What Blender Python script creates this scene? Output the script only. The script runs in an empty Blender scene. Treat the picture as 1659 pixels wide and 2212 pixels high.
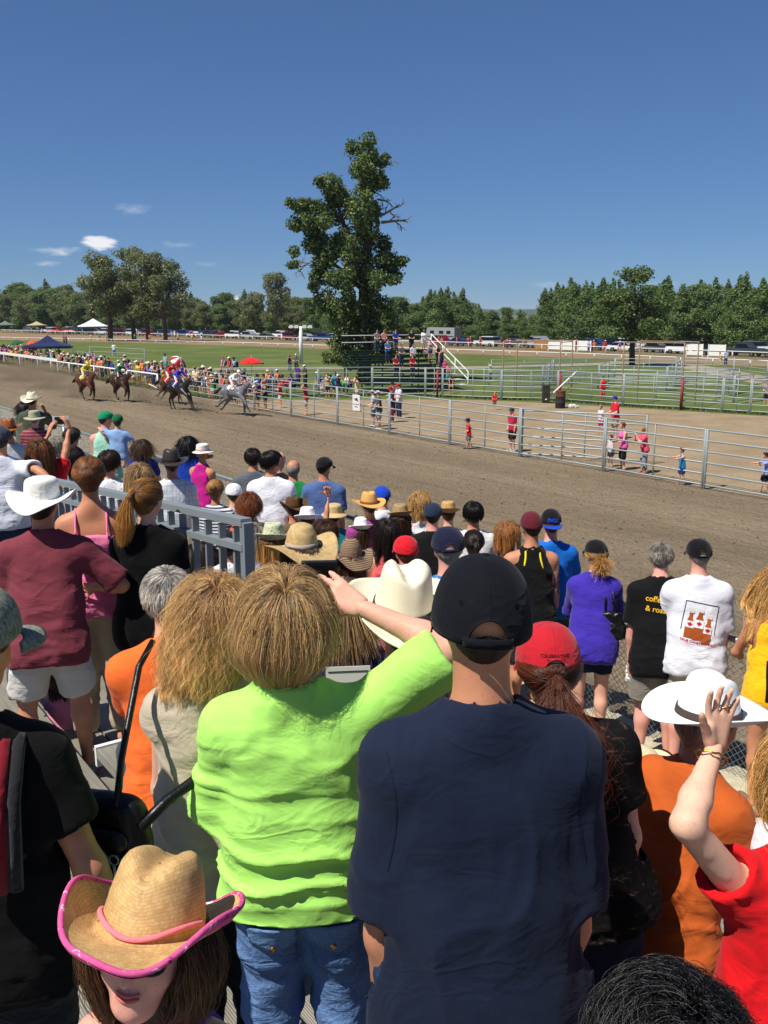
import bpy, bmesh, math, random, time
import numpy as np
from mathutils import Vector, Matrix
from mathutils.bvhtree import BVHTree
T0 = time.time()
random.seed(7); RNG = np.random.default_rng(7)
SC = bpy.context.scene
COL = SC.collection
R = math.radians

# ---------------------------------------------------------------- camera
FPX, CX, CY, CAMZ = 2012.0, 829.5, 1106.0, 5.4          # survey frame: 1659 x 2212 picture units, metres
PITCH = math.atan((CY - 680.0) / FPX)
SP, CP = math.sin(PITCH), math.cos(PITCH)
cam_d = bpy.data.cameras.new('camera'); cam = bpy.data.objects.new('camera', cam_d); COL.objects.link(cam)
cam.location = (0, 0, CAMZ); cam.rotation_euler = (math.pi / 2 - PITCH, 0, 0)
cam_d.sensor_fit = 'VERTICAL'; cam_d.sensor_height = 24.0; cam_d.lens = 24.0 * FPX / 2212.0
cam_d.clip_start = 0.05; cam_d.clip_end = 20000
SC.camera = cam

# ---------------------------------------------------------------- sun, sky, exposure
SUN_AZ = math.atan2(-0.58, -0.81)                       # horizontal direction towards the sun (x, y)
SUN_EL = R(58)
sd = bpy.data.lights.new('sun', 'SUN'); sd.energy = 4.8; sd.angle = R(0.55); sd.color = (1.0, 0.95, 0.86)
sun = bpy.data.objects.new('sun', sd); COL.objects.link(sun)
sdir = Vector((math.cos(SUN_AZ) * math.cos(SUN_EL), math.sin(SUN_AZ) * math.cos(SUN_EL), math.sin(SUN_EL)))
sun.rotation_euler = (-sdir).to_track_quat('-Z', 'Y').to_euler(); sun.location = (0, 0, 60)
W = bpy.data.worlds.new('World'); SC.world = W; W.use_nodes = True
wn, wl = W.node_tree.nodes, W.node_tree.links
bg = wn['Background']
sky = wn.new('ShaderNodeTexSky'); sky.sky_type = 'NISHITA'; sky.sun_disc = False
sky.sun_elevation = SUN_EL; sky.sun_rotation = math.pi / 2 - SUN_AZ
sky.altitude = 3200; sky.air_density = 1.15; sky.dust_density = 0.0; sky.ozone_density = 1.4
bg.inputs['Strength'].default_value = 0.056
# small fair-weather clouds low over the horizon, all the way round
tc = wn.new('ShaderNodeTexCoord'); sep = wn.new('ShaderNodeSeparateXYZ'); wl.new(tc.outputs['Generated'], sep.inputs[0])
def wmath(op, a, b=None, c=None, clamp=False):
    n = wn.new('ShaderNodeMath'); n.operation = op; n.use_clamp = clamp
    for i, v in enumerate((a, b, c)):
        if v is None: continue
        if isinstance(v, (int, float)): n.inputs[i].default_value = v
        else: wl.new(v, n.inputs[i])
    return n.outputs[0]
mp = wn.new('ShaderNodeMapping'); mp.inputs['Scale'].default_value = (9.0, 9.0, 46.0); wl.new(tc.outputs['Generated'], mp.inputs[0])
nz = wn.new('ShaderNodeTexNoise'); nz.inputs['Scale'].default_value = 1.0; nz.inputs['Detail'].default_value = 6; nz.inputs['Roughness'].default_value = 0.62
wl.new(mp.outputs[0], nz.inputs['Vector'])
nz2 = wn.new('ShaderNodeTexNoise'); nz2.inputs['Scale'].default_value = 2.6; nz2.inputs['Detail'].default_value = 5; nz2.inputs['Roughness'].default_value = .6; wl.new(mp.outputs[0], nz2.inputs['Vector'])
wob = wmath('SUBTRACT', nz2.outputs['Fac'], .5)
mp3 = wn.new('ShaderNodeMapping'); mp3.inputs['Scale'].default_value = (34.0, 34.0, 95.0); wl.new(tc.outputs['Generated'], mp3.inputs[0])
nz3 = wn.new('ShaderNodeTexNoise'); nz3.inputs['Scale'].default_value = 1.0; nz3.inputs['Detail'].default_value = 7; nz3.inputs['Roughness'].default_value = .6; wl.new(mp3.outputs[0], nz3.inputs['Vector'])
cover = None
for (az, el, wa, we, am) in [(-16.4, 3.95, 1.2, .55, .9), (-18.6, 3.5, 2.3, .4, .42), (-14.6, 5.75, 1.9, .4, .2), (-12.4, 4.0, 1.5, .32, .2),
                             (-8.6, .9, 1.0, .5, .6), (-7.2, 3.2, .9, .2, .18), (4.4, 1.75, .8, .25, .22), (10.2, 1.75, 2.0, .3, .22), (16.0, 1.7, 1.6, .25, .18),
                             (-19.2, 2.8, 1.2, .2, .3), (-10.3, 2.9, 1.0, .2, .16), (40, 4, 4, .8, .8), (75, 5, 5, 1, .8), (-48, 5, 4, .9, .8), (-80, 4, 6, .8, .7),
                             (120, 4, 5, .9, .8), (165, 5, 6, 1, .8), (-125, 4, 5, .9, .8), (-160, 3, 5, .6, .7)]:
    a, e = R(az), R(el)
    vx, vy = math.sin(a), math.cos(a)
    side = wmath('SUBTRACT', wmath('MULTIPLY', sep.outputs[0], vy), wmath('MULTIPLY', sep.outputs[1], vx))
    fwd = wmath('ADD', wmath('MULTIPLY', sep.outputs[0], vx), wmath('MULTIPLY', sep.outputs[1], vy))
    q1 = wmath('ADD', wmath('DIVIDE', side, math.sin(R(wa))), wmath('MULTIPLY', wob, 1.6)); q2 = wmath('DIVIDE', wmath('SUBTRACT', sep.outputs[2], math.sin(e)), math.sin(R(we))); q2 = wmath('ADD', q2, wmath('MULTIPLY', wmath('SUBTRACT', nz.outputs['Fac'], .5), 2.6))
    d2 = wmath('ADD', wmath('MULTIPLY', q1, q1), wmath('MULTIPLY', q2, q2))
    m = wmath('MULTIPLY', wmath('SUBTRACT', 1.0, d2, clamp=True), wmath('GREATER_THAN', fwd, 0.0))
    m = wmath('MULTIPLY', m, am)
    cover = m if cover is None else wmath('MAXIMUM', cover, m)
cm = wmath('ADD', wmath('MULTIPLY', wmath('SUBTRACT', nz3.outputs['Fac'], .5), 4.2), wmath('SUBTRACT', wmath('MULTIPLY', cover, 2.2), .25), clamp=True)
cm = wmath('MULTIPLY', cm, wmath('MULTIPLY', cover, 1.5, clamp=True))
mx = wn.new('ShaderNodeMix'); mx.data_type = 'RGBA'
wl.new(cm, mx.inputs['Factor']); tint = wn.new('ShaderNodeMix'); tint.data_type = 'RGBA'; tint.blend_type = 'MULTIPLY'; tint.inputs['Factor'].default_value = 1.0; tint.inputs['B'].default_value = (.8, 1.26, 1.96, 1); gm = wn.new('ShaderNodeGamma'); gm.inputs['Gamma'].default_value = .72; wl.new(sky.outputs[0], gm.inputs['Color']); wl.new(gm.outputs[0], tint.inputs['A']); wl.new(tint.outputs['Result'], mx.inputs['A']); mx.inputs['B'].default_value = (13.0, 13.2, 13.8, 1)
wl.new(mx.outputs['Result'], bg.inputs['Color'])
SC.view_settings.view_transform = 'Standard'; SC.view_settings.look = 'None'
SC.view_settings.exposure = 0.28; SC.view_settings.gamma = 1.0; SC.view_settings.use_curve_mapping = False
SC.render.engine = 'CYCLES'
SC.cycles.use_denoising = True
SC.cycles.max_bounces = 6; SC.cycles.diffuse_bounces = 3; SC.cycles.glossy_bounces = 2; SC.cycles.transparent_max_bounces = 8
SC.cycles.caustics_reflective = False; SC.cycles.caustics_refractive = False

# ---------------------------------------------------------------- survey helpers: a sighting and a distance give a point of the place
def ray(x, y):
    a, b = (x - CX) / FPX, (CY - y) / FPX
    return np.array((a, CP + b * SP, -SP + b * CP))
def at(x, y, d): return np.array((0, 0, CAMZ)) + ray(x, y) * d
def gnd(x, y, z=0.0):
    r = ray(x, y); return np.array((0, 0, CAMZ)) + r * ((z - CAMZ) / r[2])
EU = np.array((-.577, .817)); EN = np.array((.817, .577))   # along the track, across the track
def tr(u, n, z=0.0): p = EU * u + EN * n; return np.array((p[0], p[1], z))
TRK_ROT = math.atan2(EU[1], EU[0])                          # rotation whose local +x runs along the track (towards the far left)
ZW = 1.8                                                    # walkway level above the track

# ---------------------------------------------------------------- objects
def tag(o, label=None, cat=None, group=None, kind=None):
    if label: o['label'] = label
    if cat: o['category'] = cat
    if group: o['group'] = group
    if kind: o['kind'] = kind
    return o
def empty(name, loc=(0, 0, 0), rz=0.0, label=None, cat=None, group=None):
    o = bpy.data.objects.new(name, None); COL.objects.link(o); o.empty_display_size = .1
    o.location = tuple(loc); o.rotation_euler = (0, 0, rz); return tag(o, label, cat, group)
def mesh(name, V, F, smooth=True):
    me = bpy.data.meshes.new(name)
    V = np.asarray(V, dtype=np.float64).reshape(-1, 3)
    if isinstance(F, np.ndarray) and F.ndim == 2 and len(F):
        k = F.shape[1]; n = len(F)
        me.vertices.add(len(V)); me.vertices.foreach_set('co', V.ravel())
        me.loops.add(n * k); me.loops.foreach_set('vertex_index', F.ravel().astype(np.int32))
        me.polygons.add(n); me.polygons.foreach_set('loop_start', np.arange(0, n * k, k, dtype=np.int32))
        me.update(calc_edges=True); me.validate()
    else:
        me.from_pydata([tuple(v) for v in V], [], [tuple(int(i) for i in f) for f in F])
    if smooth: me.polygons.foreach_set('use_smooth', [True] * len(me.polygons))
    me.update(); return me
def lin(c):
    return tuple(((x / 255) / 12.92 if x / 255 <= .04045 else ((x / 255 + .055) / 1.055) ** 2.4) for x in c[:3]) + (1.0,)
def obj(name, me, mat=None, parent=None, loc=(0, 0, 0), color=None, rot=None):
    o = bpy.data.objects.new(name, me); COL.objects.link(o); o.location = tuple(loc)
    if rot is not None: o.rotation_euler = rot
    if mat is not None and me is not None:
        if len(me.materials) == 0: me.materials.append(mat)
        elif me.materials[0] is not mat:
            o.material_slots[0].link = 'OBJECT'; o.material_slots[0].material = mat
    if color is not None: o.color = lin(color)
    if parent is not None: o.parent = parent
    return o
class MB:
    """collects boxes, tubes and sheets into one mesh"""
    def __init__(s): s.V = []; s.F = []
    def add(s, V, F):
        b = len(s.V); s.V += [tuple(v) for v in V]; s.F += [tuple(i + b for i in f) for f in F]; return s
    def box(s, c, h, rz=0.0):
        ca, sa = math.cos(rz), math.sin(rz); V = []
        for dz in (-1, 1):
            for dx, dy in ((-1, -1), (1, -1), (1, 1), (-1, 1)):
                x, y = dx * h[0], dy * h[1]; V.append((c[0] + x * ca - y * sa, c[1] + x * sa + y * ca, c[2] + dz * h[2]))
        return s.add(V, [(3, 2, 1, 0), (4, 5, 6, 7), (0, 1, 5, 4), (1, 2, 6, 5), (2, 3, 7, 6), (3, 0, 4, 7)])
    def tube(s, pts, rad, n=8, cap=True):
        pts = [Vector(p) for p in pts]; rad = rad if hasattr(rad, '__len__') else [rad] * len(pts)
        V = []; F = []; prev = None
        for i, p in enumerate(pts):
            t = (pts[min(i + 1, len(pts) - 1)] - pts[max(i - 1, 0)]).normalized()
            if prev is None:
                a = Vector((0, 0, 1)) if abs(t.z) < .9 else Vector((1, 0, 0)); x = t.cross(a).normalized()
            else: x = (prev - t * prev.dot(t)).normalized()
            prev = x; y = t.cross(x)
            for k in range(n):
                w = 2 * math.pi * k / n; V.append(tuple(p + (x * math.cos(w) + y * math.sin(w)) * rad[i]))
        for i in range(len(pts) - 1):
            for k in range(n):
                a, b = i * n + k, i * n + (k + 1) % n; F.append((a, b, b + n, a + n))
        if cap: F.append(tuple(range(n - 1, -1, -1))); F.append(tuple((len(pts) - 1) * n + k for k in range(n)))
        return s.add(V, F)
    def poly(s, pts, z):
        return s.add([(p[0], p[1], z) for p in pts], [tuple(range(len(pts)))])
    def mesh(s, name, smooth=True): return mesh(name, s.V, s.F, smooth)
    def build(s, name, mat, parent=None, smooth=True, **k): return obj(name, s.mesh(name, smooth), mat, parent, **k)

# ---------------------------------------------------------------- materials
MATS = {}
def nt(name):
    m = bpy.data.materials.new(name); m.use_nodes = True
    return m, m.node_tree.nodes, m.node_tree.links, m.node_tree.nodes['Principled BSDF']
def nnode(nd, t, **k):
    n = nd.new(t)
    for a, v in k.items():
        if a in n.inputs: n.inputs[a].default_value = v
        else: setattr(n, a, v)
    return n
def noise(nd, ln, vec, scale, detail=4, rough=.55, dist=0.0):
    n = nd.new('ShaderNodeTexNoise'); n.inputs['Scale'].default_value = scale; n.inputs['Detail'].default_value = detail
    n.inputs['Roughness'].default_value = rough; n.inputs['Distortion'].default_value = dist
    if vec is not None: ln.new(vec, n.inputs['Vector'])
    return n.outputs['Fac']
def ramp(nd, ln, fac, stops):
    r = nd.new('ShaderNodeValToRGB'); e = r.color_ramp.elements
    while len(e) < len(stops): e.new(.5)
    for i, (p, c) in enumerate(stops):
        e[i].position = p; e[i].color = c if len(c) == 4 else tuple(c) + (1,)
    ln.new(fac, r.inputs[0]); return r.outputs[0]
def mixc(nd, ln, fac, a, b, mode='MIX'):
    m = nd.new('ShaderNodeMix'); m.data_type = 'RGBA'; m.blend_type = mode
    for k, v in (('Factor', fac), ('A', a), ('B', b)):
        if isinstance(v, (int, float)): m.inputs[k].default_value = v
        elif isinstance(v, tuple): m.inputs[k].default_value = v
        else: ln.new(v, m.inputs[k])
    return m.outputs['Result']
def nmath(nd, ln, op, a, b=0.0, clamp=False):
    n = nd.new('ShaderNodeMath'); n.operation = op; n.use_clamp = clamp
    for i, v in enumerate((a, b)):
        if isinstance(v, (int, float)): n.inputs[i].default_value = v
        else: ln.new(v, n.inputs[i])
    return n.outputs[0]
def mapping(nd, ln, scale=(1, 1, 1), rot=(0, 0, 0), src='Object', loc=(0, 0, 0)):
    t = nd.new('ShaderNodeTexCoord'); m = nd.new('ShaderNodeMapping'); m.inputs['Scale'].default_value = scale; m.inputs['Rotation'].default_value = rot
    m.inputs['Location'].default_value = loc
    ln.new(t.outputs[src], m.inputs[0]); return m.outputs[0]
def bump(nd, ln, h, strength, dist, bs):
    b = nd.new('ShaderNodeBump'); b.inputs['Strength'].default_value = strength; b.inputs['Distance'].default_value = dist
    ln.new(h, b.inputs['Height']); ln.new(b.outputs[0], bs.inputs['Normal']); return b
def M(name, make):
    if name not in MATS: MATS[name] = make(name)
    return MATS[name]
def m_plain(color, rough=.6, metal=0.0, var=.12, scale=12.0, bmp=0.0, spec=.3, objcol=False):
    def f(name):
        m, nd, ln, b = nt(name); v = mapping(nd, ln); n = noise(nd, ln, v, scale)
        if objcol: base = nd.new('ShaderNodeObjectInfo').outputs['Color']
        else: base = lin(color)
        k = ramp(nd, ln, n, [(.25, (1 - var,) * 3), (.75, (1 + var,) * 3)])
        ln.new(mixc(nd, ln, 1.0, base, k, 'MULTIPLY'), b.inputs['Base Color'])
        b.inputs['Roughness'].default_value = rough; b.inputs['Metallic'].default_value = metal; b.inputs['Specular IOR Level'].default_value = spec
        if bmp: bump(nd, ln, noise(nd, ln, v, scale * 3), bmp, .01, b)
        return m
    return f
def m_cloth(name, rough=.85, weave=900.0, fold=.3, fscale=7.0, sheen=.15, crease=.22):
    m, nd, ln, b = nt(name); v = mapping(nd, ln)
    base = nd.new('ShaderNodeObjectInfo').outputs['Color']
    k = ramp(nd, ln, noise(nd, ln, v, 5, 5, .65), [(.3, (.9,) * 3), (.7, (1.08,) * 3)])
    ln.new(mixc(nd, ln, 1.0, base, k, 'MULTIPLY'), b.inputs['Base Color'])
    b.inputs['Roughness'].default_value = rough; b.inputs['Specular IOR Level'].default_value = .12
    b.inputs['Sheen Weight'].default_value = sheen; b.inputs['Sheen Roughness'].default_value = .5
    h = nmath(nd, ln, 'ADD', nmath(nd, ln, 'MULTIPLY', noise(nd, ln, mapping(nd, ln, (1, 1, 1.6), (.5, .35, 0)), fscale, 3, .5, 1.6), 1.0),
              nmath(nd, ln, 'MULTIPLY', noise(nd, ln, v, weave * .25, 2), .05))
    cn_ = noise(nd, ln, mapping(nd, ln, (1, 1, 1.5), (.2, .6, .3)), fscale * .7, 2, .5, 1.4); cr = nmath(nd, ln, 'SUBTRACT', 1.0, nmath(nd, ln, 'MULTIPLY', nmath(nd, ln, 'ABSOLUTE', nmath(nd, ln, 'SUBTRACT', cn_, .5)), 13.0), True)
    mk = nmath(nd, ln, 'MULTIPLY', nmath(nd, ln, 'SUBTRACT', noise(nd, ln, v, 3.3, 2), .48), 7.0, True); h = nmath(nd, ln, 'ADD', h, nmath(nd, ln, 'MULTIPLY', nmath(nd, ln, 'MULTIPLY', cr, mk), crease))
    bump(nd, ln, h, fold, .035, b)
    return m
CLOTH = M('cloth', lambda n: m_cloth(n))
KNIT = M('smooth_jersey', lambda n: m_cloth(n, .85, 700, .2, 6, .05, .4))
def m_skin(name):
    m, nd, ln, b = nt(name); v = mapping(nd, ln)
    base = nd.new('ShaderNodeObjectInfo').outputs['Color']
    k = ramp(nd, ln, noise(nd, ln, v, 14, 5, .6), [(.3, (.93, .88, .86)), (.7, (1.05, 1.06, 1.06))])
    sp = ramp(nd, ln, noise(nd, ln, v, 160, 2, .5), [(.28, (.86, .8, .76)), (.4, (1, 1, 1))])
    c = mixc(nd, ln, 1.0, mixc(nd, ln, 1.0, base, k, 'MULTIPLY'), sp, 'MULTIPLY')
    ln.new(c, b.inputs['Base Color']); b.inputs['Roughness'].default_value = .52; b.inputs['Specular IOR Level'].default_value = .3
    b.inputs['Subsurface Weight'].default_value = .12; b.inputs['Subsurface Radius'].default_value = (.012, .005, .003); b.inputs['Subsurface Scale'].default_value = 1.0
    bump(nd, ln, noise(nd, ln, v, 220, 3), .12, .003, b)
    return m
SKIN = M('skin', m_skin)
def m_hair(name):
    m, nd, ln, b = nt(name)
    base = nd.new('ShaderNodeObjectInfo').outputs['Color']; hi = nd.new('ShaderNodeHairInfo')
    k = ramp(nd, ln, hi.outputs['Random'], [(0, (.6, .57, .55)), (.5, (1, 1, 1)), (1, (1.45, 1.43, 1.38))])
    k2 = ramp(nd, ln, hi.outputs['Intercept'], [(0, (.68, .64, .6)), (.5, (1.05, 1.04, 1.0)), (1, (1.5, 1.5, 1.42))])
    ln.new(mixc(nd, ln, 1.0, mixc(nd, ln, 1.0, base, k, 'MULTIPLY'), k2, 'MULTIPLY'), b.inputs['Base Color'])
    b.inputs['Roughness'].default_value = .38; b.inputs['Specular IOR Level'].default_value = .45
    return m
HAIR = M('hair_strands', m_hair)
def m_hairbase(name):
    m, nd, ln, b = nt(name); v = mapping(nd, ln, (60, 60, 9))
    base = nd.new('ShaderNodeObjectInfo').outputs['Color']; n = noise(nd, ln, v, 1.0, 5, .65, .6)
    k = ramp(nd, ln, n, [(.3, (.4, .4, .38)), (.55, (.9, .9, .9)), (.75, (1.5, 1.45, 1.35))])
    ln.new(mixc(nd, ln, 1.0, base, k, 'MULTIPLY'), b.inputs['Base Color'])
    b.inputs['Roughness'].default_value = .5; b.inputs['Specular IOR Level'].default_value = .3
    bump(nd, ln, n, .8, .012, b); return m
HAIRB = M('hair_mass', m_hairbase)
def m_straw(name, scale=170.0):
    m, nd, ln, b = nt(name); base = nd.new('ShaderNodeObjectInfo').outputs['Color']
    uv = nd.new('ShaderNodeUVMap'); mp = nd.new('ShaderNodeMapping'); mp.inputs['Scale'].default_value = (scale, scale * .5, 1)
    ln.new(uv.outputs[0], mp.inputs[0])
    ck = nd.new('ShaderNodeTexBrick'); ck.inputs['Scale'].default_value = 1.0; ck.inputs['Mortar Size'].default_value = .035; ck.offset = .5
    ck.inputs['Brick Width'].default_value = 1.0; ck.inputs['Row Height'].default_value = .5; ck.inputs['Mortar Smooth'].default_value = .6
    ck.inputs['Color1'].default_value = (1, 1, 1, 1); ck.inputs['Color2'].default_value = (.8, .75, .66, 1); ck.inputs['Mortar'].default_value = (.58, .5, .4, 1)
    ln.new(mp.outputs[0], ck.inputs['Vector'])
    k = ramp(nd, ln, noise(nd, ln, mapping(nd, ln), 30, 3), [(.3, (.82,) * 3), (.7, (1.12,) * 3)])
    ln.new(mixc(nd, ln, 1.0, mixc(nd, ln, 1.0, base, ck.outputs['Color'], 'MULTIPLY'), k, 'MULTIPLY'), b.inputs['Base Color'])
    b.inputs['Roughness'].default_value = .6; b.inputs['Specular IOR Level'].default_value = .25
    bump(nd, ln, ck.outputs['Fac'], -.5, .002, b); return m
STRAW = M('straw', m_straw)
FELT = M('felt', m_plain((0, 0, 0), .8, objcol=True, var=.05, scale=25, bmp=.08, spec=.1))
PAINT = M('paint', m_plain((0, 0, 0), .5, objcol=True, var=.05, scale=3, spec=.3))
GLOSS = M('gloss', m_plain((0, 0, 0), .18, objcol=True, var=.03, scale=3, spec=.5))
LEATHER = M('leather', m_plain((0, 0, 0), .38, objcol=True, var=.15, scale=18, bmp=.25, spec=.4))
GLASS = M('dark_glass', m_plain((14, 16, 19), .08, spec=.6))
STEEL = M('galvanised_steel', m_plain((150, 160, 162), .45, .55, var=.16, scale=6, spec=.4))
GOLD = M('gold', m_plain((200, 150, 70), .25, 1.0))
def m_objprint(name): return m_plain((0, 0, 0), .85, objcol=True, var=.04, scale=40, spec=.1)(name)
PRINT = M('printed_ink', m_objprint)

# ---------------------------------------------------------------- noise and implicit surfaces
_PERM = np.random.default_rng(3).permutation(512)
def vnoise(P):
    P = np.asarray(P); I = np.floor(P).astype(np.int64); f = P - I; f = f * f * (3 - 2 * f); I &= 255
    def h(a, b, c): return (_PERM[(_PERM[(_PERM[(I[:, 0] + a) & 255] + I[:, 1] + b) & 511] + I[:, 2] + c) & 511] / 255.5) - 1.0
    x, y, z = f.T; l = lambda a, b, t: a + (b - a) * t
    return l(l(l(h(0, 0, 0), h(1, 0, 0), x), l(h(0, 1, 0), h(1, 1, 0), x), y), l(l(h(0, 0, 1), h(1, 0, 1), x), l(h(0, 1, 1), h(1, 1, 1), x), y), z)
def nrm(v): v = np.asarray(v, float); return v / (np.linalg.norm(v) + 1e-12)
class Prim:
    """tapered capsule a(ra)-b(rb); flat=(axis, factor) squashes it along axis; k = blend"""
    def __init__(s, a, b, ra, rb, flat=None, k=.02, sub=False, cut=None):
        s.a = np.array(a, float); s.b = np.array(b, float); s.ra = ra; s.rb = rb; s.flat = flat; s.k = k; s.sub = sub; s.cut = cut
    def grow(s, t, k=None):
        return Prim(s.a, s.b, s.ra + t, s.rb + t, s.flat, s.k if k is None else k, s.sub, s.cut)
    def dist(s, P):
        P = P - s.a; ab = s.b - s.a; q = 1.0
        if s.flat is not None:
            ax = nrm(s.flat[0]); q = s.flat[1]; c = P @ ax
            P = P + np.outer(c * (1 / q - 1), ax); ab = ab + ax * ((ab @ ax) * (1 / q - 1))
        L2 = ab @ ab
        t = np.clip((P @ ab) / L2, 0, 1) if L2 > 1e-10 else np.zeros(len(P))
        d = np.linalg.norm(P - np.outer(t, ab), axis=1) - (s.ra + (s.rb - s.ra) * t)
        if q < 1: d = d * (q + (1 - q) * .5)
        if s.cut is not None:
            o, n = s.cut; d = np.maximum(d, (P + s.a - o) @ n if s.flat is None else d)
        return d
def smin(a, b, k):
    h = np.clip(k - np.abs(a - b), 0, None) / k
    return np.minimum(a, b) - h * h * k * .25
def field_mesh(prims, c, planes=(), post=None):
    """surface-nets mesh of the smooth union of prims (then the sub prims carved out), clipped by planes (o, n): keeps (p-o).n<0"""
    lo = np.min([np.minimum(p.a - p.ra, p.b - p.rb) for p in prims if not p.sub], axis=0) - 3 * c
    hi = np.max([np.maximum(p.a + p.ra, p.b + p.rb) for p in prims if not p.sub], axis=0) + 3 * c
    for o, n in planes:
        for ax in range(3):
            if n[ax] > .98: hi[ax] = min(hi[ax], o[ax] + 3 * c)
            if n[ax] < -.98: lo[ax] = max(lo[ax], o[ax] - 3 * c)
    N = np.ceil((hi - lo) / c).astype(int) + 1
    A = [lo[i] + c * np.arange(N[i]) for i in range(3)]
    Fd = np.full(N, 4 * c + .05)
    for p in prims:
        m = max(p.ra, p.rb) + max(p.k, 0) + 3 * c
        a = np.minimum(p.a, p.b) - m; b = np.maximum(p.a, p.b) + m
        i0 = np.clip(np.floor((a - lo) / c).astype(int), 0, N - 1); i1 = np.clip(np.ceil((b - lo) / c).astype(int) + 1, 1, N)
        if np.any(i1 <= i0): continue
        X = np.stack(np.meshgrid(*[A[i][i0[i]:i1[i]] for i in range(3)], indexing='ij'), -1).reshape(-1, 3)
        d = p.dist(X); sl = tuple(slice(i0[i], i1[i]) for i in range(3)); f0 = Fd[sl].ravel()
        f1 = np.maximum(f0, -d) if p.sub and p.k <= 0 else (-smin(-f0, d, p.k) if p.sub else (smin(f0, d, p.k) if p.k > 0 else np.minimum(f0, d)))
        Fd[sl] = f1.reshape(i1 - i0)
    if planes:
        G3 = np.stack(np.meshgrid(*A, indexing='ij'), -1)
        for o, n in planes: Fd = np.maximum(Fd, (G3 - np.array(o)) @ np.array(n))
    s = Fd < 0
    cnt = np.zeros(N - 1, int)
    for i in (0, 1):
        for j in (0, 1):
            for k in (0, 1): cnt += s[i:N[0] - 1 + i, j:N[1] - 1 + j, k:N[2] - 1 + k]
    act = np.argwhere((cnt > 0) & (cnt < 8)); vid = np.full(N - 1, -1); vid[tuple(act.T)] = np.arange(len(act))
    if len(act) == 0: return np.zeros((0, 3)), np.zeros((0, 4), int)
    corners = [(i, j, k) for i in (0, 1) for j in (0, 1) for k in (0, 1)]
    val = np.stack([Fd[act[:, 0] + i, act[:, 1] + j, act[:, 2] + k] for i, j, k in corners], 1)
    S = np.zeros((len(act), 3)); Wt = np.zeros(len(act))
    for e0 in range(8):
        for ax in range(3):
            if corners[e0][ax]: continue
            e1 = e0 | (4 >> ax); v0, v1 = val[:, e0], val[:, e1]; cr = (v0 < 0) != (v1 < 0)
            t = np.where(cr, v0 / np.where(cr, v0 - v1, 1), 0); q = np.tile(np.array(corners[e0], float), (len(act), 1)); q[:, ax] += t
            S += q * cr[:, None]; Wt += cr
    V = lo + c * (act + S / Wt[:, None])
    Q = []
    for ax in range(3):
        o1, o2 = (ax + 1) % 3, (ax + 2) % 3
        sa = [slice(1, -1)] * 3; sb = [slice(1, -1)] * 3; sa[ax] = slice(0, -1); sb[ax] = slice(1, None)
        a, b = s[tuple(sa)], s[tuple(sb)]
        for flip, mk in ((False, a & ~b), (True, ~a & b)):
            I = np.argwhere(mk)
            if not len(I): continue
            I = I + 1; I[:, ax] -= 1
            def g(d1, d2): J = I.copy(); J[:, o1] -= d1; J[:, o2] -= d2; return vid[tuple(J.T)]
            q = np.stack([g(0, 0), g(1, 0), g(1, 1), g(0, 1)], 1); Q.append(q[:, ::-1] if flip else q)
    Q = np.concatenate(Q); Q = Q[(Q >= 0).all(1)]
    if post is not None: V = post(V, Q)
    return V, Q
def vnormals(V, Q):
    n = np.cross(V[Q[:, 2]] - V[Q[:, 0]], V[Q[:, 3]] - V[Q[:, 1]]); out = np.zeros_like(V)
    for k in range(4): np.add.at(out, Q[:, k], n)
    return out / (np.linalg.norm(out, axis=1)[:, None] + 1e-12)
def relax(V, Q, it=1, w=.5):
    e = np.concatenate([Q[:, [0, 1]], Q[:, [1, 2]], Q[:, [2, 3]], Q[:, [3, 0]]]); e = np.concatenate([e, e[:, ::-1]])
    deg = np.bincount(e[:, 0], minlength=len(V))[:, None] + 1e-9
    for _ in range(it):
        s = np.zeros_like(V)
        for a in range(3): s[:, a] = np.bincount(e[:, 0], weights=V[e[:, 1], a], minlength=len(V))
        V = V + (s / deg - V) * w
    return V
def folds(amp, freq=(7, 7, 16), seed=0.0, warp=1.0, lowz=None, ridge=True):
    """cloth folds: warped, stretched ridge noise pushed along the surface normal"""
    fr = np.array(freq, float)
    def f(V, Q):
        V = relax(V, Q, 2); n = vnormals(V, Q); P = V * fr + seed
        w = np.stack([vnoise(V * 4 + seed + 9), vnoise(V * 4 + seed + 31), vnoise(V * 4 + seed + 57)], 1) * warp
        a = vnoise(P + w * 1.6); b = vnoise(P * 2.1 + w * 2 + 40)
        h = ((1 - np.abs(a)) ** 3 * 2 - .75) * .75 + ((1 - np.abs(b)) ** 3 * 2 - .75) * .3 if ridge else a + .4 * b
        k = amp * np.ones(len(V))
        if lowz is not None: k = amp * np.clip(1.25 - (V[:, 2] - lowz[0]) / (lowz[1] - lowz[0]), .22, 1.25)
        return V + n * (h * k)[:, None]
    return f
smooth_post = lambda V, Q: relax(V, Q, 2)

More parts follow.
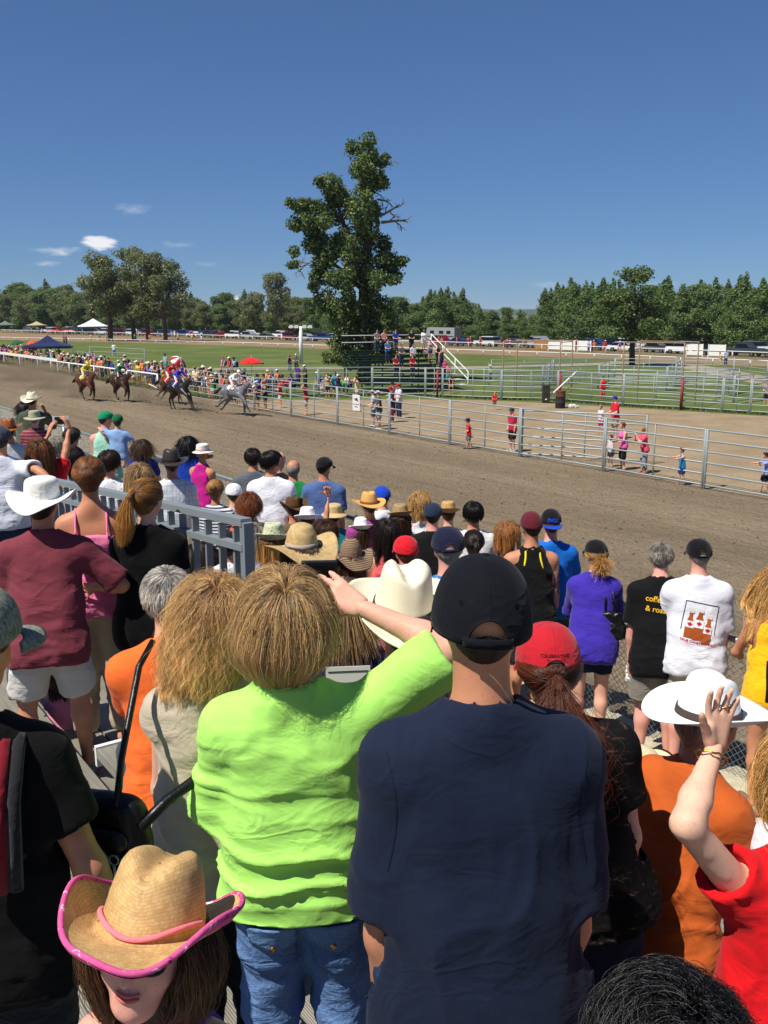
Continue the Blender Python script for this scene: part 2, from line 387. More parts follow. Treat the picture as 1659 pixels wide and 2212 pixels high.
# ---------------------------------------------------------------- people
def rotm(yaw=0.0, pitch=0.0, roll=0.0):
    return np.array(Matrix.Rotation(R(yaw), 3, 'Z') @ Matrix.Rotation(R(-pitch), 3, 'X') @ Matrix.Rotation(R(roll), 3, 'Y'))
def ik(S, T, l1, l2, pole):
    d = T - S; D = np.linalg.norm(d); Dm = min(max(D, abs(l1 - l2) + .01), (l1 + l2) * .999); u = d / (D + 1e-9)
    a = (l1 * l1 - l2 * l2 + Dm * Dm) / (2 * Dm); h = math.sqrt(max(l1 * l1 - a * a, 0)); pl = np.array(pole, float)
    pl = nrm(pl - u * (pl @ u)); return S + u * a + pl * h, S + u * Dm
ARMS = {  # hand target relative to the shoulder in units of body height (outward, forward, up), elbow pole
    'down': ((.012, .02, -.315), (.3, -1, 0)), 'loose': ((.02, .05, -.3), (.4, -1, 0)), 'front': ((-.05, .17, -.17), (.5, -.5, -1)),
    'rail': ((-.02, .2, -.17), (.6, -.6, -.6)), 'cross': ((-.13, .13, -.13), (.7, .2, -1)), 'hip': ((.03, .02, -.2), (1, -.6, 0)),
    'photo': ((-.045, .17, .035), (.6, -.2, -1)), 'shade': ((-.06, .1, .1), (1, .3, -.3)), 'high': ((.02, .1, .29), (1, .2, 0)),
    'fist': ((.03, .16, .1), (.6, .1, -1)), 'lap': ((-.05, .2, -.25), (.8, -.5, -.2)), 'point': ((.05, .31, -.02), (.5, 0, -1)), 'back': ((-.06, -.09, -.24), (1, -1, 0))}
def skel(H, sex='m', lean=3, side=0, twist=0, sit=None, arms=('down', 'down'), head=(0, 0, 0), step=0.0, kid=False, wide=1.0, legs=None, **_):
    J = {}; f = sex == 'f'; J['H'] = H
    t = np.array((math.sin(R(side)), math.sin(R(lean)), 0)); t[2] = math.sqrt(max(1 - t[0] ** 2 - t[1] ** 2, .01)); J['T'] = t
    hc = np.array((0, 0, .52 * H if sit is None else sit + .055 * H)); J['hc'] = hc
    X = np.array(Matrix.Rotation(R(twist), 3, 'Z') @ Vector((1, 0, 0))); X = nrm(X - t * (X @ t)); J['X'] = X; J['Y'] = np.cross(t, X)
    J['X0'] = np.array((1., 0, 0))
    sw = (.088 if f else .099) * H * wide; sh = hc + t * .266 * H
    hs = 1.015 * (.55 * 1.75 + .45 * H) / 1.75; J['hs'] = hs
    J['N0'] = hc + t * .302 * H
    hy, hp, hr = head; Rh = rotm(hy, hp, hr); J['Rh'] = Rh
    tn = nrm(t * .8 + np.array((0, .12, .35)))
    J['Hc'] = J['N0'] + tn * (.047 * H + .118 * hs)
    for i, (sd, sg) in enumerate((('L', -1), ('R', 1))):
        S = sh + X * sg * sw; a = arms[i]
        if isinstance(a, str): tg, pl = ARMS[a]; T = S + H * (X * sg * tg[0] + J['Y'] * tg[1] + np.array((0, 0, tg[2]))); pole = X * sg * pl[0] + J['Y'] * pl[1] + np.array((0, 0, pl[2]))
        else:
            T = np.array(a[0], float); pl = a[1] if len(a) > 1 else (.5, -.5, -1); pole = np.array((pl[0] * sg, pl[1], pl[2]))
        E, Wp = ik(S, T, .172 * H, .148 * H, pole); J['S' + sd], J['E' + sd], J['W' + sd] = S, E, Wp
        hp_ = hc + np.array((sg * .05 * H, 0, -.01 * H)); J['P' + sd] = hp_
        if legs is not None: K, An = [np.array(v, float) * (np.array((sg, 1, 1)) if len(legs) == 2 else 1) for v in (legs[:2] if len(legs) == 2 else (legs[2 * i], legs[2 * i + 1]))]
        elif sit is None:
            An = np.array((sg * .06 * H * wide, sg * step * H * .5 - .01 * H, .045 * H)); K = (hp_ + An) / 2 + np.array((0, .02 * H, .01 * H))
        else:
            K = np.array((sg * .075 * H, .235 * H, sit + .035 * H)); An = np.array((sg * .075 * H, .22 * H, max(.045 * H, sit - .25 * H)))
        J['K' + sd], J['A' + sd] = K, An
    return J
def torso_prims(J, sex, g=1.0, t=0.0):
    H = J['H']; hc, T, X, Y = J['hc'], J['T'], J['X'], J['Y']; f = sex == 'f'; X0 = nrm(J['X0'] - T * (J['X0'] @ T)); Y0 = np.cross(T, X0)
    k = .035 * H; P = []
    P.append(Prim(hc - X0 * .037 * H, hc + X0 * .037 * H, (.071 if f else .067) * H * g + t, (.071 if f else .067) * H * g + t, (Y0, .84), k))
    P.append(Prim(hc + T * .03 * H - X0 * .02 * H, hc + T * .03 * H + X0 * .02 * H, .07 * H * g + t, .07 * H * g + t, (Y0, .8), k))
    P.append(Prim(hc + T * .1 * H - X * .022 * H, hc + T * .1 * H + X * .022 * H, (.056 if f else .062) * H * g + t, (.056 if f else .062) * H * g + t, (Y, .8), k))
    P.append(Prim(hc + T * .17 * H - X * .035 * H, hc + T * .17 * H + X * .035 * H, (.057 if f else .062) * H * g + t, (.057 if f else .062) * H * g + t, (Y, .85), k))
    P.append(Prim(hc + T * .228 * H - X * .042 * H - Y * .008 * H, hc + T * .228 * H + X * .042 * H - Y * .008 * H, .052 * H * (g * .5 + .5) + t, .052 * H * (g * .5 + .5) + t, (Y, .85), k))
    r = (.028 if f else .032) * H + t
    P.append(Prim(J['SL'] + X * .01 * H, J['SR'] - X * .01 * H, r, r, None, k))
    if f: P.append(Prim(hc + T * .2 * H - X * .04 * H + Y * .045 * H, hc + T * .2 * H + X * .04 * H + Y * .045 * H, .038 * H + t, .038 * H + t, None, k))
    for s in 'LR': P.append(Prim(J['N0'] + T * .014 * H - Y * .006 * H, J['S' + s] - T * .004 * H, .028 * H + t, .026 * H + t, None, k))
    return P
def arm_prims(J, s, sex, t=0.0, upto=2.0):
    H = J['H']; f = sex == 'f'; q = .9 if f else 1.0; P = []
    S, E, Wp = J['S' + s], J['E' + s], J['W' + s]
    P.append(Prim(S - J['T'] * .004 * H, E, .03 * H * q + t, .0235 * H * q + t, None, .02 * H))
    m = E + (Wp - E) * .3
    P.append(Prim(E, m, .0235 * H * q + t, .0245 * H * q + t, None, .015 * H)); P.append(Prim(m, Wp, .0245 * H * q + t, .0155 * H * q + t, None, .015 * H))
    return P
def leg_prims(J, s, sex, t=0.0):
    H = J['H']; f = sex == 'f'; P = []; A, K, Pp = J['A' + s], J['K' + s], J['P' + s]
    P.append(Prim(Pp, K, (.054 if f else .051) * H + t, .034 * H + t, None, .025 * H))
    m = K + (A - K) * .3 - np.array((0, .008 * H, 0)); P.append(Prim(K, m, .033 * H + t, .034 * H + t, None, .02 * H)); P.append(Prim(m, A, .034 * H + t, .02 * H + t, None, .02 * H))
    return P
def foot_dir(J, s): return np.array((.12 * (1 if s == 'R' else -1), 1, 0))
def head_prims(J, sex, face=True):
    hs, Rh, Hc = J['hs'], J['Rh'], J['Hc']; H = J['H']
    def h(x, y, z): return Hc + Rh @ (np.array((x, y, z)) * hs)
    xa = Rh @ np.array((1., 0, 0)); P = []; k = .025 * hs
    nr = (.029 if sex == 'f' else .0335) * H * .5 + (.05 if sex == 'f' else .058) * .5 * hs
    P.append(Prim(J['N0'] - J['T'] * .01 * H, h(0, -.018, -.05), nr, nr * .93, None, k))
    P.append(Prim(h(0, -.026, .022), h(0, .022, .027), .0775 * hs, .0745 * hs, None, k))
    P.append(Prim(h(0, .024, -.01), h(0, .044, -.074), .062 * hs, .042 * hs, None, k))
    if face:
        P.append(Prim(h(0, .088, .012), h(0, .106, -.03), .009 * hs, .0135 * hs, None, .012 * hs))
        P.append(Prim(h(-.03, .072, .028), h(.03, .072, .028), .022 * hs, .022 * hs, None, .012 * hs))
        for sg in (-1, 1): P.append(Prim(h(sg * .035, .058, -.03), h(sg * .03, .056, -.035), .026 * hs, .026 * hs, None, .015 * hs))
        P.append(Prim(h(-.015, .082, -.062), h(.015, .082, -.062), .0085 * hs, .0085 * hs, None, .008 * hs))
    for sg in (-1, 1): P.append(Prim(h(sg * .077, -.012, .012), h(sg * .075, -.004, -.03), .019 * hs, .012 * hs, (xa, .42), .006 * hs))
    return P
def hand_prims(Wp, d, n, side, curl=25.0, scale=1.0, spread=6.0, thumb=35.0):
    """palm and five fingers; d = direction of the hand, n = direction the palm faces, side = +1 when the thumb lies towards cross(d, n)"""
    d = nrm(d); n = nrm(n - d * (n @ d)); s = np.cross(d, n) * side; q = scale; P = []; k = .006 * q
    w = lambda a, b, c: Wp + (d * a + s * b + n * c) * q
    for b in (-.028, -.01, .01, .028): P.append(Prim(w(.005, b * .6, 0), w(.088 - abs(b + .005) * .25, b, 0), .0145 * q, .0115 * q, (n, .85), .014 * q))
    P.append(Prim(w(.02, .022, .008), w(.055, .03, .01), .016 * q, .014 * q, None, .012 * q))
    def chain(p, base, angs, segs, rs):
        for i, (a, L) in enumerate(zip(angs, segs)):
            v = base * math.cos(R(a)) + n * math.sin(R(a)); e = p + v * L * q; P.append(Prim(p, e, rs[i] * q, rs[i + 1] * q, None, .004 * q)); p = e
    for b, L, ang in ((.03, .92, 1.2), (.0105, 1.0, .3), (-.0105, .94, -.5), (-.0295, .75, -1.5)):
        base = nrm(d + s * math.tan(R(ang * spread)))
        chain(w(.086 - abs(b - .008) * .3, b, 0), base, (curl * .6, curl * 1.6, curl * 2.3), (.042 * L, .026 * L, .021 * L), (.0098, .0088, .0082, .0068))
    tb = nrm(d * math.cos(R(thumb)) + s * math.sin(R(thumb)) + n * .25)
    chain(w(.03, .03, .008), tb, (curl * .2, curl * .5, curl * .8), (.032, .032, .026), (.0135, .0115, .0105, .008))
    return P
def joinm(parts):
    V = []; Q = []; b = 0
    for v, q in parts:
        if len(v): V.append(v); Q.append(q + b); b += len(v)
    return np.concatenate(V), np.concatenate(Q)
def merge_mesh(name, parts): V, Q = joinm(parts); return mesh(name, V, Q)
def body_mesh(J, sex, c, g=1.0, fine_hands=(), face=True, slim=-.006, hand=None):
    P = torso_prims(J, sex, g, slim); hands = []
    for s in 'LR':
        P += arm_prims(J, s, sex); P += leg_prims(J, s, sex, -.004)
        A = J['A' + s]; fd = nrm(foot_dir(J, s)); H = J['H']
        P.append(Prim(A - fd * .02 * H - np.array((0, 0, .018 * H)), A + fd * .095 * H - np.array((0, 0, .028 * H)), .02 * H, .016 * H, None, .012 * H))
        Wp = J['W' + s]; fa = nrm(Wp - J['E' + s]); hh = (hand or {}).get(s, {})
        d = np.array(hh.get('d', fa), float); sg = 1 if s == 'R' else -1
        n0 = np.array(hh.get('n', -J['X'] * sg * .9 + np.array((0, -.2, -.3))), float)
        sd = hh.get('side', None)
        if sd is None: sd = 1 if s == 'L' else -1
        kw = dict(curl=hh.get('curl', 26), scale=hh.get('scale', 1) * (.35 + .65 * H / 1.72) * (.93 if sex == 'f' else 1), spread=hh.get('spread', 6), thumb=hh.get('thumb', 35))
        if s in fine_hands: hands.append(field_mesh(hand_prims(Wp, d, n0, sd, **kw), .005 if c < .0135 else .0068, post=lambda V, Q: relax(V, Q, 1)))
        elif c < .02: P += [Prim(p.a, p.b, max(p.ra, c * .55), max(p.rb, c * .55), None, p.k) for p in hand_prims(Wp, d, n0, sd, **kw)]
        else: P.append(Prim(Wp, Wp + nrm(d) * .085 * H / 1.7 * 1.6, .016 * H, .02 * H, None, .01))
    P += head_prims(J, sex, face)
    return joinm([field_mesh(P, c, post=smooth_post)] + hands)
def shirt_mesh(J, sex, c, kind='tee', g=1.0, t=.014, hem=.06, sleeve=.72, loose=.01, fold=.006, seed=0.0, neck=1.0, ffreq=(6, 6, 15)):
    H = J['H']; T, hc = J['T'], J['hc']; P = torso_prims(J, sex, g, t); P[0] = P[0].grow(.01); P[1] = P[1].grow(.01)
    Xx = nrm(J['X0'] - T * (J['X0'] @ T)); Y0 = np.cross(T, Xx)
    P.append(Prim(hc - T * .05 * H - Xx * .042 * H, hc - T * .05 * H + Xx * .042 * H, .07 * H * g + t + loose * .6, .07 * H * g + t + loose * .6, (Y0, .86), .03 * H))
    P.append(Prim(hc + T * .1 * H - Xx * .03 * H, hc + T * .1 * H + Xx * .03 * H, .06 * H * g + t + loose, .06 * H * g + t + loose, (Y0, .86), .03 * H))
    tail = []
    if kind in ('tank', 'strap'):
        P = [p for p in P[:5]] + P[-2:]
        if sex == 'f': P.insert(5, Prim(hc + T * .2 * H - J['X'] * .04 * H + J['Y'] * .045 * H, hc + T * .2 * H + J['X'] * .04 * H + J['Y'] * .045 * H, .038 * H + t, .038 * H + t, None, .03 * H))
    else:
        for s in 'LR':
            S, E, Wp = J['S' + s], J['E' + s], J['W' + s]
            if sleeve <= 1.0:
                e = S + (E - S) * sleeve; d = nrm(E - S); sg = 1 if s == 'R' else -1
                P.append(Prim(S, e + d * .05, .033 * H + t * .7, .031 * H + loose * 1.2 + t * .5, None, .02 * H, cut=(e, d)))
                tail.append(Prim(e - d * .03, e + d * .15, .0265 * H + loose * .4, .026 * H + loose * .4, None, 0, sub=True))
            else:
                P.append(Prim(S, E, .033 * H + t * .7, .028 * H + t * .7, None, .02 * H)); e = E + (Wp - E) * min(sleeve - 1, .96); d = nrm(Wp - E)
                P.append(Prim(E, e + d * .04, .028 * H + t * .7, .021 * H + t * .8, None, .015 * H, cut=(e, d)))
    tn = nrm(J['Hc'] - J['N0'])
    tail.append(Prim(J['N0'] + tn * .012 * H * neck, J['N0'] + tn * .12 * H, .037 * H * neck, .05 * H, None, .004, sub=True))
    planes = [(hc - T * hem * H, -T)]
    if kind in ('tank', 'strap'):
        top = hc + T * (.285 if kind == 'tank' else .232) * H
        w = .055 if kind == 'tank' else .01
        V1 = field_mesh(P + ([Prim(J['N0'] + T * .012 * H, J['SL'] * .45 + J['N0'] * .55, .03 * H + t, .028 * H + t, None, .03 * H), Prim(J['N0'] + T * .012 * H, J['SR'] * .45 + J['N0'] * .55, .03 * H + t, .028 * H + t, None, .03 * H)] if kind == 'tank' else []) + tail
                        + ([Prim(J['S' + s] + T * .03 * H, J['S' + s] - T * .085 * H + J['X'] * (.02 * H if s == 'R' else -.02 * H), .04 * H, .036 * H, None, .004, sub=True) for s in 'LR'] if kind == 'tank' else []),
                        c, planes + ([(top, T)] if kind == 'strap' else []), folds(fold, ffreq, seed, 1.0, (0, 9)))
        if kind == 'strap':
            mb = MB(); sp = []
            for sg in (-1, 1):
                pts = []
                for q in np.linspace(0, 1, 9):
                    a = math.pi * q; pts.append(hc + T * (.225 + .09 * math.sin(a) ** .6) * H + J['X'] * sg * .05 * H + J['Y'] * (-.062 + .124 * q) * H)
                mb.tube(pts, .0065, 6)
            V2 = (np.array(mb.V), np.array([f if len(f) == 4 else (f[0], f[1], f[2], f[3]) for f in mb.F if len(f) == 4]))
            return joinm([V1, V2])
        return V1
    lz = (hc[2] - .06 * H, hc[2] + .3 * H)
    return field_mesh(P + tail, c, planes, folds(fold, ffreq, seed, 1.0, lz))
def pants_mesh(J, sex, c, length=1.0, g=1.0, t=.012, loose=.012, fold=.006, seed=0.0, rise=.055, skirt=None):
    H = J['H']; T, hc = J['T'], J['hc']; P = torso_prims(J, sex, g, t)[:2]
    if skirt:
        z1 = hc - np.array((0, 0, skirt * H)); P.append(Prim(hc, z1, .085 * H * g + t, (.085 + .06 * skirt) * H + .02, ((0, 1, 0), .85), .02, cut=None))
        return field_mesh(P, c, [(hc + T * rise * H, T), (z1, (0, 0, -1))], folds(fold, (14, 14, 3), seed))
    tail = []
    for s in 'LR':
        A, K, Pp = J['A' + s], J['K' + s], J['P' + s]
        if length <= .5:
            e = Pp + (K - Pp) * (length / .5); d = nrm(K - Pp)
            P.append(Prim(Pp, e + d * .05, .052 * H * g + t, .044 * H + loose + t, None, .02 * H, cut=(e, d)))
            tail.append(Prim(e - d * .025, e + d * .2, .041 * H + loose * .3, .04 * H + loose * .3, None, 0, sub=True))
        else:
            P.append(Prim(Pp, K, .052 * H * g + t, .036 * H + loose + t, None, .02 * H)); q = (length - .5) / .5 * .97
            e = K + (A - K) * q; d = nrm(A - K); P.append(Prim(K, e + d * .05, .036 * H + loose + t, .026 * H + loose + t, None, .02 * H, cut=(e, d)))
    return field_mesh(P + tail, c, [(hc + T * rise * H, T)], folds(fold, (9, 9, 13), seed))
def shoe_mesh(J, s, c, kind='shoe'):
    H = J['H']; A = J['A' + s]; fd = nrm(foot_dir(J, s)); z = np.array((0, 0, 1.)); g = A - z * .045 * H
    P = [Prim(g - fd * .025 * H + z * .018 * H, g + fd * .1 * H + z * .015 * H, .026 * H, .025 * H, None, .02 * H), Prim(A - z * .012 * H, g + fd * .02 * H + z * .02 * H, .025 * H, .028 * H, None, .015 * H)]
    V, Q = field_mesh(P, c, [(g, -z), (A + z * .002 * H, z)], smooth_post); return mesh('shoe', V, Q)

# ---------------------------------------------------------------- hats (head coordinates: y forward, z up, centre of the skull at the origin)
def sheet(name, G, close=True, uv=None):
    G = np.asarray(G); nr, ns = G.shape[:2]; F = []; n2 = ns if close else ns - 1
    for i in range(nr - 1):
        for j in range(n2): a, b = i * ns + j, i * ns + (j + 1) % ns; F.append((a, a + ns, b + ns, b))
    me = mesh(name, G.reshape(-1, 3), np.array(F))
    ul = me.uv_layers.new(name='UVMap'); vv = np.concatenate([np.zeros((1, ns)), np.cumsum(np.linalg.norm(np.diff(G, axis=0), axis=2), 0)]).mean(1)
    lv = np.empty(len(me.loops), np.int32); me.loops.foreach_get('vertex_index', lv)
    j = lv % ns; fl = (np.arange(len(me.loops)) % 4) >= 2
    u = j / ns * .68; u = np.where(fl & (j == 0) & close, .68, u); ul.data.foreach_set('uv', np.stack([u, vv[lv // ns]], 1).ravel()); return me
def solid(o, t=.004, off=0.0):
    m = o.modifiers.new('thickness', 'SOLIDIFY'); m.thickness = t; m.offset = off; return o
def hat_grid(prof, shape, seg=56, ex=.96, ey=1.16):
    G = []
    for i, (r, z) in enumerate(prof):
        row = []
        for j in range(seg):
            a = 2 * math.pi * j / seg; row.append(shape(r * ex * math.cos(a), r * ey * math.sin(a), z, r, a))
        G.append(row)
    return np.array(G)
def prof_lerp(pts, n):
    pts = np.array(pts, float); d = np.concatenate([[0], np.cumsum(np.linalg.norm(np.diff(pts, axis=0), axis=1))]); t = np.linspace(0, d[-1], n)
    return np.stack([np.interp(t, d, pts[:, 0]), np.interp(t, d, pts[:, 1])], 1)
def hat(kind, par, mat, color, band=None, hs=1.0, curl=.06, brim=.085, ch=.125, seg=56, crease=.035, dip=.015, lift=.0, trim=None, wob=0.0, n=30):
    """a worn hat as a child of its person; par(me, name, mat, color, parent) places it on the head"""
    rc = .089; z0 = .03 + lift; rb = rc + brim
    if kind == 'cowboy':
        pts = [(.001, z0 + ch), (.04, z0 + ch), (.058, z0 + ch - .004), (.07, z0 + ch - .02), (.079, z0 + ch * .55), (.087, z0 + .02), (rc, z0), (rc + .012, z0 - .004), (rb, z0)]
        def shp(x, y, z, r, a):
            if r < rc:
                k = min(max((z - z0) / ch, 0), 1); y2 = y / .1; x *= 1 - .22 * k * max(y2, 0); z -= crease * k * math.exp(-(x / .024) ** 2) * (1 if abs(y) < .07 else .6)
                z += -.022 * k * max(y2, 0) ** 2 ; return (x, y, z)
            q = (r - rc) / brim; cx, sy = math.cos(a), math.sin(a)
            z += curl * q ** 1.6 * cx ** 2 - dip * q * sy ** 2 + wob * q * math.sin(5 * a + 1); x *= 1 - .18 * q * (curl / .08); return (x, y * 1.02, z)
    elif kind == 'sun':
        pts = [(.001, z0 + ch * .86), (.03, z0 + ch * .85), (.06, z0 + ch * .76), (.08, z0 + ch * .5), (.088, z0 + ch * .2), (rc, z0), (rc + .015, z0 - .006), (rb, z0 - dip * 2)]
        def shp(x, y, z, r, a):
            q = max(r - rc, 0) / brim; return (x, y, z + curl * q * math.sin(a * 2 + .6) + wob * q * q * math.sin(5 * a + .4) + .006 * math.sin(3 * a) * q)
    elif kind == 'fedora':
        pts = [(.001, z0 + ch * .84), (.03, z0 + ch * .88), (.055, z0 + ch * .92), (.068, z0 + ch * .84), (.08, z0 + ch * .45), (.088, z0 + .01), (rc, z0), (rc + .008, z0 - .002), (rb, z0 + .004)]
        def shp(x, y, z, r, a):
            if r < rc: k = min(max((z - z0) / ch, 0), 1); x *= 1 - .3 * k * max(y / .1, 0); z -= .012 * k * max(y / .1, 0); return (x, y, z)
            q = (r - rc) / brim; return (x, y, z + q * (curl * max(-math.sin(a), 0) + .012 * abs(math.cos(a)) - .012 * max(math.sin(a), 0)))
    else:  # bucket / brimmed canvas hat
        pts = [(.001, z0 + ch * .72), (.06, z0 + ch * .72), (.078, z0 + ch * .66), (.084, z0 + ch * .55), (.09, z0 + .005), (rc + .004, z0), (rb, z0 - .03)]
        def shp(x, y, z, r, a):
            q = max(r - rc - .004, 0) / brim; return (x, y, z + q * (curl * abs(math.cos(a)) ** 1.5 - dip * abs(math.sin(a))) + wob * q * math.sin(4 * a))
    G = hat_grid(prof_lerp(pts, n), shp, seg) * hs
    o = solid(par(sheet('hat', G), 'hat', mat, color), .0045 * hs)
    if band is not None:
        bp = [(.0895, z0 + .026), (.0925, z0 + .024), (.0935, z0 + .012), (.0945, z0 + .001)] if kind != 'cowboy' else [(.0895, z0 + .024), (.0925, z0 + .022), (.0948, z0 + .008), (.0952, z0 + .001)]
        def sb(x, y, z, r, a):
            if kind in ('cowboy', 'fedora'): x *= 1 - (.22 if kind == 'cowboy' else .3) * min(max((z - z0) / ch, 0), 1) * max(y / .1, 0)
            return (x, y, z)
        b = solid(par(sheet('hat_band', hat_grid(bp, sb, seg) * hs), 'hat_band', FELT, band, o), .002)
    if trim is not None:
        mb = MB(); mb.tube([tuple(p) for p in list(G[-1]) + [G[-1][0]]], .0055 * hs, 6, cap=False); par(mb.mesh('brim_edge'), 'brim_edge', trim[0], trim[1], o)
    return o, G
def cap(par, color, visor=None, back=False, hole=False, hs=1.0, button=None, tall=0.0, mat=None, seams=True, stiff=1.0, drop=0.0, stitch=False):
    """peaked cap: crown of six panels, peak, button, eyelets; back=True wears it backwards"""
    mat = mat or CLOTH; sg = -1 if back else 1; z0 = .018 - drop; ht = .102 + tall + drop; nr, ns = 22, 72; G = []; ell = lambda a, q: (.0915 * math.cos(a), .112 * math.sin(a))
    bk = -sg * math.pi / 2
    for i in range(nr):
        row = []
        for j in range(ns):
            a = 2 * math.pi * j / ns; da = abs((a - bk + math.pi) % (2 * math.pi) - math.pi)
            lowz = z0 - .012 * math.cos(da) * 1.0 + (.05 * max(0, 1 - (da / .42) ** 2) ** .6 if hole else 0)
            ph = (i / (nr - 1)) * math.pi / 2 * .999 + .0006; x, y = ell(a, 0); k = math.sin(ph) ** (.82 - .1 * tall * 10); zz = math.cos(ph) ** .9
            z = z0 + ht * zz
            if i / (nr - 1) > .3 and z < lowz: z = lowz
            zb = z0 - .012 * math.cos(da); z = zb + (z - z0) * ((z0 + ht - zb) / ht)
            z = max(z, lowz)
            g = 1 - .012 * (abs(math.cos(a * 3 + math.pi / 2)) < .05) * seams
            row.append((x * k * g, y * k * g + .004, z))
        G.append(row)
    G = np.array(G) * hs
    o = solid(par(sheet('cap', G), 'cap', mat, color), .003)
    if stitch:
        for j in range(0, ns, ns // 6): mb = MB(); jj = (j + ns // 12 * 0 + ns // 4) % ns; mb.tube([tuple(G[i][jj] * 1.004) for i in range(1, nr) if i < 3 or abs(G[i][jj][2] - G[i - 1][jj][2]) > 1e-5], .0016 * hs, 5, False); par(mb.mesh('seam'), 'seam', mat, tuple(max(x * .8, 3) for x in color), o)
    V = []; nv = 17; rows = 7
    for i in range(rows):
        for j in range(nv):
            a = math.pi / 2 * sg + (j / (nv - 1) - .5) * 2 * 1.12; q = i / (rows - 1); x, y = .0925 * math.cos(a), .113 * math.sin(a)
            e = math.sqrt(max(1 - ((j / (nv - 1) - .5) * 2) ** 2, 0)) ** .7; y += sg * .078 * q * e; x *= 1 + .04 * q
            V.append((x * hs, (y + .004) * hs, (z0 - .008 - .014 * q * e - .03 * (x / .1) ** 2 * q * stiff) * hs))
    F = [(i * nv + j, i * nv + j + 1, (i + 1) * nv + j + 1, (i + 1) * nv + j) for i in range(rows - 1) for j in range(nv - 1)]
    solid(par(mesh('peak', V, np.array(F)), 'peak', mat, visor or color, o), .004)
    bm = bmesh.new(); bmesh.ops.create_uvsphere(bm, u_segments=10, v_segments=6, radius=.0085 * hs, matrix=Matrix.Translation((0, .004 * hs, (z0 + ht + .001) * hs)) @ Matrix.Diagonal((1, 1, .5, 1)))
    me = bpy.data.meshes.new('button'); bm.to_mesh(me); bm.free(); par(me, 'button', mat, button or color, o)
    if hole:
        mb = MB(); n = 12; pts = []
        for j in range(n + 1):
            a = bk + (j / n - .5) * .98; pts.append((.0925 * math.cos(a) * hs, (.1135 * math.sin(a) + .004) * hs, (z0 - .004 + .0 * j) * hs))
        Vv = []; 
        for (x, y, z) in pts: Vv += [(x, y, z - .009 * hs), (x, y, z + .009 * hs)]
        st = solid(par(mesh('strap', Vv, np.array([(2 * j, 2 * j + 2, 2 * j + 3, 2 * j + 1) for j in range(n)])), 'strap', mat, visor or color, o), .002)
    return o

# ---------------------------------------------------------------- hair
SKC = np.array((0, -.004, .022)); SKR = np.array((.081, .106, .084))
def scalp_dirs(m, rng, low=-.55, face=.36, maxz=1.0, part=None):
    out = []
    while len(out) < m:
        v = rng.normal(size=(m * 3, 3)); v /= np.linalg.norm(v, axis=1)[:, None]
        lim = np.where(v[:, 1] > face, .42, np.where(v[:, 1] > -.1, -.28, low)); v = v[(v[:, 2] > lim) & (v[:, 2] < maxz)]
        out += list(v)
    return np.array(out[:m])
def push(p, lift, yb=None, sh=None):
    q = (p - SKC) / (SKR + lift[:, None]); L = np.linalg.norm(q, axis=1); ins = L < 1
    p = np.where(ins[:, None], SKC + q / np.maximum(L, 1e-6)[:, None] * (SKR + lift[:, None]), p)
    # neck and back of the shoulders
    z = p[:, 2]; rn = .056; d = np.hypot(p[:, 0], p[:, 1] + .02); m = (z < -.06) & (d < rn)
    p[m, 0] *= (rn / np.maximum(d[m], .01)); p[m, 1] = (p[m, 1] + .02) * (rn / np.maximum(d[m], .01)) - .02
    if yb is not None:
        lim = np.interp(-z, [.1, .17, .26, .6], [9, yb + .02, yb - .02, yb - .05]); p[:, 1] = np.minimum(p[:, 1], lim)
    return p
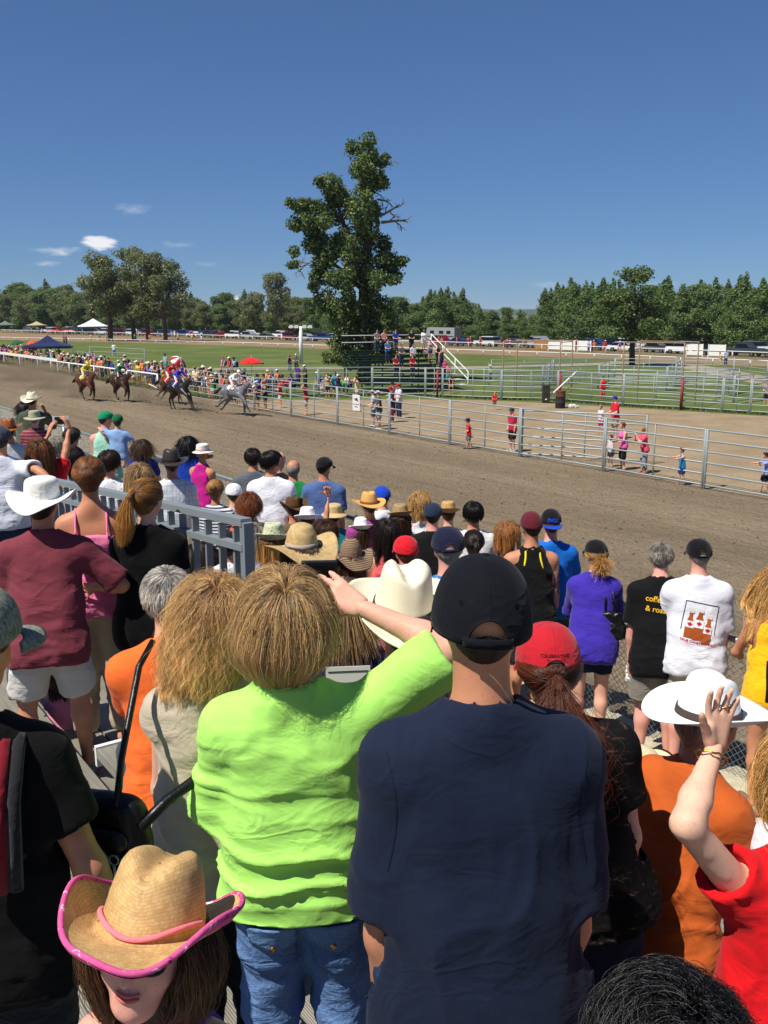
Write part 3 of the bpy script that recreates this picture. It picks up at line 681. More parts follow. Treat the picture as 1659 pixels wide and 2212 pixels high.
def strands(style, m, rng, g=(0, 0, -1), length=.3, wave=.0, wind=(0, 0, 0), tie=(0, -.118, .03), maxz=1.0, yb=-.1, low=-.55, n=14, spread=.022, part=.02, tail=.3, face=.36, ragged=.2, curl=.012, tuck=0.0, lock=.55):
    g = nrm(g); D = scalp_dirs(m, rng, low, face, maxz); lift0 = rng.uniform(.0, .012, m)
    if style in ('pony', 'bun', 'braid'):
        K = np.array(tie); kd = nrm((K - SKC) / SKR); S = np.zeros((m, n, 3)); n1 = n if style == 'bun' else n // 2
        ang = np.arccos(np.clip(D @ kd, -1, 1)); sn = np.sin(ang) + 1e-6
        for i in range(n1):
            t = i / (n1 - 1); d = (np.sin((1 - t) * ang) / sn)[:, None] * D + (np.sin(t * ang) / sn)[:, None] * kd
            S[:, i] = SKC + d * (SKR + lift0[:, None] * math.sin(math.pi * min(t + .1, 1)) + .004)
            if t == 1: S[:, i] = K + rng.normal(size=(m, 3)) * .005
        if style != 'bun':
            L = tail * rng.uniform(.7, 1.05, m); v = np.tile(nrm(kd + np.array((0, -.2, .1))), (m, 1)); off = rng.normal(size=(m, 3)) * spread; ph = rng.uniform(0, 6.28, m)
            for i in range(n1, n):
                t = (i - n1 + 1) / (n - n1); v = v * .45 + (g + np.array(wind)) * .55; v /= np.linalg.norm(v, axis=1)[:, None]
                p = S[:, i - 1] + v * (L / (n - n1))[:, None]
                p = p + off * (.33 if t < .8 else -.25) * (1 if style == 'pony' else .3)
                if wave: p[:, 0] += wave * np.sin(t * 9 + ph) ; 
                S[:, i] = push(p, lift0 + .01, yb)
        return S
    P = SKC + D * (SKR + .002); S = np.zeros((m, n, 3)); S[:, 0] = P; nrmv = D / SKR; nrmv /= np.linalg.norm(nrmv, axis=1)[:, None]
    wh = np.array((part, -.45, .9)); tang = D - wh; tang -= nrmv * np.sum(tang * nrmv, 1)[:, None]; tang /= np.linalg.norm(tang, axis=1)[:, None] + 1e-6
    if style == 'short':
        L = length * rng.uniform(.6, 1.1, m); v = nrmv * .55 + tang * .6 + np.array(wind)
        for i in range(1, n):
            v = v * .8 + (tang * .3 + g * .25) ; v /= np.linalg.norm(v, axis=1)[:, None]; S[:, i] = push(S[:, i - 1] + v * (L / n)[:, None], lift0 + .004 + .006 * i / n)
        return S
    if style == 'curly':
        L = length * rng.uniform(.5, 1.1, m); ph = rng.uniform(0, 6.28, m); r = rng.uniform(.45, 1.1, m) * curl; v = nrmv * .8 + tang * .5
        a = np.cross(nrmv, np.array((.3, .2, 1.))); a /= np.linalg.norm(a, axis=1)[:, None] + 1e-6; b = np.cross(nrmv, a); base = P.copy()
        for i in range(1, n):
            v = v * .85 + g * .22 + np.array(wind) * .1; v /= np.linalg.norm(v, axis=1)[:, None]; base = push(base + v * (L / n)[:, None], lift0 * 3 + .006)
            th = ph + i * .6; k = min(i / 3, 1); S[:, i] = base + (a * np.cos(th)[:, None] + b * np.sin(th)[:, None]) * (r * k)[:, None]
        return S
    # bob / long: falls from the crown, round the head, down the back
    crng = np.random.default_rng(5); ph0 = 7 * vnoise(D * 3.4 + 3); cl_len = .93 + .16 * vnoise(D * 4.2 + 11)
    fly = (rng.uniform(size=m) < .07) * 1.0; L = length * rng.uniform(1.02 - ragged, 1.03, m) * cl_len * (1.0 - .25 * np.clip(-D[:, 2], 0, 1))
    v = nrmv * .35 + tang; v = v + np.stack([vnoise(D * 2.2 + 31), vnoise(D * 2.2 + 47), 0 * D[:, 0]], 1) * .55; ph = ph0 + rng.normal(size=m) * .35; lift = lift0 * .9 + .004 + .015 * np.clip(.5 + .7 * vnoise(D * 4.6 + 21), 0, 1) + fly * .012
    for i in range(1, n):
        t = i / n; v = v * .72 + (g + np.array(wind)) * .3 + rng.normal(size=(m, 3)) * (.014 + .07 * fly[:, None]); v /= np.linalg.norm(v, axis=1)[:, None]
        if tuck: k_ = np.clip(-(S[:, i - 1, 2] - .0) * 12, 0, 1) * tuck; v[:, 0] -= S[:, i - 1, 0] * k_ ; v[:, 1] -= (S[:, i - 1, 1] + .03) * k_
        p = S[:, i - 1] + v * (L / n)[:, None]
        if wave: w = wave * min(t * 2, 1.2); p[:, 0] += w * np.cos(ph + t * 16) ; p[:, 1] += w * .6 * np.sin(ph * 1.7 + t * 14)
        S[:, i] = push(p, lift + (.012 * t if style == 'long' else .008 * math.sin(math.pi * t)), yb)
    if lock and m > 400:   # strands gather into locks towards their tips
        ng = max(m // 70, 30); rt = S[:, 3]; best = np.full(m, 1e9); idx = np.zeros(m, int)
        for j in range(ng):
            d_ = np.sum((rt - rt[j]) ** 2, 1); b_ = d_ < best; best[b_] = d_[b_]; idx[b_] = j
        for i in range(3, n): k_ = lock * min((i - 3) / (n * .6), 1); S[:, i] += (S[idx, i] - S[:, i]) * (k_ * (1 - fly))[:, None]
    return S
def hair_obj(name, S, rad, mat=None):
    m, n = S.shape[:2]; hc = bpy.data.hair_curves.new(name); hc.add_curves([n] * m)
    pa = hc.attributes.get('position') or hc.attributes.new('position', 'FLOAT_VECTOR', 'POINT'); pa.data.foreach_set('vector', S.reshape(-1).astype(np.float32))
    ra = hc.attributes.get('radius') or hc.attributes.new('radius', 'FLOAT', 'POINT')
    ra.data.foreach_set('value', np.tile(np.linspace(1, .35, n) * rad, m).astype(np.float32)); hc.materials.append(mat or HAIR); hc.update_tag(); return hc
def hair_base(style, c, length=.3, hatted=False, tail=.3, tie=(0, -.118, .03), puff=0.0, g=(0, 0, -1), yb=-.1):
    """the mass of hair under the strands (head coordinates)"""
    g = nrm(g); P = [Prim((0, -.026, .022), (0, .018, .026), .0815 + puff, .0785 + puff, None, .01)]
    if style in ('short', 'bun', 'pony', 'braid'): P.append(Prim((0, -.045, -.02), (0, -.04, -.05 - puff * 2), .058 + puff * 2, .045 + puff, None, .03))
    if style in ('bob',):
        P.append(Prim((0, -.03, .0), np.array((0, -.035, 0)) + g * max(length - .16, .05), .086 + puff, .062, None, .03))
    if style == 'curly': P.append(Prim((0, -.03, .02), (0, -.04, -.06), .08 + puff, .066 + puff, None, .03))
    if style == 'long':
        a = np.array((0, -.035, .0)); b = a + g * .12; P.append(Prim(a, b, .084 + puff, .07, None, .03)); e = np.array((0, yb - .02, b[2] - max(length - .3, .06)))
        P.append(Prim(b, e, .062, .035, ((0, 1, 0), .55), .03))
    if style in ('pony', 'braid'):
        K = np.array(tie); q = K + np.array((0, -.035, -.02)); P.append(Prim(K, q, .014, .018, None, .01)); P.append(Prim(q, q + g * tail * .8 + np.array((0, .02, 0)), .018, .008, None, .01))
    if style == 'bun': P.append(Prim(np.array(tie) + np.array((-.008, -.012, 0)), np.array(tie) + np.array((.008, -.012, 0)), .036, .036, ((0, 1, 0), .75), .012))
    P.append(Prim((0, .125, -.035), (0, .13, -.06), .088, .09, None, .01, sub=True))
    for sg in (-1, 1):
        if style not in ('bob', 'long', 'curly'): P.append(Prim((sg * .095, .03, -.035), (sg * .095, .01, -.075), .035, .04, None, .008, sub=True))
    if style in ('short', 'bun', 'pony', 'braid'): P.append(Prim((0, -.03, -.135), (0, .0, -.14), .062, .062, None, .01, sub=True))
    pl = [((0, 0, .045), (0, 0, 1))] if hatted else []
    return field_mesh(P, c, pl, smooth_post)
def bald_fringe(c):
    P = [Prim((0, -.03, .0), (0, -.01, .0), .0835, .08, None, .01), Prim((0, -.045, -.02), (0, -.04, -.055), .058, .045, None, .03), Prim((0, .13, -.02), (0, .13, -.05), .105, .1, None, .01, sub=True),
         Prim((0, -.03, -.135), (0, 0, -.14), .062, .062, None, .01, sub=True), Prim((0, -.02, .09), (0, .03, .1), .08, .08, None, .01, sub=True)]
    return field_mesh(P, c, [], smooth_post)

# ---------------------------------------------------------------- a person from a description
SK = dict(fair=(224, 172, 148), tan=(196, 136, 104), pink=(226, 164, 146), brown=(150, 98, 72), deep=(110, 72, 54))
HC = dict(black=(16, 14, 13), dark=(38, 27, 20), brown=(78, 52, 32), auburn=(120, 66, 34), blond=(176, 132, 76), ash=(150, 122, 84), ginger=(140, 82, 40), grey=(140, 134, 126), white=(205, 200, 192), red=(96, 44, 24))
CACHE = {}
def cached(key, fn):
    if key is None: return fn()
    if key not in CACHE: CACHE[key] = fn()
    return CACHE[key]
FLOORS = []
def deck(p):
    """height of the stand under a point: steps down towards the walkway"""
    n = p[0] * EN[0] + p[1] * EN[1]
    for lim, z in ((.7, 1.55), (1.3, 1.35), (1.9, 1.17), (2.5, 1.0), (3.1, .85), (3.9, .65), (5.0, .4)):
        if n < lim: return ZW + z
    return ZW
def person(label, loc=None, head_at=None, floor=None, rz=0.0, H=1.7, sex='m', skin='fair', pose=None, top=None, bottom=None, hair=None, hatw=None, cell=.014, group=None, key=None, shoes=None, g=1.0, hands=(), hand=None, near=False, fit=True, name='person', parent=None, fine_legs=False, kid=False):
    """top = (kind, colour, options); bottom = (length, colour, options); hair = (style, colour, options); hatw = function(par, hs)"""
    pose = dict(pose or {}); pose['kid'] = kid
    seat = pose.get('sit')
    if head_at is not None:
        hw = np.array(head_at, float)
        for _ in range(3 if fit else 1):
            J = skel(H, sex, **pose); ca, sa = math.cos(rz), math.sin(rz); q = J['Hc']
            base = np.array((hw[0] - (q[0] * ca - q[1] * sa), hw[1] - (q[0] * sa + q[1] * ca), 0)); fz = deck(base) if floor is None else floor
            if not fit: fz = hw[2] - q[2]; break
            want = hw[2] - fz; H = min(max(H * (1 + (want - q[2]) / (q[2] if seat is None else (q[2] - seat))), .85 * H), 1.15 * H)
        loc = (base[0], base[1], fz)
        aw = pose.pop('aw', None)
        if aw:
            A = list(pose.get('arms', ('down', 'down')))
            for i, v in aw.items():
                p = np.array(at(*v[0])) - np.array(loc); A[i] = ((p[0] * ca + p[1] * sa, -p[0] * sa + p[1] * ca, p[2]), v[1])
            pose['arms'] = tuple(A)
        FLOORS.append((label[:30], round(H, 2), round(hw[2] - fz - skel(H, sex, **pose)['Hc'][2], 3)))
    H = round(H, 3); J = skel(H, sex, **pose); c = cell; kk = None if key is None else key
    e = empty(name, loc, rz, label, 'person', group)
    sk = SK[skin] if isinstance(skin, str) else skin
    T4 = Matrix.Translation(Vector(J['Hc'])) @ Matrix(J['Rh'].tolist()).to_4x4()
    def par(me, nm, mat, color, parent=None):
        o = obj(nm, me, mat, parent or e, color=color)
        if parent is None: o.matrix_local = T4
        return o
    k = lambda *a: None if kk is None else (kk,) + a
    bm = cached(k('body'), lambda: merge_mesh('body', [body_mesh(J, sex, c * (1.0 if key is not None else 1.25 if kid is False or c > .009 else 1.0), g, hands, near or c < .02, hand=hand)]))
    body = obj('body', bm, SKIN, e, color=sk); P = dict(root=e, body=body, J=J, par=par, H=H)
    if top:
        kd, colr, o = top[0], top[1], dict(top[2]) if len(top) > 2 else {}
        mt = o.pop('mat', CLOTH); nm = o.pop('name', {'tee': 'shirt', 'tank': 'tank_top', 'strap': 'camisole'}.get(kd, kd)); cc = o.pop('cell', c)
        me = cached(k('top', kd, tuple(sorted(o.items()))), lambda: merge_mesh(nm, [shirt_mesh(J, sex, cc, kd, g, seed=o.pop('seed', H * 31 + len(label)), **o)]))
        P['top'] = obj(nm, me, mt, e, color=colr)
        if kd == 'tee' and c < .016 and key is None:
            tn = nrm(J['Hc'] - J['N0']); xa = nrm(J['X'] - tn * (J['X'] @ tn)); ya = np.cross(tn, xa); r_ = (.0375 * H + .004) * (o.get('neck', 1.0)); cen = J['N0'] + tn * (.02 * H); mb = MB()
            mb.tube([tuple(cen + (xa * math.cos(a) * 1.08 + ya * math.sin(a) * 1.0) * r_ + tn * (-.012 * math.sin(a))) for a in np.linspace(0, 2 * math.pi, 33)], .0085, 6, False); mb.build('collar', mt, P['top'], color=tuple(x * .92 for x in colr))
    if bottom:
        ln, colr, o = bottom[0], bottom[1], dict(bottom[2]) if len(bottom) > 2 else {}
        mt = o.pop('mat', CLOTH); nm = o.pop('name', 'skirt' if 'skirt' in o else ('shorts' if ln <= .55 else 'trousers'))
        me = cached(k('bot', ln, tuple(sorted(o.items()))), lambda: merge_mesh(nm, [pants_mesh(J, sex, c * (1.1 if key is not None or fine_legs else 1.7), ln, g, seed=H * 17, **o)]))
        P['bottom'] = obj(nm, me, mt, e, color=colr)
    hs = J['hs']; gl = J['Rh'].T @ np.array((0, 0, -1.0))
    if hair:
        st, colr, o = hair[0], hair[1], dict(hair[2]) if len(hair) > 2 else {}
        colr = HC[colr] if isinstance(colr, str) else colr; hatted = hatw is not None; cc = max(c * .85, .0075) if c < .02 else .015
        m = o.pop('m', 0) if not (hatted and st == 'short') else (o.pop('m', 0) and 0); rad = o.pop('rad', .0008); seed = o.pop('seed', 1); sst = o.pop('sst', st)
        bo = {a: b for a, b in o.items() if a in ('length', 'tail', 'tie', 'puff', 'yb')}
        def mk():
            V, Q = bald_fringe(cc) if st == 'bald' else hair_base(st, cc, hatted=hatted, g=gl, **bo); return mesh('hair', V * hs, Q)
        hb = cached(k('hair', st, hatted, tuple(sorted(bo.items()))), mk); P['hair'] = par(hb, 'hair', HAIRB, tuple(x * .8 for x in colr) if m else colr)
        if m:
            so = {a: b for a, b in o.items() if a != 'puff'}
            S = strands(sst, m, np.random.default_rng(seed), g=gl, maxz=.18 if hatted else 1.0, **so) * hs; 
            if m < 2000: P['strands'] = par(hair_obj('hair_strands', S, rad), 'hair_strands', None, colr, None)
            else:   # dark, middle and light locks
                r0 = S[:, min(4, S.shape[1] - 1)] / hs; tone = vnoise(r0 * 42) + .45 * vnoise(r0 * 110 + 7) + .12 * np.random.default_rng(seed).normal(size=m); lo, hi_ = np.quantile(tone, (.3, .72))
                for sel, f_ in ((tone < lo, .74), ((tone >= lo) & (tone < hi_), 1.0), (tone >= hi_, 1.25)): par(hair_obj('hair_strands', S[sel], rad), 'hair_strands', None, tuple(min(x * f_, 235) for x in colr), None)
    if hatw: P['hat'] = hatw(par, hs)
    if shoes:
        for s in 'LR':
            me = cached(k('shoe', s), lambda: shoe_mesh(J, s, max(c * .8, .01))); obj('shoe', me, LEATHER, e, color=shoes)
    return P
BV = {}
def on_surface(target, me, name, mat, color, O, X, Y, Dn, eps=.002, parent=None):
    """lays a flat print (x, y plane of me, metres) on a garment: each vertex is carried along Dn until it meets the cloth"""
    if target.name not in BV: BV[target.name] = BVHTree.FromPolygons([v.co for v in target.data.vertices], [p.vertices for p in target.data.polygons])
    bvh = BV[target.name]
    bad = set()
    O, X, Y, Dn = Vector(O), Vector(X), Vector(Y), Vector(Dn).normalized(); last = None
    for v in me.vertices:
        p = O + X * v.co.x + Y * v.co.y; h = bvh.ray_cast(p, Dn)
        if h[0] is not None: v.co = h[0] - Dn * (eps + v.co.z); last = (h[0] - p).dot(Dn)
        else: bad.add(v.index)
    if bad:
        bm = bmesh.new(); bm.from_mesh(me); bm.verts.ensure_lookup_table(); bmesh.ops.delete(bm, geom=[bm.verts[i] for i in bad], context='VERTS'); bm.to_mesh(me); bm.free()
    me.polygons.foreach_set('use_smooth', [True] * len(me.polygons)); me.update(); return obj(name, me, mat, parent or target, color=color)
def text_mesh(s, size, align='CENTER', bold=0.0):
    cu = bpy.data.curves.new('lettering', 'FONT'); cu.body = s; cu.size = size; cu.align_x = align; cu.offset = bold; cu.resolution_u = 3
    o = bpy.data.objects.new('lettering', cu); COL.objects.link(o); bpy.context.view_layer.update()
    me = bpy.data.meshes.new_from_object(o.evaluated_get(bpy.context.evaluated_depsgraph_get())); bpy.data.objects.remove(o); bpy.data.curves.remove(cu); return me
def grid_sheet(w, h, nx, ny):
    V = [((i / nx - .5) * w, (j / ny - .5) * h, 0) for j in range(ny + 1) for i in range(nx + 1)]
    return mesh('print', V, np.array([(j * (nx + 1) + i, j * (nx + 1) + i + 1, (j + 1) * (nx + 1) + i + 1, (j + 1) * (nx + 1) + i) for j in range(ny) for i in range(nx)]))
def poly_sheet(pts):
    bm = bmesh.new(); vs = [bm.verts.new((x, y, 0)) for x, y in pts]; bm.faces.new(vs); bmesh.ops.triangulate(bm, faces=bm.faces[:])
    
    for _ in range(4):
        L = [e for e in bm.edges if e.calc_length() > .018]
        if not L: break
        bmesh.ops.subdivide_edges(bm, edges=L, cuts=1); bmesh.ops.triangulate(bm, faces=bm.faces[:])
    me = bpy.data.meshes.new('print'); bm.to_mesh(me); bm.free(); return me

# ---------------------------------------------------------------- ground
def m_ground(name, c1, c2, c3, s1, s2, rot=0.0, stretch=(1, 1, 1), bmp=.6, bd=.04, speck=None, rough=.95):
    m, nd, ln, b = nt(name); v = mapping(nd, ln, stretch, (0, 0, rot)); w = mapping(nd, ln)
    n1 = noise(nd, ln, v, s1, 6, .6); n2 = noise(nd, ln, w, s2, 5, .65)
    c = ramp(nd, ln, n1, [(.3, lin(c1)), (.52, lin(c2)), (.72, lin(c3))])
    k = ramp(nd, ln, n2, [(.3, (.8,) * 3), (.7, (1.16,) * 3)]); c = mixc(nd, ln, 1.0, c, k, 'MULTIPLY')
    if speck:
        n3 = noise(nd, ln, w, speck[0], 3, .7); c = mixc(nd, ln, ramp(nd, ln, n3, [(speck[1], (0, 0, 0)), (speck[1] + .06, (1, 1, 1))]), c, lin(speck[2]))
    ln.new(c, b.inputs['Base Color']); b.inputs['Roughness'].default_value = rough; b.inputs['Specular IOR Level'].default_value = .1
    h = nmath(nd, ln, 'ADD', noise(nd, ln, v, s1 * 6, 5, .7), nmath(nd, ln, 'MULTIPLY', n2, .6)); bump(nd, ln, h, bmp, bd, b); return m
GRASS = M('grass_field', lambda n: m_ground(n, (78, 92, 46), (94, 106, 56), (114, 120, 68), .12, 6, bmp=.8, bd=.06))
def m_track(name):
    m, nd, ln, b = nt(name); w = mapping(nd, ln); al = mapping(nd, ln, (1, 1, 1), (0, 0, -TRK_ROT))
    def st(sc, scale, det=4, rough=.6, dist=.0): mp_ = nd.new('ShaderNodeMapping'); mp_.inputs['Scale'].default_value = sc; ln.new(al, mp_.inputs[0]); return noise(nd, ln, mp_.outputs[0], scale, det, rough, dist)
    big = st((.06, .35, 1), 1.0, 4); lines = st((.05, 3.2, 1), 1.0, 5, .65, .3); mid_ = noise(nd, ln, w, 1.7, 5, .7); fine = noise(nd, ln, w, 11, 6, .72); speck = noise(nd, ln, w, 5.5, 4, .75)
    c = ramp(nd, ln, big, [(.3, lin((130, 115, 94))), (.55, lin((145, 129, 106))), (.75, lin((160, 143, 119)))])
    for n_, lo, hi, a, z in ((lines, .35, .65, .9, 1.08), (mid_, .3, .7, .88, 1.1), (fine, .3, .72, .74, 1.2)): c = mixc(nd, ln, 1.0, c, ramp(nd, ln, n_, [(lo, (a,) * 3), (hi, (z,) * 3)]), 'MULTIPLY')
    c = mixc(nd, ln, ramp(nd, ln, speck, [(.66, (0, 0, 0)), (.74, (.8, .8, .8))]), c, lin((92, 77, 59))); ln.new(c, b.inputs['Base Color']); b.inputs['Roughness'].default_value = .95; b.inputs['Specular IOR Level'].default_value = .08
    h = nmath(nd, ln, 'ADD', nmath(nd, ln, 'MULTIPLY', fine, .5), nmath(nd, ln, 'ADD', nmath(nd, ln, 'MULTIPLY', lines, .5), nmath(nd, ln, 'ADD', mid_, nmath(nd, ln, 'MULTIPLY', speck, .7)))); bump(nd, ln, h, 1.0, .13, b); return m
DIRT = M('track_dirt', m_track)
_old = ('', lambda n: m_ground(n, (116, 103, 84), (124, 110, 90), (132, 118, 97), .9, 9, math.pi - TRK_ROT, (.3, 1.5, 1), 1.0, .05, (26, .67, (80, 68, 52))))
ARENA = M('arena_dirt', lambda n: m_ground(n, (136, 118, 94), (150, 132, 106), (160, 143, 117), .5, 8, bmp=.6, bd=.03, speck=(14, .68, (112, 96, 74))))
FARDIRT = M('far_track_dirt', lambda n: m_ground(n, (128, 106, 82), (140, 118, 92), (150, 128, 100), .3, 4))
GRAVEL = M('path_gravel', lambda n: m_ground(n, (138, 128, 112), (152, 142, 126), (164, 154, 138), .8, 10))
g = MB(); g.poly([(-6000, -3000), (6000, -3000), (6000, 9000), (-6000, 9000)], -.004); tag(g.build('ground', GRASS), kind='structure')
def flat(name, pts, z, mat): mb = MB(); mb.poly(pts, z); return tag(mb.build(name, mat), kind='structure')
# the near straight, gently rutted
V = []; nu, nn = 220, 46
for i in range(nu + 1):
    for j in range(nn + 1):
        u = -60 + 230 * (i / nu); n = 6.6 + 19.2 * j / nn; p = tr(u, n)
        V.append((p[0], p[1], .016 + .012 * math.sin(n * 5.1 + .6 * math.sin(u * .13)) * (0 < j < nn) + (random.random() - .5) * .014))
tag(obj('race_track', mesh('race_track', V, np.array([(i * (nn + 1) + j, i * (nn + 1) + j + 1, (i + 1) * (nn + 1) + j + 1, (i + 1) * (nn + 1) + j) for i in range(nu) for j in range(nn)])), DIRT), kind='structure')
flat('arena_ground', [tr(*p)[:2] for p in ((57.5, 25.2), (52, 31), (48.6, 36.6), (46, 39.6), (43, 41.3), (39, 42.9), (29, 46.2), (10, 50), (-14, 54), (-14, 25.2))][::-1], .012, ARENA)
def ribbon(pts, w):
    pts = [np.array(p, float) for p in pts]; L = []; Rr = []
    for i, p in enumerate(pts):
        t = nrm(pts[min(i + 1, len(pts) - 1)] - pts[max(i - 1, 0)]); n = np.array((-t[1], t[0])); L.append(p + n * w / 2); Rr.append(p - n * w / 2)
    return L, Rr
def strip(name, pts, w, z, mat):
    L, Rr = ribbon(pts, w); n = len(pts); V = [(p[0], p[1], z) for p in L] + [(p[0], p[1], z) for p in Rr]
    return tag(obj(name, mesh(name, V, np.array([(i, n + i, n + i + 1, i + 1) for i in range(n - 1)]), False), mat), kind='structure')
strip('path', [(-22, 94), (-12, 97), (0, 98), (8, 98.5), (14, 100), (21, 104), (28, 108), (31.5, 107), (32.5, 101), (32.6, 92), (32, 80), (31.5, 60)], 4.2, .006, GRAVEL)
RAIL_IN = [(-92, 214), (-78, 203), (-60, 193.5), (-31, 171.5), (-22.7, 165), (8.8, 134.8), (25, 119.6), (38, 103.6), (47, 92)]
RAIL_OUT = [(-128, 305), (-92, 262), (-70, 243), (-40, 214), (8.5, 161), (23, 146.5), (30, 136), (42, 120), (54, 103)]
V = [(p[0], p[1], .004) for p in RAIL_IN] + [(p[0], p[1], .004) for p in RAIL_OUT]; n = len(RAIL_IN)
tag(obj('far_track', mesh('far_track', V, np.array([(i, i + 1, n + i + 1, n + i) for i in range(n - 1)]), False), FARDIRT), kind='structure')
flat('parking_ground', [(-140, 300), (-70, 244), (8.5, 162), (42, 121), (54, 104), (75, 125), (60, 160), (20, 200), (-60, 285), (-130, 340)], .002, M('parking_dirt', lambda n: m_ground(n, (96, 92, 62), (118, 106, 78), (130, 116, 90), .2, 3)))
# distant wooded ridge
V = []; F = []; nr = 120
for i in range(nr + 1):
    a = R(-60 + 120 * i / nr); d = 3600; h = 22 + 10 * math.sin(i * .21 + 1) + 6 * math.sin(i * .53) + 4 * math.sin(i * 1.3)
    if 3 < math.degrees(a) < 12: h += 6
    for q, z in ((0, 0), (200, h * .7), (450, h), (900, h * .8)): V.append((math.sin(a) * (d + q), math.cos(a) * (d + q), z - .1))
F = [(i * 4 + k, (i + 1) * 4 + k, (i + 1) * 4 + k + 1, i * 4 + k + 1) for i in range(nr) for k in range(3)]
tag(obj('hills', mesh('hills', V, np.array(F)), M('far_forest', lambda n: m_ground(n, (36, 56, 34), (44, 66, 40), (54, 76, 46), .01, .05))), kind='structure')
# clods and stones on the track, grass along the rails
def scatter(name, mat, pts, size, flatz=.6, seed=1, label=None):
    rng = np.random.default_rng(seed); base = np.array([(1, 0, 0), (-.5, .87, 0), (-.5, -.87, 0), (0, 0, 1.0)]); Fb = np.array([(0, 1, 3), (1, 2, 3), (2, 0, 3)])
    pts = np.array(pts); m = len(pts); s = size * rng.lognormal(0, .45, m); a = rng.uniform(0, 6.28, m); ca, sa = np.cos(a), np.sin(a)
    V = np.zeros((m, 4, 3)); B = base[None] * rng.uniform(.6, 1.3, (m, 4, 1)); V[:, :, 0] = (B[:, :, 0] * ca[:, None] - B[:, :, 1] * sa[:, None]) * s[:, None]; V[:, :, 1] = (B[:, :, 0] * sa[:, None] + B[:, :, 1] * ca[:, None]) * s[:, None]; V[:, :, 2] = B[:, :, 2] * s[:, None] * flatz
    V += pts[:, None]; F = (Fb[None] + np.arange(m)[:, None, None] * 4).reshape(-1, 3)
    return tag(obj(name, mesh(name, V.reshape(-1, 3), F), mat), kind='stuff')
rng = np.random.default_rng(11)
cl = [tr(u, n, .01) for u, n in zip(rng.uniform(2, 75, 9000), rng.uniform(7.2, 24.4, 9000))]
scatter('dirt', M('dark_clod', m_plain((84, 70, 54), .95, var=.3)), cl, .026, .7)
def blades(name, pts, h, mat, seed=1):
    rng = np.random.default_rng(seed); pts = np.array(pts); m = len(pts); a = rng.uniform(0, 6.28, m); hh = h * rng.uniform(.4, 1.2, m); w = .018 * hh / h * 2
    V = np.zeros((m, 3, 3)); V[:, 0] = pts; V[:, 1] = pts; V[:, 0, 0] += np.cos(a) * w; V[:, 0, 1] += np.sin(a) * w; V[:, 1, 0] -= np.cos(a) * w; V[:, 1, 1] -= np.sin(a) * w
    V[:, 2] = pts; V[:, 2, 2] += hh; V[:, 2, 0] += rng.normal(0, .3, m) * hh; V[:, 2, 1] += rng.normal(0, .3, m) * hh
    return tag(obj(name, mesh(name, V.reshape(-1, 3), np.arange(m * 3).reshape(-1, 3)), mat), kind='stuff')
def m_blade(name):
    m, nd, ln, b = nt(name); gi = nd.new('ShaderNodeNewGeometry'); ln.new(ramp(nd, ln, gi.outputs['Random Per Island'], [(0, lin((60, 78, 28))), (.6, lin((92, 104, 44))), (1, lin((134, 126, 76)))]), b.inputs['Base Color']); b.inputs['Roughness'].default_value = .8; return m
BLADE = M('grass_blade', m_blade)
P = [tr(u, n, 0) for u, n in zip(rng.uniform(56, 125, 16000), 25.9 + np.abs(rng.normal(0, .55, 16000)))]
sf = [(-10.5, 62.6), (-4.4, 63.1), (-.8, 63.9), (2.8, 63.3), (7.6, 60.6), (11.1, 59.6), (14.4, 56.2), (17.3, 54.3), (20.2, 51.7), (26, 47)]
for i in range(len(sf) - 1):
    a, b = np.array(sf[i]), np.array(sf[i + 1]); q = rng.uniform(0, 1, 1500)
    P += [(*(a + (b - a) * t + rng.normal(0, .35, 2) + np.array((.3, .5))), 0) for t in q]
blades('grass', P, .13, BLADE)

# ---------------------------------------------------------------- fences and rails
WHITE = M('white_paint', m_plain((228, 228, 224), .5, var=.05, scale=2)); RUST = M('rusty_steel', m_plain((158, 134, 110), .7, .2, var=.35, scale=1.5)); REDP = M('red_paint', m_plain((150, 58, 62), .6, var=.2, scale=5))
def m_steel(name):
    m, nd, ln, b = nt(name); v = mapping(nd, ln); n = noise(nd, ln, v, 2.2, 6, .7)
    ln.new(ramp(nd, ln, n, [(.25, lin((134, 146, 148))), (.6, lin((166, 174, 174))), (.72, lin((152, 150, 140))), (.8, lin((128, 96, 68)))]), b.inputs['Base Color'])
    b.inputs['Metallic'].default_value = .25; b.inputs['Roughness'].default_value = .5; return m
PANEL = M('galvanised_panel', m_steel)
PM = {}
def unit_tube(r, n=6, mat=None):
    k = (r, n)
    if k not in PM: mb = MB(); mb.tube([(0, 0, 0), (1, 0, 0)], r, n); PM[k] = mb.mesh('tube')
    return PM[k]
def bar(name, a, b, r, mat, par, n=6):
    """a straight tube from a to b (parent coordinates), one shared mesh per gauge"""
    a, b = Vector(a), Vector(b); o = obj(name, unit_tube(r, n), mat, par); d = b - a; s = d.length
    o.matrix_local = Matrix.Translation(a) @ d.to_track_quat('X', 'Z').to_matrix().to_4x4() @ Matrix.Diagonal((s, 1, 1, 1)); return o
def panel(a, b, label, h=1.93, rails=6, grp='steel livestock panels round the arena', r=.03, z=0.0, foot=.17):
    a, b = np.array(a[:2], float), np.array(b[:2], float); L = np.linalg.norm(b - a); e = empty('livestock_panel', (*a, z), math.atan2(*(b - a)[::-1]), label, 'fence panel', grp); g_ = .04
    for x in (g_, L - g_): bar('post', (x, 0, 0), (x, 0, h), .042, PANEL, e, 8)
    for i in range(rails): q = foot + (h - .03 - foot) * i / (rails - 1); bar('rail', (g_, 0, q), (L - g_, 0, q), r, PANEL, e)
    bar('upright', (L * .52, .0, foot), (L * .52, 0, h - .03), r * .9, PANEL, e); return e
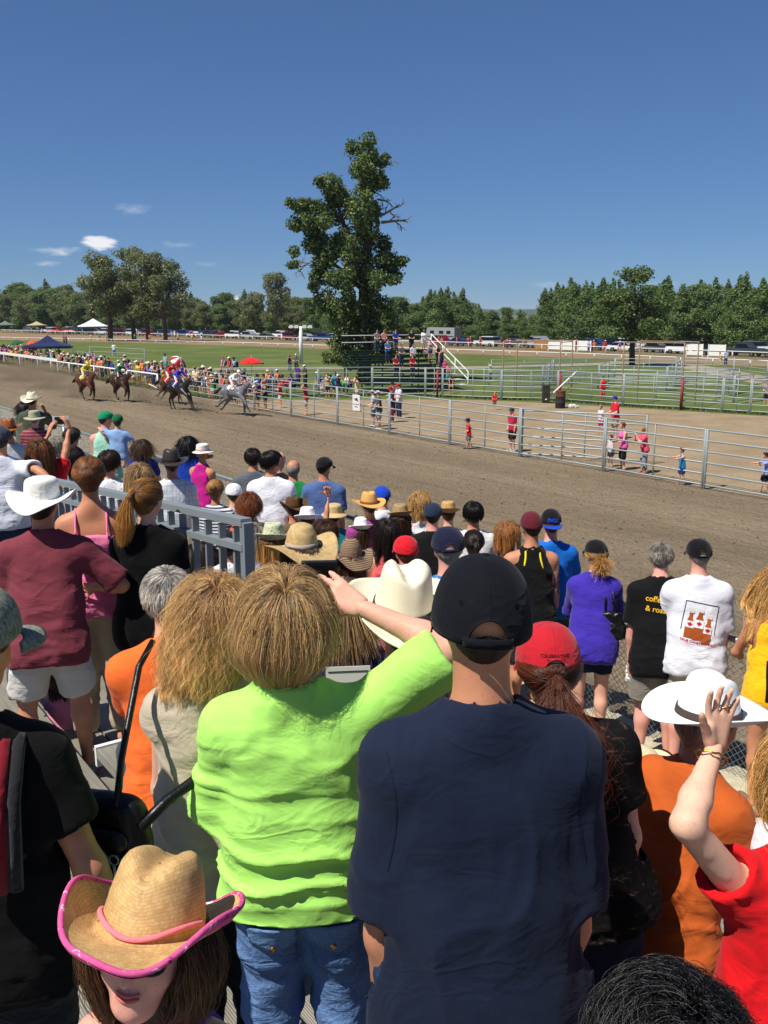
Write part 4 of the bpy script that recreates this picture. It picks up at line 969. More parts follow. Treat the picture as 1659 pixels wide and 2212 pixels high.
U = [57.6, 52.9, 48.2, 43.9, 39.2, 34.7, 30.3, 26.1, 21.9, 17.8, 13.4, 9.0]
ws = ['behind the grey horse and rider in white', 'just ahead of the grey horse', 'where two children press against the bars', 'in front of the boy in a red shirt and patterned shorts', 'carrying the white sign', 'beside the two men in caps',
      'behind the boy in red and grey shorts', 'in front of the woman in pink', 'in front of the boy in blue', 'cut by the picture edge', 'beyond the picture edge on the track side']
off = [.6, .5, .2, .1, 0, -.1, -.2, .0, .1, .1, .1, .1]
for i in range(len(U) - 1):
    a, b = tr(U[i], 24.85 + off[i] * .3), tr(U[i + 1], 24.85 + off[i + 1] * .3)
    if i == 7: continue
    panel(a, b, 'grey steel track panel ' + ws[min(i, 10) if i < 8 else i - 1])
a, b = tr(26.1, 24.85), tr(21.9, 24.88); panel(a, b, 'grey steel gate panel along the track under the man in a blue cap')
b2 = b + np.array((1.9, 1.5, 0)); panel(tr(26.1, 24.9), b2, 'grey steel gate swung open behind the track fence, taped with black stripes', h=1.85)
sw = ['farthest left, behind the seated picnic crowd', 'between the picnic chairs and the big tree', 'in front of the foot of the big tree', 'in front of the dark green bleacher', 'in front of the white bleacher steps', 'left of the rusty barrel', 'right of the rusty barrel', 'between the tall gate frame and the red post', 'right of the red post',
      'with a narrow gate towards the right edge', 'cut by the right edge of the picture', 'past the right edge']
sp = [(-10.5, 62.6), (-4.4, 63.1), (-.8, 63.9), (2.8, 63.3), (3.9, 62.4), (7.6, 60.6), (11.1, 59.7), (14.4, 56.3), (17.3, 54.3), (19.1, 52.7), (20.3, 51.7), (24.5, 48.3)]
for i in range(len(sp) - 1): panel(sp[i], sp[i + 1], 'rear arena fence panel ' + sw[i], h=1.95, grp='steel livestock panels of the rear fence')
pens = [((7, 66), (11.5, 68)), ((11.5, 68), (16, 70)), ((16, 70), (20.5, 68)), ((8, 72), (13, 74)), ((13, 74), (18, 75.5)), ((18, 75.5), (23, 74)), ((9, 79), (14.5, 80.5)), ((14.5, 80.5), (20, 81.5)), ((20, 81.5), (25, 79)), ((11.5, 68), (13, 74)),
        ((16, 70), (18, 75.5)), ((13, 74), (14.5, 80.5)), ((20.5, 68), (23, 74)), ((23, 74), (25, 79)), ((22, 62), (25, 66)), ((25, 66), (20.5, 68)), ((21.5, 57.5), (25, 61)), ((26, 84), (30.5, 82)), ((30.5, 82), (31, 76)), ((18, 62), (21.5, 57.5))]
PL = ['front row, left end', 'front row, second along', 'front row, right end', 'middle row, left end', 'middle row, second along', 'middle row, right end', 'back row, left end', 'back row, second along', 'back row, right end', 'left divider between front and middle rows', 'right divider between front and middle rows', 'divider between middle and back rows',
      'right side, front', 'right side, back', 'behind the red post, slanting', 'joining the front row at right', 'just behind the rear fence at right', 'beside the gravel path', 'beside the gravel path, turned end on', 'slanting behind the right gate frame']
for (a, b), pl in zip(pens, PL): panel(a, b, 'grey stock pen panel, ' + pl, h=1.75, grp='steel panels of the stock pens', r=.026)
def gate_frame(a, b, back, h, label):
    e = empty('gate_frame', (*a, 0), 0, label, 'gate frame', 'tall rusty gate frames'); a, b, k = np.array(a), np.array(b), np.array(back); d = b - a; q = [(0, 0), tuple(d), tuple(d + k), tuple(k)]
    for x, y in q: bar('post', (x, y, 0), (x, y, h), .042, RUST, e, 8)
    for i in range(4): bar('beam', (*q[i], h - .06 * (i % 2)), (*q[(i + 1) % 4], h - .06 * (i % 2)), .03, RUST, e)
gate_frame((7.7, 60.9), (11.2, 60.0), (1.2, 2.2), 3.75, 'tall rusty gate frame left of the barrel'); gate_frame((14.4, 56.7), (17.4, 54.7), (1.6, 2.4), 3.8, 'tall rusty gate frame beside the red post at right')
for (x, y), lb in (((11.15, 59.45), 'red painted post beside the rusty barrel'), ((17.2, 54.05), 'red painted post in the rear arena fence at right'), ((3.55, 62.3), 'red painted post by the bleacher steps')):
    mb = MB(); mb.box((0, 0, .93), (.07, .04, .93)); mb.box((0, 0, 1.87), (.08, .05, .015)); tag(mb.build('post', REDP, loc=(x, y, 0)), lb, 'post', 'red posts')
def white_rail(name, pts, h, step, label, z=0.0, flat_top=True, gauge=.05):
    e = empty(name, (*pts[0], z), 0, label, 'rail'); o = np.array(pts[0], float); k = 0
    for i in range(len(pts) - 1):
        a, b = np.array(pts[i], float) - o, np.array(pts[i + 1], float) - o; L = np.linalg.norm(b - a); m = max(int(round(L / step)), 1)
        bar('rail', (*a, h), (*b, h), gauge, WHITE, e, 8)
        for j in range(m): p = a + (b - a) * (j + .5) / m; bar('post', (*p, 0), (*p, h), gauge * .95, WHITE, e, 6)
    return e
white_rail('running_rail', RAIL_IN, .62, 4.4, 'low white rail on the inside of the far track'); white_rail('running_rail', RAIL_OUT, .95, 5.0, 'white rail in front of the parked cars on the far side')
# broad white rail on the near left of the course: board on posts, then a thinner run towards the grey horse
e = empty('running_rail', tr(92.4, 26.8), TRK_ROT, 'broad white board rail with thick posts below the navy canopy', 'rail')
mb = MB(); mb.box((22, 0, 1.08), (22, .1, .13)); mb.build('board', WHITE, e, False)
for i in range(7): mb = MB(); mb.box((i * 6.9 + .1, .0, .47), (.11, .11, .47)); mb.build('post', WHITE, e, False)
bar('brace', (-2.2, .1, .95), (0, .0, .2), .05, WHITE, e)
e = empty('running_rail', tr(66.2, 26.3), TRK_ROT, 'thin white rail behind the brown horses', 'rail')
bar('rail', (0, 0, 1.1), (25.5, .45, 1.12), .065, WHITE, e, 8)
for q in (0, 6, 13.5, 20, 25.4): bar('post', (q, q * .018, 0), (q, q * .018, 1.1), .07, WHITE, e, 8)
bar('brace', (5.9, .1, 1.0), (9.5, .15, .05), .045, WHITE, e); bar('brace', (0, 0, .06), (1.6, .05, .3), .045, WHITE, e)
panel(tr(92.0, 28.6), tr(86.4, 28.4), 'grey steel panel standing behind the end of the broad white rail'); panel(tr(91.5, 29.6), tr(82, 31.5), 'long grey steel panel slanting away beside the canopy crowd', h=2.4)
# white course sign on the arena fence
sg = empty('sign', tr(37.3, 24.72), TRK_ROT, 'white square sign with a dark horse head emblem hung on the track panel', 'sign')
mb = MB(); mb.box((0, 0, 1.28), (.31, .012, .38)); mb.build('board', WHITE, sg, False)
INKD = M('dark_ink', m_plain((42, 46, 52), .8)); mb = MB()
hx = [(-.05, .12), (.05, .26), (.13, .3), (.16, .36), (.19, .3), (.3, .22), (.42, .02), (.36, -.04), (.26, .06), (.2, .06), (.2, -.02), (.12, .1), (.02, .04)]
V = [(-x * .58 + .05, .0145, 1.34 + y * .6) for x, y in hx]; mb.add(V, [tuple(range(len(V)))])
for k in range(4): mb.add([(-x * .58, .0145, 1.34 + y * .6) for x, y in ((-.45 + k * .06, .24 - k * .05), (-.02, .22 - k * .05), (-.02, .19 - k * .05), (-.42 + k * .06, .225 - k * .05))], [(0, 1, 2, 3)])
mb.build('emblem', INKD, sg, False)
for s_, zz in (('Horse Racing', 1.18), ('Alberta', 1.06)):
    o = obj('lettering', text_mesh(s_, .095, bold=.002), INKD, sg); o.matrix_local = Matrix.Translation((0, .0155, zz)) @ Matrix.Rotation(math.pi, 4, 'Z') @ Matrix.Rotation(math.pi / 2, 4, 'X')

# ---------------------------------------------------------------- trees
def m_leaf(name, cs, trans=.35):
    m, nd, ln, b = nt(name); gi = nd.new('ShaderNodeNewGeometry')
    c = ramp(nd, ln, gi.outputs['Random Per Island'], [(i / (len(cs) - 1), lin(x)) for i, x in enumerate(cs)]); ln.new(c, b.inputs['Base Color'])
    b.inputs['Roughness'].default_value = .55; b.inputs['Specular IOR Level'].default_value = .25
    tb = nd.new('ShaderNodeBsdfTranslucent'); ln.new(c, tb.inputs['Color']); mxs = nd.new('ShaderNodeMixShader'); mxs.inputs[0].default_value = trans
    out = [x for x in nd if x.type == 'OUTPUT_MATERIAL'][0]; ln.new(b.outputs[0], mxs.inputs[1]); ln.new(tb.outputs[0], mxs.inputs[2]); ln.new(mxs.outputs[0], out.inputs['Surface']); return m
COTTON = M('cottonwood_leaf', lambda n: m_leaf(n, [(52, 72, 32), (78, 98, 46), (104, 124, 64), (154, 164, 110)]))
POPLAR = M('poplar_leaf', lambda n: m_leaf(n, [(74, 98, 48), (96, 120, 62), (114, 136, 76), (140, 156, 100)]))
PALE = M('pale_leaf', lambda n: m_leaf(n, [(80, 92, 52), (106, 116, 68), (128, 134, 86), (168, 168, 124)]))
BARK = M('bark', lambda n: m_plain((78, 68, 58), .95, var=.4, scale=5, bmp=.8)(n)); DEAD = M('dead_wood', lambda n: m_plain((138, 120, 104), .9, var=.3, scale=5)(n)); PBARK = M('pale_bark', lambda n: m_plain((150, 142, 126), .9, var=.4, scale=3)(n))
def leafmesh(name, blobs, per, size, rng, droop=.2):
    """leaf-sized faces spread through the blobs (x, y, z, rx, ry, rz), denser towards the outside"""
    Vs = []
    for (x, y, z, rx, ry, rz) in blobs:
        m = max(int(per * (rx * rz) ** .9), 12); d = rng.normal(size=(m, 3)); d /= np.linalg.norm(d, axis=1)[:, None]; r = rng.uniform(.35, 1.0, m) ** .5
        lump = 1 + .45 * vnoise(d * 2.6 + (x * 3.1, y * 2.7, z * 1.9)); p = np.array((x, y, z)) + d * (r * lump)[:, None] * np.array((rx, ry, rz))
        s = size * rng.uniform(.55, 1.35, m); n = nrm0(d * .6 + rng.normal(size=(m, 3)) * .7 + np.array((0, 0, .5))); a = np.cross(n, rng.normal(size=(m, 3))); a = nrm0(a); b = np.cross(n, a)
        q = np.stack([p + a * s[:, None], p + b * s[:, None] * .75 - n * s[:, None] * droop, p - a * s[:, None], p - b * s[:, None] * .75 - n * s[:, None] * droop], 1); Vs.append(q)
    V = np.concatenate(Vs).reshape(-1, 3); return mesh(name, V, np.arange(len(V)).reshape(-1, 4), False)
def nrm0(v): return v / (np.linalg.norm(v, axis=1)[:, None] + 1e-9)
def limbs(trunk, branches, n=8):
    mb = MB(); mb.tube(*trunk, n)
    for pts, r in branches: mb.tube(pts, r, 6)
    return mb
rng = np.random.default_rng(21)
# the tall cottonwood behind the arena
TB = np.array((-1.5, 75.6)); q = .0108; qz = .01025
B2 = [(800, 165, 80, 75), (715, 150, 45, 50), (820, 255, 110, 85), (790, 320, 95, 75), (850, 370, 95, 70), (915, 395, 70, 55), (930, 250, 50, 40), (560, 415, 85, 75), (480, 400, 40, 40), (600, 490, 100, 75), (345, 575, 85, 62), (280, 555, 45, 40), (440, 600, 105, 70), (590, 600, 115, 75), (300, 700, 55, 50), (385, 690, 80, 70), (440, 760, 75, 60),
      (700, 540, 75, 75), (440, 850, 105, 80), (560, 880, 105, 100), (500, 990, 95, 85), (460, 1080, 75, 60), (590, 1110, 100, 75), (430, 1160, 45, 45), (735, 640, 55, 100), (820, 560, 60, 110), (850, 730, 70, 95), (905, 830, 80, 75), (800, 930, 80, 75), (960, 950, 100, 62), (1065, 975, 62, 42), (970, 1050, 95, 75), (900, 1110, 80, 60), (1015, 1110, 50, 40),
      (300, 905, 50, 30), (270, 1000, 55, 28), (500, 1260, 80, 70), (680, 1210, 55, 100), (600, 1340, 105, 80), (760, 1370, 120, 100), (900, 1300, 105, 95), (955, 1420, 95, 100), (650, 1470, 100, 85), (800, 1510, 120, 95), (945, 1545, 100, 90), (620, 1590, 100, 72), (640, 1705, 115, 62), (535, 1712, 50, 28), (775, 1640, 105, 85), (900, 1680, 105, 72), (975, 1630, 65, 62), (700, 1770, 60, 30), (740, 850, 60, 90), (700, 1080, 80, 80), (840, 1180, 80, 60), (880, 600, 45, 70), (660, 790, 70, 80), (700, 960, 70, 80), (770, 740, 45, 70), (830, 1040, 60, 70), (520, 690, 70, 60), (800, 440, 70, 70)]
bl = []
for (x, y, rx, ry) in B2:
    X, Z = (x - 800) * q, (1900 - y) * qz
    for k in range(2): w_ = 1.04 if k == 0 else .72; bl.append((X + (k and rng.normal(0, .25)), rng.normal(0, .9), Z + (k and rng.normal(0, .25)), rx * q * w_, max(rx, ry) * q * 1.15 * w_, ry * q * w_))
e = empty('cottonwood_tree', (*TB, 0), 0, 'tall lone cottonwood with bare limbs on one side beside the dark bleacher', 'tree')
t = lambda x, y, d=0.0: ((x - 800) * q, d, (1900 - y) * qz)
tr_ = ([t(800, 1905), t(795, 1700), t(790, 1400), t(795, 1100), t(825, 800), t(830, 500), t(800, 300), t(810, 180)], [.62, .52, .46, .4, .32, .24, .14, .05])
brs = [([t(770, 1100), t(730, 950), t(690, 780), t(620, 660), t(500, 600), t(400, 570)], [.3, .24, .18, .13, .09, .04]), ([t(700, 820), t(600, 560), t(560, 420)], [.14, .1, .04]), ([t(790, 1200), t(650, 1050), t(520, 950), t(430, 900)], [.2, .16, .1, .05]),
       ([t(810, 1150), t(900, 1050), t(1000, 1000), t(1080, 980)], [.16, .12, .07, .03]), ([t(790, 1450), t(650, 1300), t(560, 1230)], [.15, .1, .04]), ([t(795, 1500), t(900, 1380), t(950, 1300)], [.14, .1, .04]), ([t(795, 1650), t(700, 1560), t(600, 1500)], [.12, .08, .03])]
limbs(tr_, brs).build('trunk', BARK, e)
def twigs(mb, p, d, L, r, depth, rg):
    pts = [np.array(p)]
    for _ in range(4): d = nrm(d + rg.normal(size=3) * .28); pts.append(pts[-1] + d * L / 4)
    mb.tube([tuple(x) for x in pts], [r, r * .85, r * .7, r * .55, r * .35], 5, False)
    if depth:
        for k in range(3): twigs(mb, pts[1 + k], nrm(d + rg.normal(size=3) * .7 + np.array((0, 0, -.25))), L * .55, r * .5, depth - 1, rg)
for (x, y, dx, dz, L, r) in [(900, 640, 1, .12, 1.9, .12), (920, 690, 1, -.08, 2.1, .13), (890, 520, 1, -.1, 1.3, .09), (880, 470, 1, -.1, 1.0, .05), (430, 960, -.75, -.55, 2.2, .07), (380, 990, -1, -.1, 1.7, .05), (900, 300, .8, .5, 1.6, .06), (720, 200, -1, .1, 1.0, .04), (820, 350, .8, -.3, 1.3, .05)]:
    mb = MB(); twigs(mb, t(x, y, rng.normal(0, .3)), nrm((dx, rng.normal(0, .2), dz)), L, r, 2, np.random.default_rng(int(x + y))); mb.build('bare_limb', DEAD, e)
obj('crown', leafmesh('crown', bl, 820, .105, rng), COTTON, e)
# other trees: a few forms, each standing tree its own copy
def tree_form(kind, rng):
    bl = []; H = 10.0
    if kind == 'poplar':
        for k in range(17): z = 1.2 + 8.4 * k / 16; w = (2.0 * (1 - (k / 16) ** 2.0) + .42) * rng.uniform(.75, 1.2); a = rng.uniform(0, 6.28); bl.append((math.cos(a) * w * .45, math.sin(a) * w * .45, z, w * .8, w * .8, .95))
        tr_ = ([(0, 0, 0), (.05, 0, 4), (0, 0, 9.3)], [.2, .14, .03]); br = []
    elif kind == 'spruce':
        for k in range(20): z = 1.3 + 8.6 * k / 19; w = 2.0 * (1 - (k / 19)) + .25; bl.append((rng.normal(0, .1), rng.normal(0, .1), z, w, w, .42))
        tr_ = ([(0, 0, 0), (0, 0, 9.6)], [.18, .03]); br = []
    elif kind == 'broad':
        for k in range(30):
            a = rng.uniform(0, 6.28); z = rng.uniform(3.0, 9.2); w = 2.9 * math.sin(math.pi * min((z - 1.6) / 8.6, 1)) ** .6 * rng.uniform(.3, 1); bl.append((math.cos(a) * w, math.sin(a) * w, z, rng.uniform(.7, 1.25), rng.uniform(.7, 1.2), rng.uniform(.55, .95)))
        br = []; tr_ = ([(0, 0, 0), (.1, .05, 2.6), (.2, 0, 5), (.1, 0, 8.4)], [.3, .24, .17, .04])
        for k in range(6): a = k * 1.05; br.append(([(.1, 0, 2.2 + k * .5), (math.cos(a) * .9, math.sin(a) * .9, 3.9 + k * .55), (math.cos(a) * 1.9, math.sin(a) * 1.9, 5.2 + k * .5)], [.13, .09, .03]))
    else:  # bushy
        for k in range(24):
            a = rng.uniform(0, 6.28); z = rng.uniform(1.0, 9.0); w = 2.4 * (1 - abs(z - 4.4) / 6.2) * rng.uniform(.3, 1); bl.append((math.cos(a) * w, math.sin(a) * w, z, rng.uniform(.8, 1.3), rng.uniform(.8, 1.3), rng.uniform(.7, 1.1)))
        tr_ = ([(0, 0, 0), (0, 0, 8)], [.24, .04]); br = []
    return limbs(tr_, br, 6).mesh('trunk'), leafmesh('crown', bl, 480, .125 if kind != 'broad' else .115, rng)
FORMS = {k: [tree_form(k, np.random.default_rng(40 + i * 7 + len(k))) for i in range(n)] for k, n in (('poplar', 4), ('spruce', 2), ('broad', 3), ('bushy', 3))}
TN = dict(poplar='poplar_tree', spruce='spruce_tree', broad='broadleaf_tree', bushy='bushy_tree')
def tree(kind, x, y, H, label, group=None, wide=1.0, i=None, mat=None, z=0.0, bark=None):
    tm, cm_ = FORMS[kind][(random.randrange(len(FORMS[kind])) if i is None else i) % len(FORMS[kind])]
    e = empty(TN[kind], (x, y, z), random.uniform(0, 6.28), label, 'tree', group); e.scale = (H / 10 * wide, H / 10 * wide, H / 10)
    obj('trunk', tm, bark or (PBARK if kind == 'poplar' else BARK), e); obj('crown', cm_, mat or (PALE if kind in ('broad',) else POPLAR), e); return e
g_ = 'trees of the shady clump on the infield'
for i, (x, y, H, w, lb) in enumerate([(-57.5, 199, 18.8, 1.0, 'leftmost tall tree of the shady infield clump'), (-53, 201, 19.6, .95, 'second tall tree of the shady infield clump'), (-49, 197, 18.2, .95, 'third tall tree of the shady infield clump'), (-45, 195, 17.4, 1.0, 'rightmost tall tree of the shady infield clump')]): tree('broad', x, y, H, lb, g_, w, i)
tree('broad', 26.6, 101, 10.6, 'leafy tree standing alone in front of the white boards at right', None, 1.12, 1, COTTON)
tree('broad', -26, 226, 15.4, 'round headed tree between the infield clump and the tall cottonwood', None, .9, 2); tree('bushy', -33, 240, 12.5, 'pale bushy tree left of the round headed tree', None, 1, 0, PALE)
def along(poly, s):
    P = [np.array(p, float) for p in poly]
    for a, b in zip(P[:-1], P[1:]):
        L = np.linalg.norm(b - a)
        if s <= L: return a + (b - a) * s / L
        s -= L
    return P[-1]
WL = [(-175, 380), (-120, 335), (-82, 300), (-40, 262), (-5, 226), (22, 196), (46, 168), (62, 146), (82, 120)]
s = 0
while s < 410:
    p = along(WL, s)
    for row in range(3):
        o = np.array((.68, .73)) * (row * 7 + random.uniform(-2, 2)); x, y = p + o + np.random.default_rng(int(s * 10) + row).normal(0, 1.6, 2)
        az = math.degrees(math.atan2(x, y)); right = x > 8
        if abs(az) > 25: continue
        kd = random.choice(['poplar', 'poplar', 'bushy', 'poplar', 'spruce'] if right else ['bushy', 'bushy', 'poplar', 'broad']); dd = math.hypot(x, y)
        top = 622 if right and x > 34 else (640 if right else (632 if x < -70 else 650)); 
        if 5.5 < az < 9.5: top = 672
        H = (680 - top + random.uniform(-14, 12) + row * 3) / FPX * dd + CAMZ
        tree(kd, x, y, max(H, 5), {'poplar': 'slim poplar', 'spruce': 'dark pointed conifer', 'bushy': 'bushy green tree', 'broad': 'rounded leafy tree'}[kd] + [' at the front', ' in the middle', ' at the back'][row] + ' of the wood ' + ('at the far left' if az < -17 else 'left of the infield clump' if az < -14 else 'behind the infield clump' if az < -10 else 'left of the cottonwood' if az < -3 else 'behind the bleacher' if az < 5 else 'beyond the pens' if az < 10 else 'behind the white boards' if az < 15 else 'behind the lone leafy tree' if az < 18 else 'at the right edge'),
             'trees of the wood behind the far rail', 1.35 if kd == 'bushy' else 1.12)
    s += random.uniform(2.3, 3.6) * (1.0 if p[0] > 0 else 1.6)

USED = {}
def uniq(lb, tail):
    k = 0; base = lb
    while lb in USED and k < 15: k += 1; lb = base + ', ' + [tail, 'third along', 'fourth along', 'fifth along', 'sixth along', 'seventh along', 'eighth along', 'ninth along', 'tenth along', 'eleventh along', 'twelfth along', 'thirteenth along', 'fourteenth along', 'fifteenth along', 'last along'][min(k - 1, 14)]
    USED[lb] = 1; return lb
# ---------------------------------------------------------------- parked vehicles
def car_form(kind):
    prof = {'sedan': ([(-2.2, .35), (-2.25, .75), (-2.1, .92), (2.05, .85), (2.25, .65), (2.2, .32)], [(-1.75, .9), (-1.1, 1.42), (.35, 1.45), (1.15, .9)]), 'suv': ([(-2.2, .4), (-2.3, .9), (-2.25, 1.05), (2.1, 1.0), (2.3, .8), (2.25, .38)], [(-2.2, 1.03), (-1.95, 1.75), (.6, 1.76), (1.3, 1.02)]),
            'pickup': ([(-2.7, .5), (-2.75, 1.05), (2.5, 1.08), (2.7, .9), (2.65, .45)], [(-.9, 1.07), (-.7, 1.78), (.7, 1.8), (1.35, 1.08)]), 'rv': ([(-3.6, .5), (-3.6, 2.9), (3.2, 2.95), (3.6, 2.4), (3.6, .5)], None)}[kind]
    w = .9 if kind != 'rv' else 1.2
    def ext(pts, w0, w1):
        n = len(pts); zs = [p[1] for p in pts]; z0, z1 = min(zs), max(zs); V = []
        for sg in (-1, 1):
            for x, z in pts: V.append((x, sg * (w0 + (w1 - w0) * (z - z0) / (z1 - z0)), z))
        return V, [tuple(range(n)), tuple(range(2 * n - 1, n - 1, -1))] + [(i, n + i, n + (i + 1) % n, (i + 1) % n) for i in range(n)]
    b = MB(); b.add(*ext(prof[0], w, w * .97)); wn_ = MB()
    if prof[1]:
        c = prof[1]; b.add(*ext([(x * .98, z) for x, z in c], w * .9, w * .74)); V, F = ext(c, w * .92, w * .75); wn_.add([(x, y * 1.01, .9 + (z - .9) * .9) for x, y, z in V], F[:2] + [F[2 + 0], F[2 + 2]])
    else:
        for x0, x1, z0, z1 in ((-2.6, -1.6, 1.7, 2.3), (-.8, .3, 1.7, 2.3), (1.6, 2.6, 1.7, 2.3)):
            for sg in (-1, 1): wn_.box(((x0 + x1) / 2, sg * 1.2, (z0 + z1) / 2), ((x1 - x0) / 2, .012, (z1 - z0) / 2))
        for sg in (-1, 1): wn_.box((0, sg * 1.2, 1.2), (3.4, .01, .08))
    wh = MB(); wh.tube([(0, -.11, 0), (0, .11, 0)], .33, 12); hb = MB(); hb.tube([(0, -.115, 0), (0, .115, 0)], .19, 10); lt = MB(); lt.box((0, 0, 0), (.03, .16, .08))
    return b.mesh('body', False), wn_.mesh('window', False), wh.mesh('wheel', False), hb.mesh('hub', False), lt.mesh('light', False), {'sedan': 1.35, 'suv': 1.4, 'pickup': 1.7, 'rv': 1.9}[kind], w, {'sedan': 2.24, 'suv': 2.28, 'pickup': 2.7, 'rv': 3.6}[kind]
CF = {k: car_form(k) for k in ('sedan', 'suv', 'pickup', 'rv')}; TYRE = M('tyre', m_plain((24, 24, 25), .9)); HUB = M('hub_metal', m_plain((150, 150, 152), .35, .8)); LAMP = M('lamp_lens', m_plain((210, 205, 200), .2))
def car(kind, x, y, rz, col, label):
    bd, wi, wh, hb, lt, ax, w, fr = CF[kind]; e = empty('parked_' + {'sedan': 'car', 'suv': 'car', 'pickup': 'pickup_truck', 'rv': 'camper'}[kind], (x, y, 0), rz, label, {'rv': 'camper', 'pickup': 'truck'}.get(kind, 'car'), 'vehicles parked along the far rail')
    obj('body', bd, GLOSS, e, color=col); obj('window', wi, GLASS, e)
    for sx in (-1, 1):
        for sy in (-1, 1): o = obj('wheel', wh, TYRE, e, (sx * ax, sy * w * .93, .33)); obj('hub', hb, HUB, o); obj('light', lt, LAMP, e, (sx * fr, sy * w * .7, .72))
CC = [((225, 226, 228), 'white'), ((60, 64, 70), 'dark grey'), ((150, 154, 158), 'silver'), ((24, 26, 30), 'black'), ((120, 28, 32), 'dark red'), ((40, 62, 110), 'blue'), ((205, 206, 205), 'off-white'), ((90, 94, 98), 'grey'), ((200, 150, 40), 'yellow')]
random.seed(3); s = 14; k = 0; prevs = None; used = set()
while s < 300:
    a, b = along(RAIL_OUT, s), along(RAIL_OUT, s + 1); d = nrm(b - a); nv = np.array((-d[1], d[0])); nv = nv if nv @ np.array((1, 1)) > 0 else -nv; rz = math.atan2(d[1], d[0])
    for row in range(2):
        off = 9 + row * 8 + random.uniform(-.8, .8); p = a + nv * off; az = math.degrees(math.atan2(p[0], p[1]))
        if abs(az) > 23.5 or random.random() < .2: continue
        kd = random.choice(['sedan', 'suv', 'suv', 'pickup', 'sedan']); col, cn = random.choice(CC[:8])
        where = 'far left' if az < -14 else ('behind the shady clump' if az < -9 else ('left of the tall cottonwood' if az < -1 else ('behind the bleacher steps' if az < 6 else ('behind the white boards' if az < 16 else 'near the right edge'))))
        lb = f"{cn} {dict(sedan='car', suv='wagon', pickup='pickup truck')[kd]} parked in the {'front' if row == 0 else 'second'} row {where}"
        car(kd, p[0], p[1], rz + random.choice((0, 0, math.pi, .5)), col, uniq(lb, 'next one along'))
    s += random.uniform(4.6, 6.2)
for (x, y, rz, lb) in [(12, 190, 2.4, 'long pale camper parked behind the bleacher steps'), (68, 132, 2.2, 'tall white camper among the trunks at right')]: car('rv', x, y, rz, (150, 153, 154), lb)
# white boards and timber hurdles along the far rail
for i, (px, lb, cl) in enumerate([(1168, 'tan timber hurdle on the far rail', (170, 124, 74)), (1198, 'first white board panel on the far rail', (232, 232, 228)), (1228, 'second white board panel on the far rail', (232, 232, 228)), (1262, 'third white board panel beside the pickup', (232, 232, 228)), (1500, 'white board panel behind the gate frame', (232, 232, 228)), (1548, 'white board panel right of the gate frame', (232, 232, 228))]):
    p = gnd(px, 752 + (px - 1150) * .042 + 4); p = p * (1.0); e = empty('board_panel', (p[0], p[1], 0), 2.44, lb, 'board', 'boards along the far rail'); 
    mb = MB(); mb.box((0, 0, 1.25), (1.15, .04, .4)); mb.build('board', PAINT, e, False, color=cl); mb = MB(); mb.box((0, 0, .5), (1.15, .04, .26)); mb.build('board', PAINT, e, False, color=cl)
    for sx in (-1, 1): mb = MB(); mb.box((sx * 1.1, .09, .85), (.05, .05, .85)); mb.build('post', PAINT, e, False, color=cl)

# ---------------------------------------------------------------- shade tents, parasols, lamp post, barrel
def canopy(x, y, rz, w, h, peak, col, label):
    e = empty('shade_tent', (x, y, 0), rz, label, 'tent'); V = [(-w, -w, h), (w, -w, h), (w, w, h), (-w, w, h), (0, 0, peak)] ; V += [(v[0], v[1], v[2] - .25) for v in V[:4]]
    G = MB(); n = 8
    for a, b in ((0, 1), (1, 2), (2, 3), (3, 0)):
        A, B, C = [np.array(V[i]) for i in (a, b, 4)]; rows = []
        for i in range(n + 1): t_ = i / n; L, Rr = A + (C - A) * t_, B + (C - B) * t_; sag = -.22 * math.sin(math.pi * t_); rows.append([tuple(L + (Rr - L) * j / n + np.array((0, 0, sag))) for j in range(n + 1)])
        G.add([p for r_ in rows for p in r_], [(i * (n + 1) + j, i * (n + 1) + j + 1, (i + 1) * (n + 1) + j + 1, (i + 1) * (n + 1) + j) for i in range(n) for j in range(n)]); G.add([V[a], V[b], V[b + 5 if b else 5], V[a + 5]], [(0, 3, 2, 1)])
    solid(G.build('canopy', CLOTH, e, color=col), .02)
    for i in range(4): bar('leg', (V[i][0], V[i][1], 0), V[i][:3], .025, STEEL, e)
canopy(*tr(109, 30.6)[:2], .3, 2.6, 2.0, 3.15, (26, 38, 78), 'navy blue pop-up canopy over the far left crowd'); canopy(-82, 268, .4, 4.0, 2.3, 4.4, (226, 228, 226), 'white marquee tent in front of the shady clump')
canopy(-118, 296, .2, 2.6, 2.4, 3.6, (104, 120, 104), 'grey green canopy at the far left among the cars'); canopy(-106, 290, .5, 2.6, 2.4, 3.5, (190, 170, 130), 'tan canopy at the far left among the cars')
def parasol(x, y, z, r, cols, label, tilt=(0, 0), pole=2.1):
    e = empty('parasol', (x, y, z), 0, label, 'parasol'); e.rotation_euler = (R(tilt[0]), R(tilt[1]), 0); bar('pole', (0, 0, -pole), (0, 0, .42), .018, STEEL, e)
    for k in range(8):
        V = []; n = 5
        for i in range(n + 1):
            for j in range(4): a = (k + j / 3) * math.pi / 4; q_ = i / n; V.append((r * q_ * math.cos(a), r * q_ * math.sin(a), .42 * (1 - q_ ** 1.7) - .03 * q_ * math.sin(math.pi * j / 3) * 1.3))
        o = solid(obj('panel', mesh('panel', V, np.array([(i * 4 + j, (i + 1) * 4 + j, (i + 1) * 4 + j + 1, i * 4 + j + 1) for i in range(n) for j in range(3)])), CLOTH, e, color=cols[k % len(cols)]), .008)
    mb = MB(); mb.tube([(0, 0, .4), (0, 0, .55)], [.03, .01], 8); mb.build('finial', WHITE, e); return e
p = at(543, 785, 66); parasol(p[0], p[1], p[2], .92, [(214, 36, 34)], 'red parasol above the picnic crowd behind the rider in white')
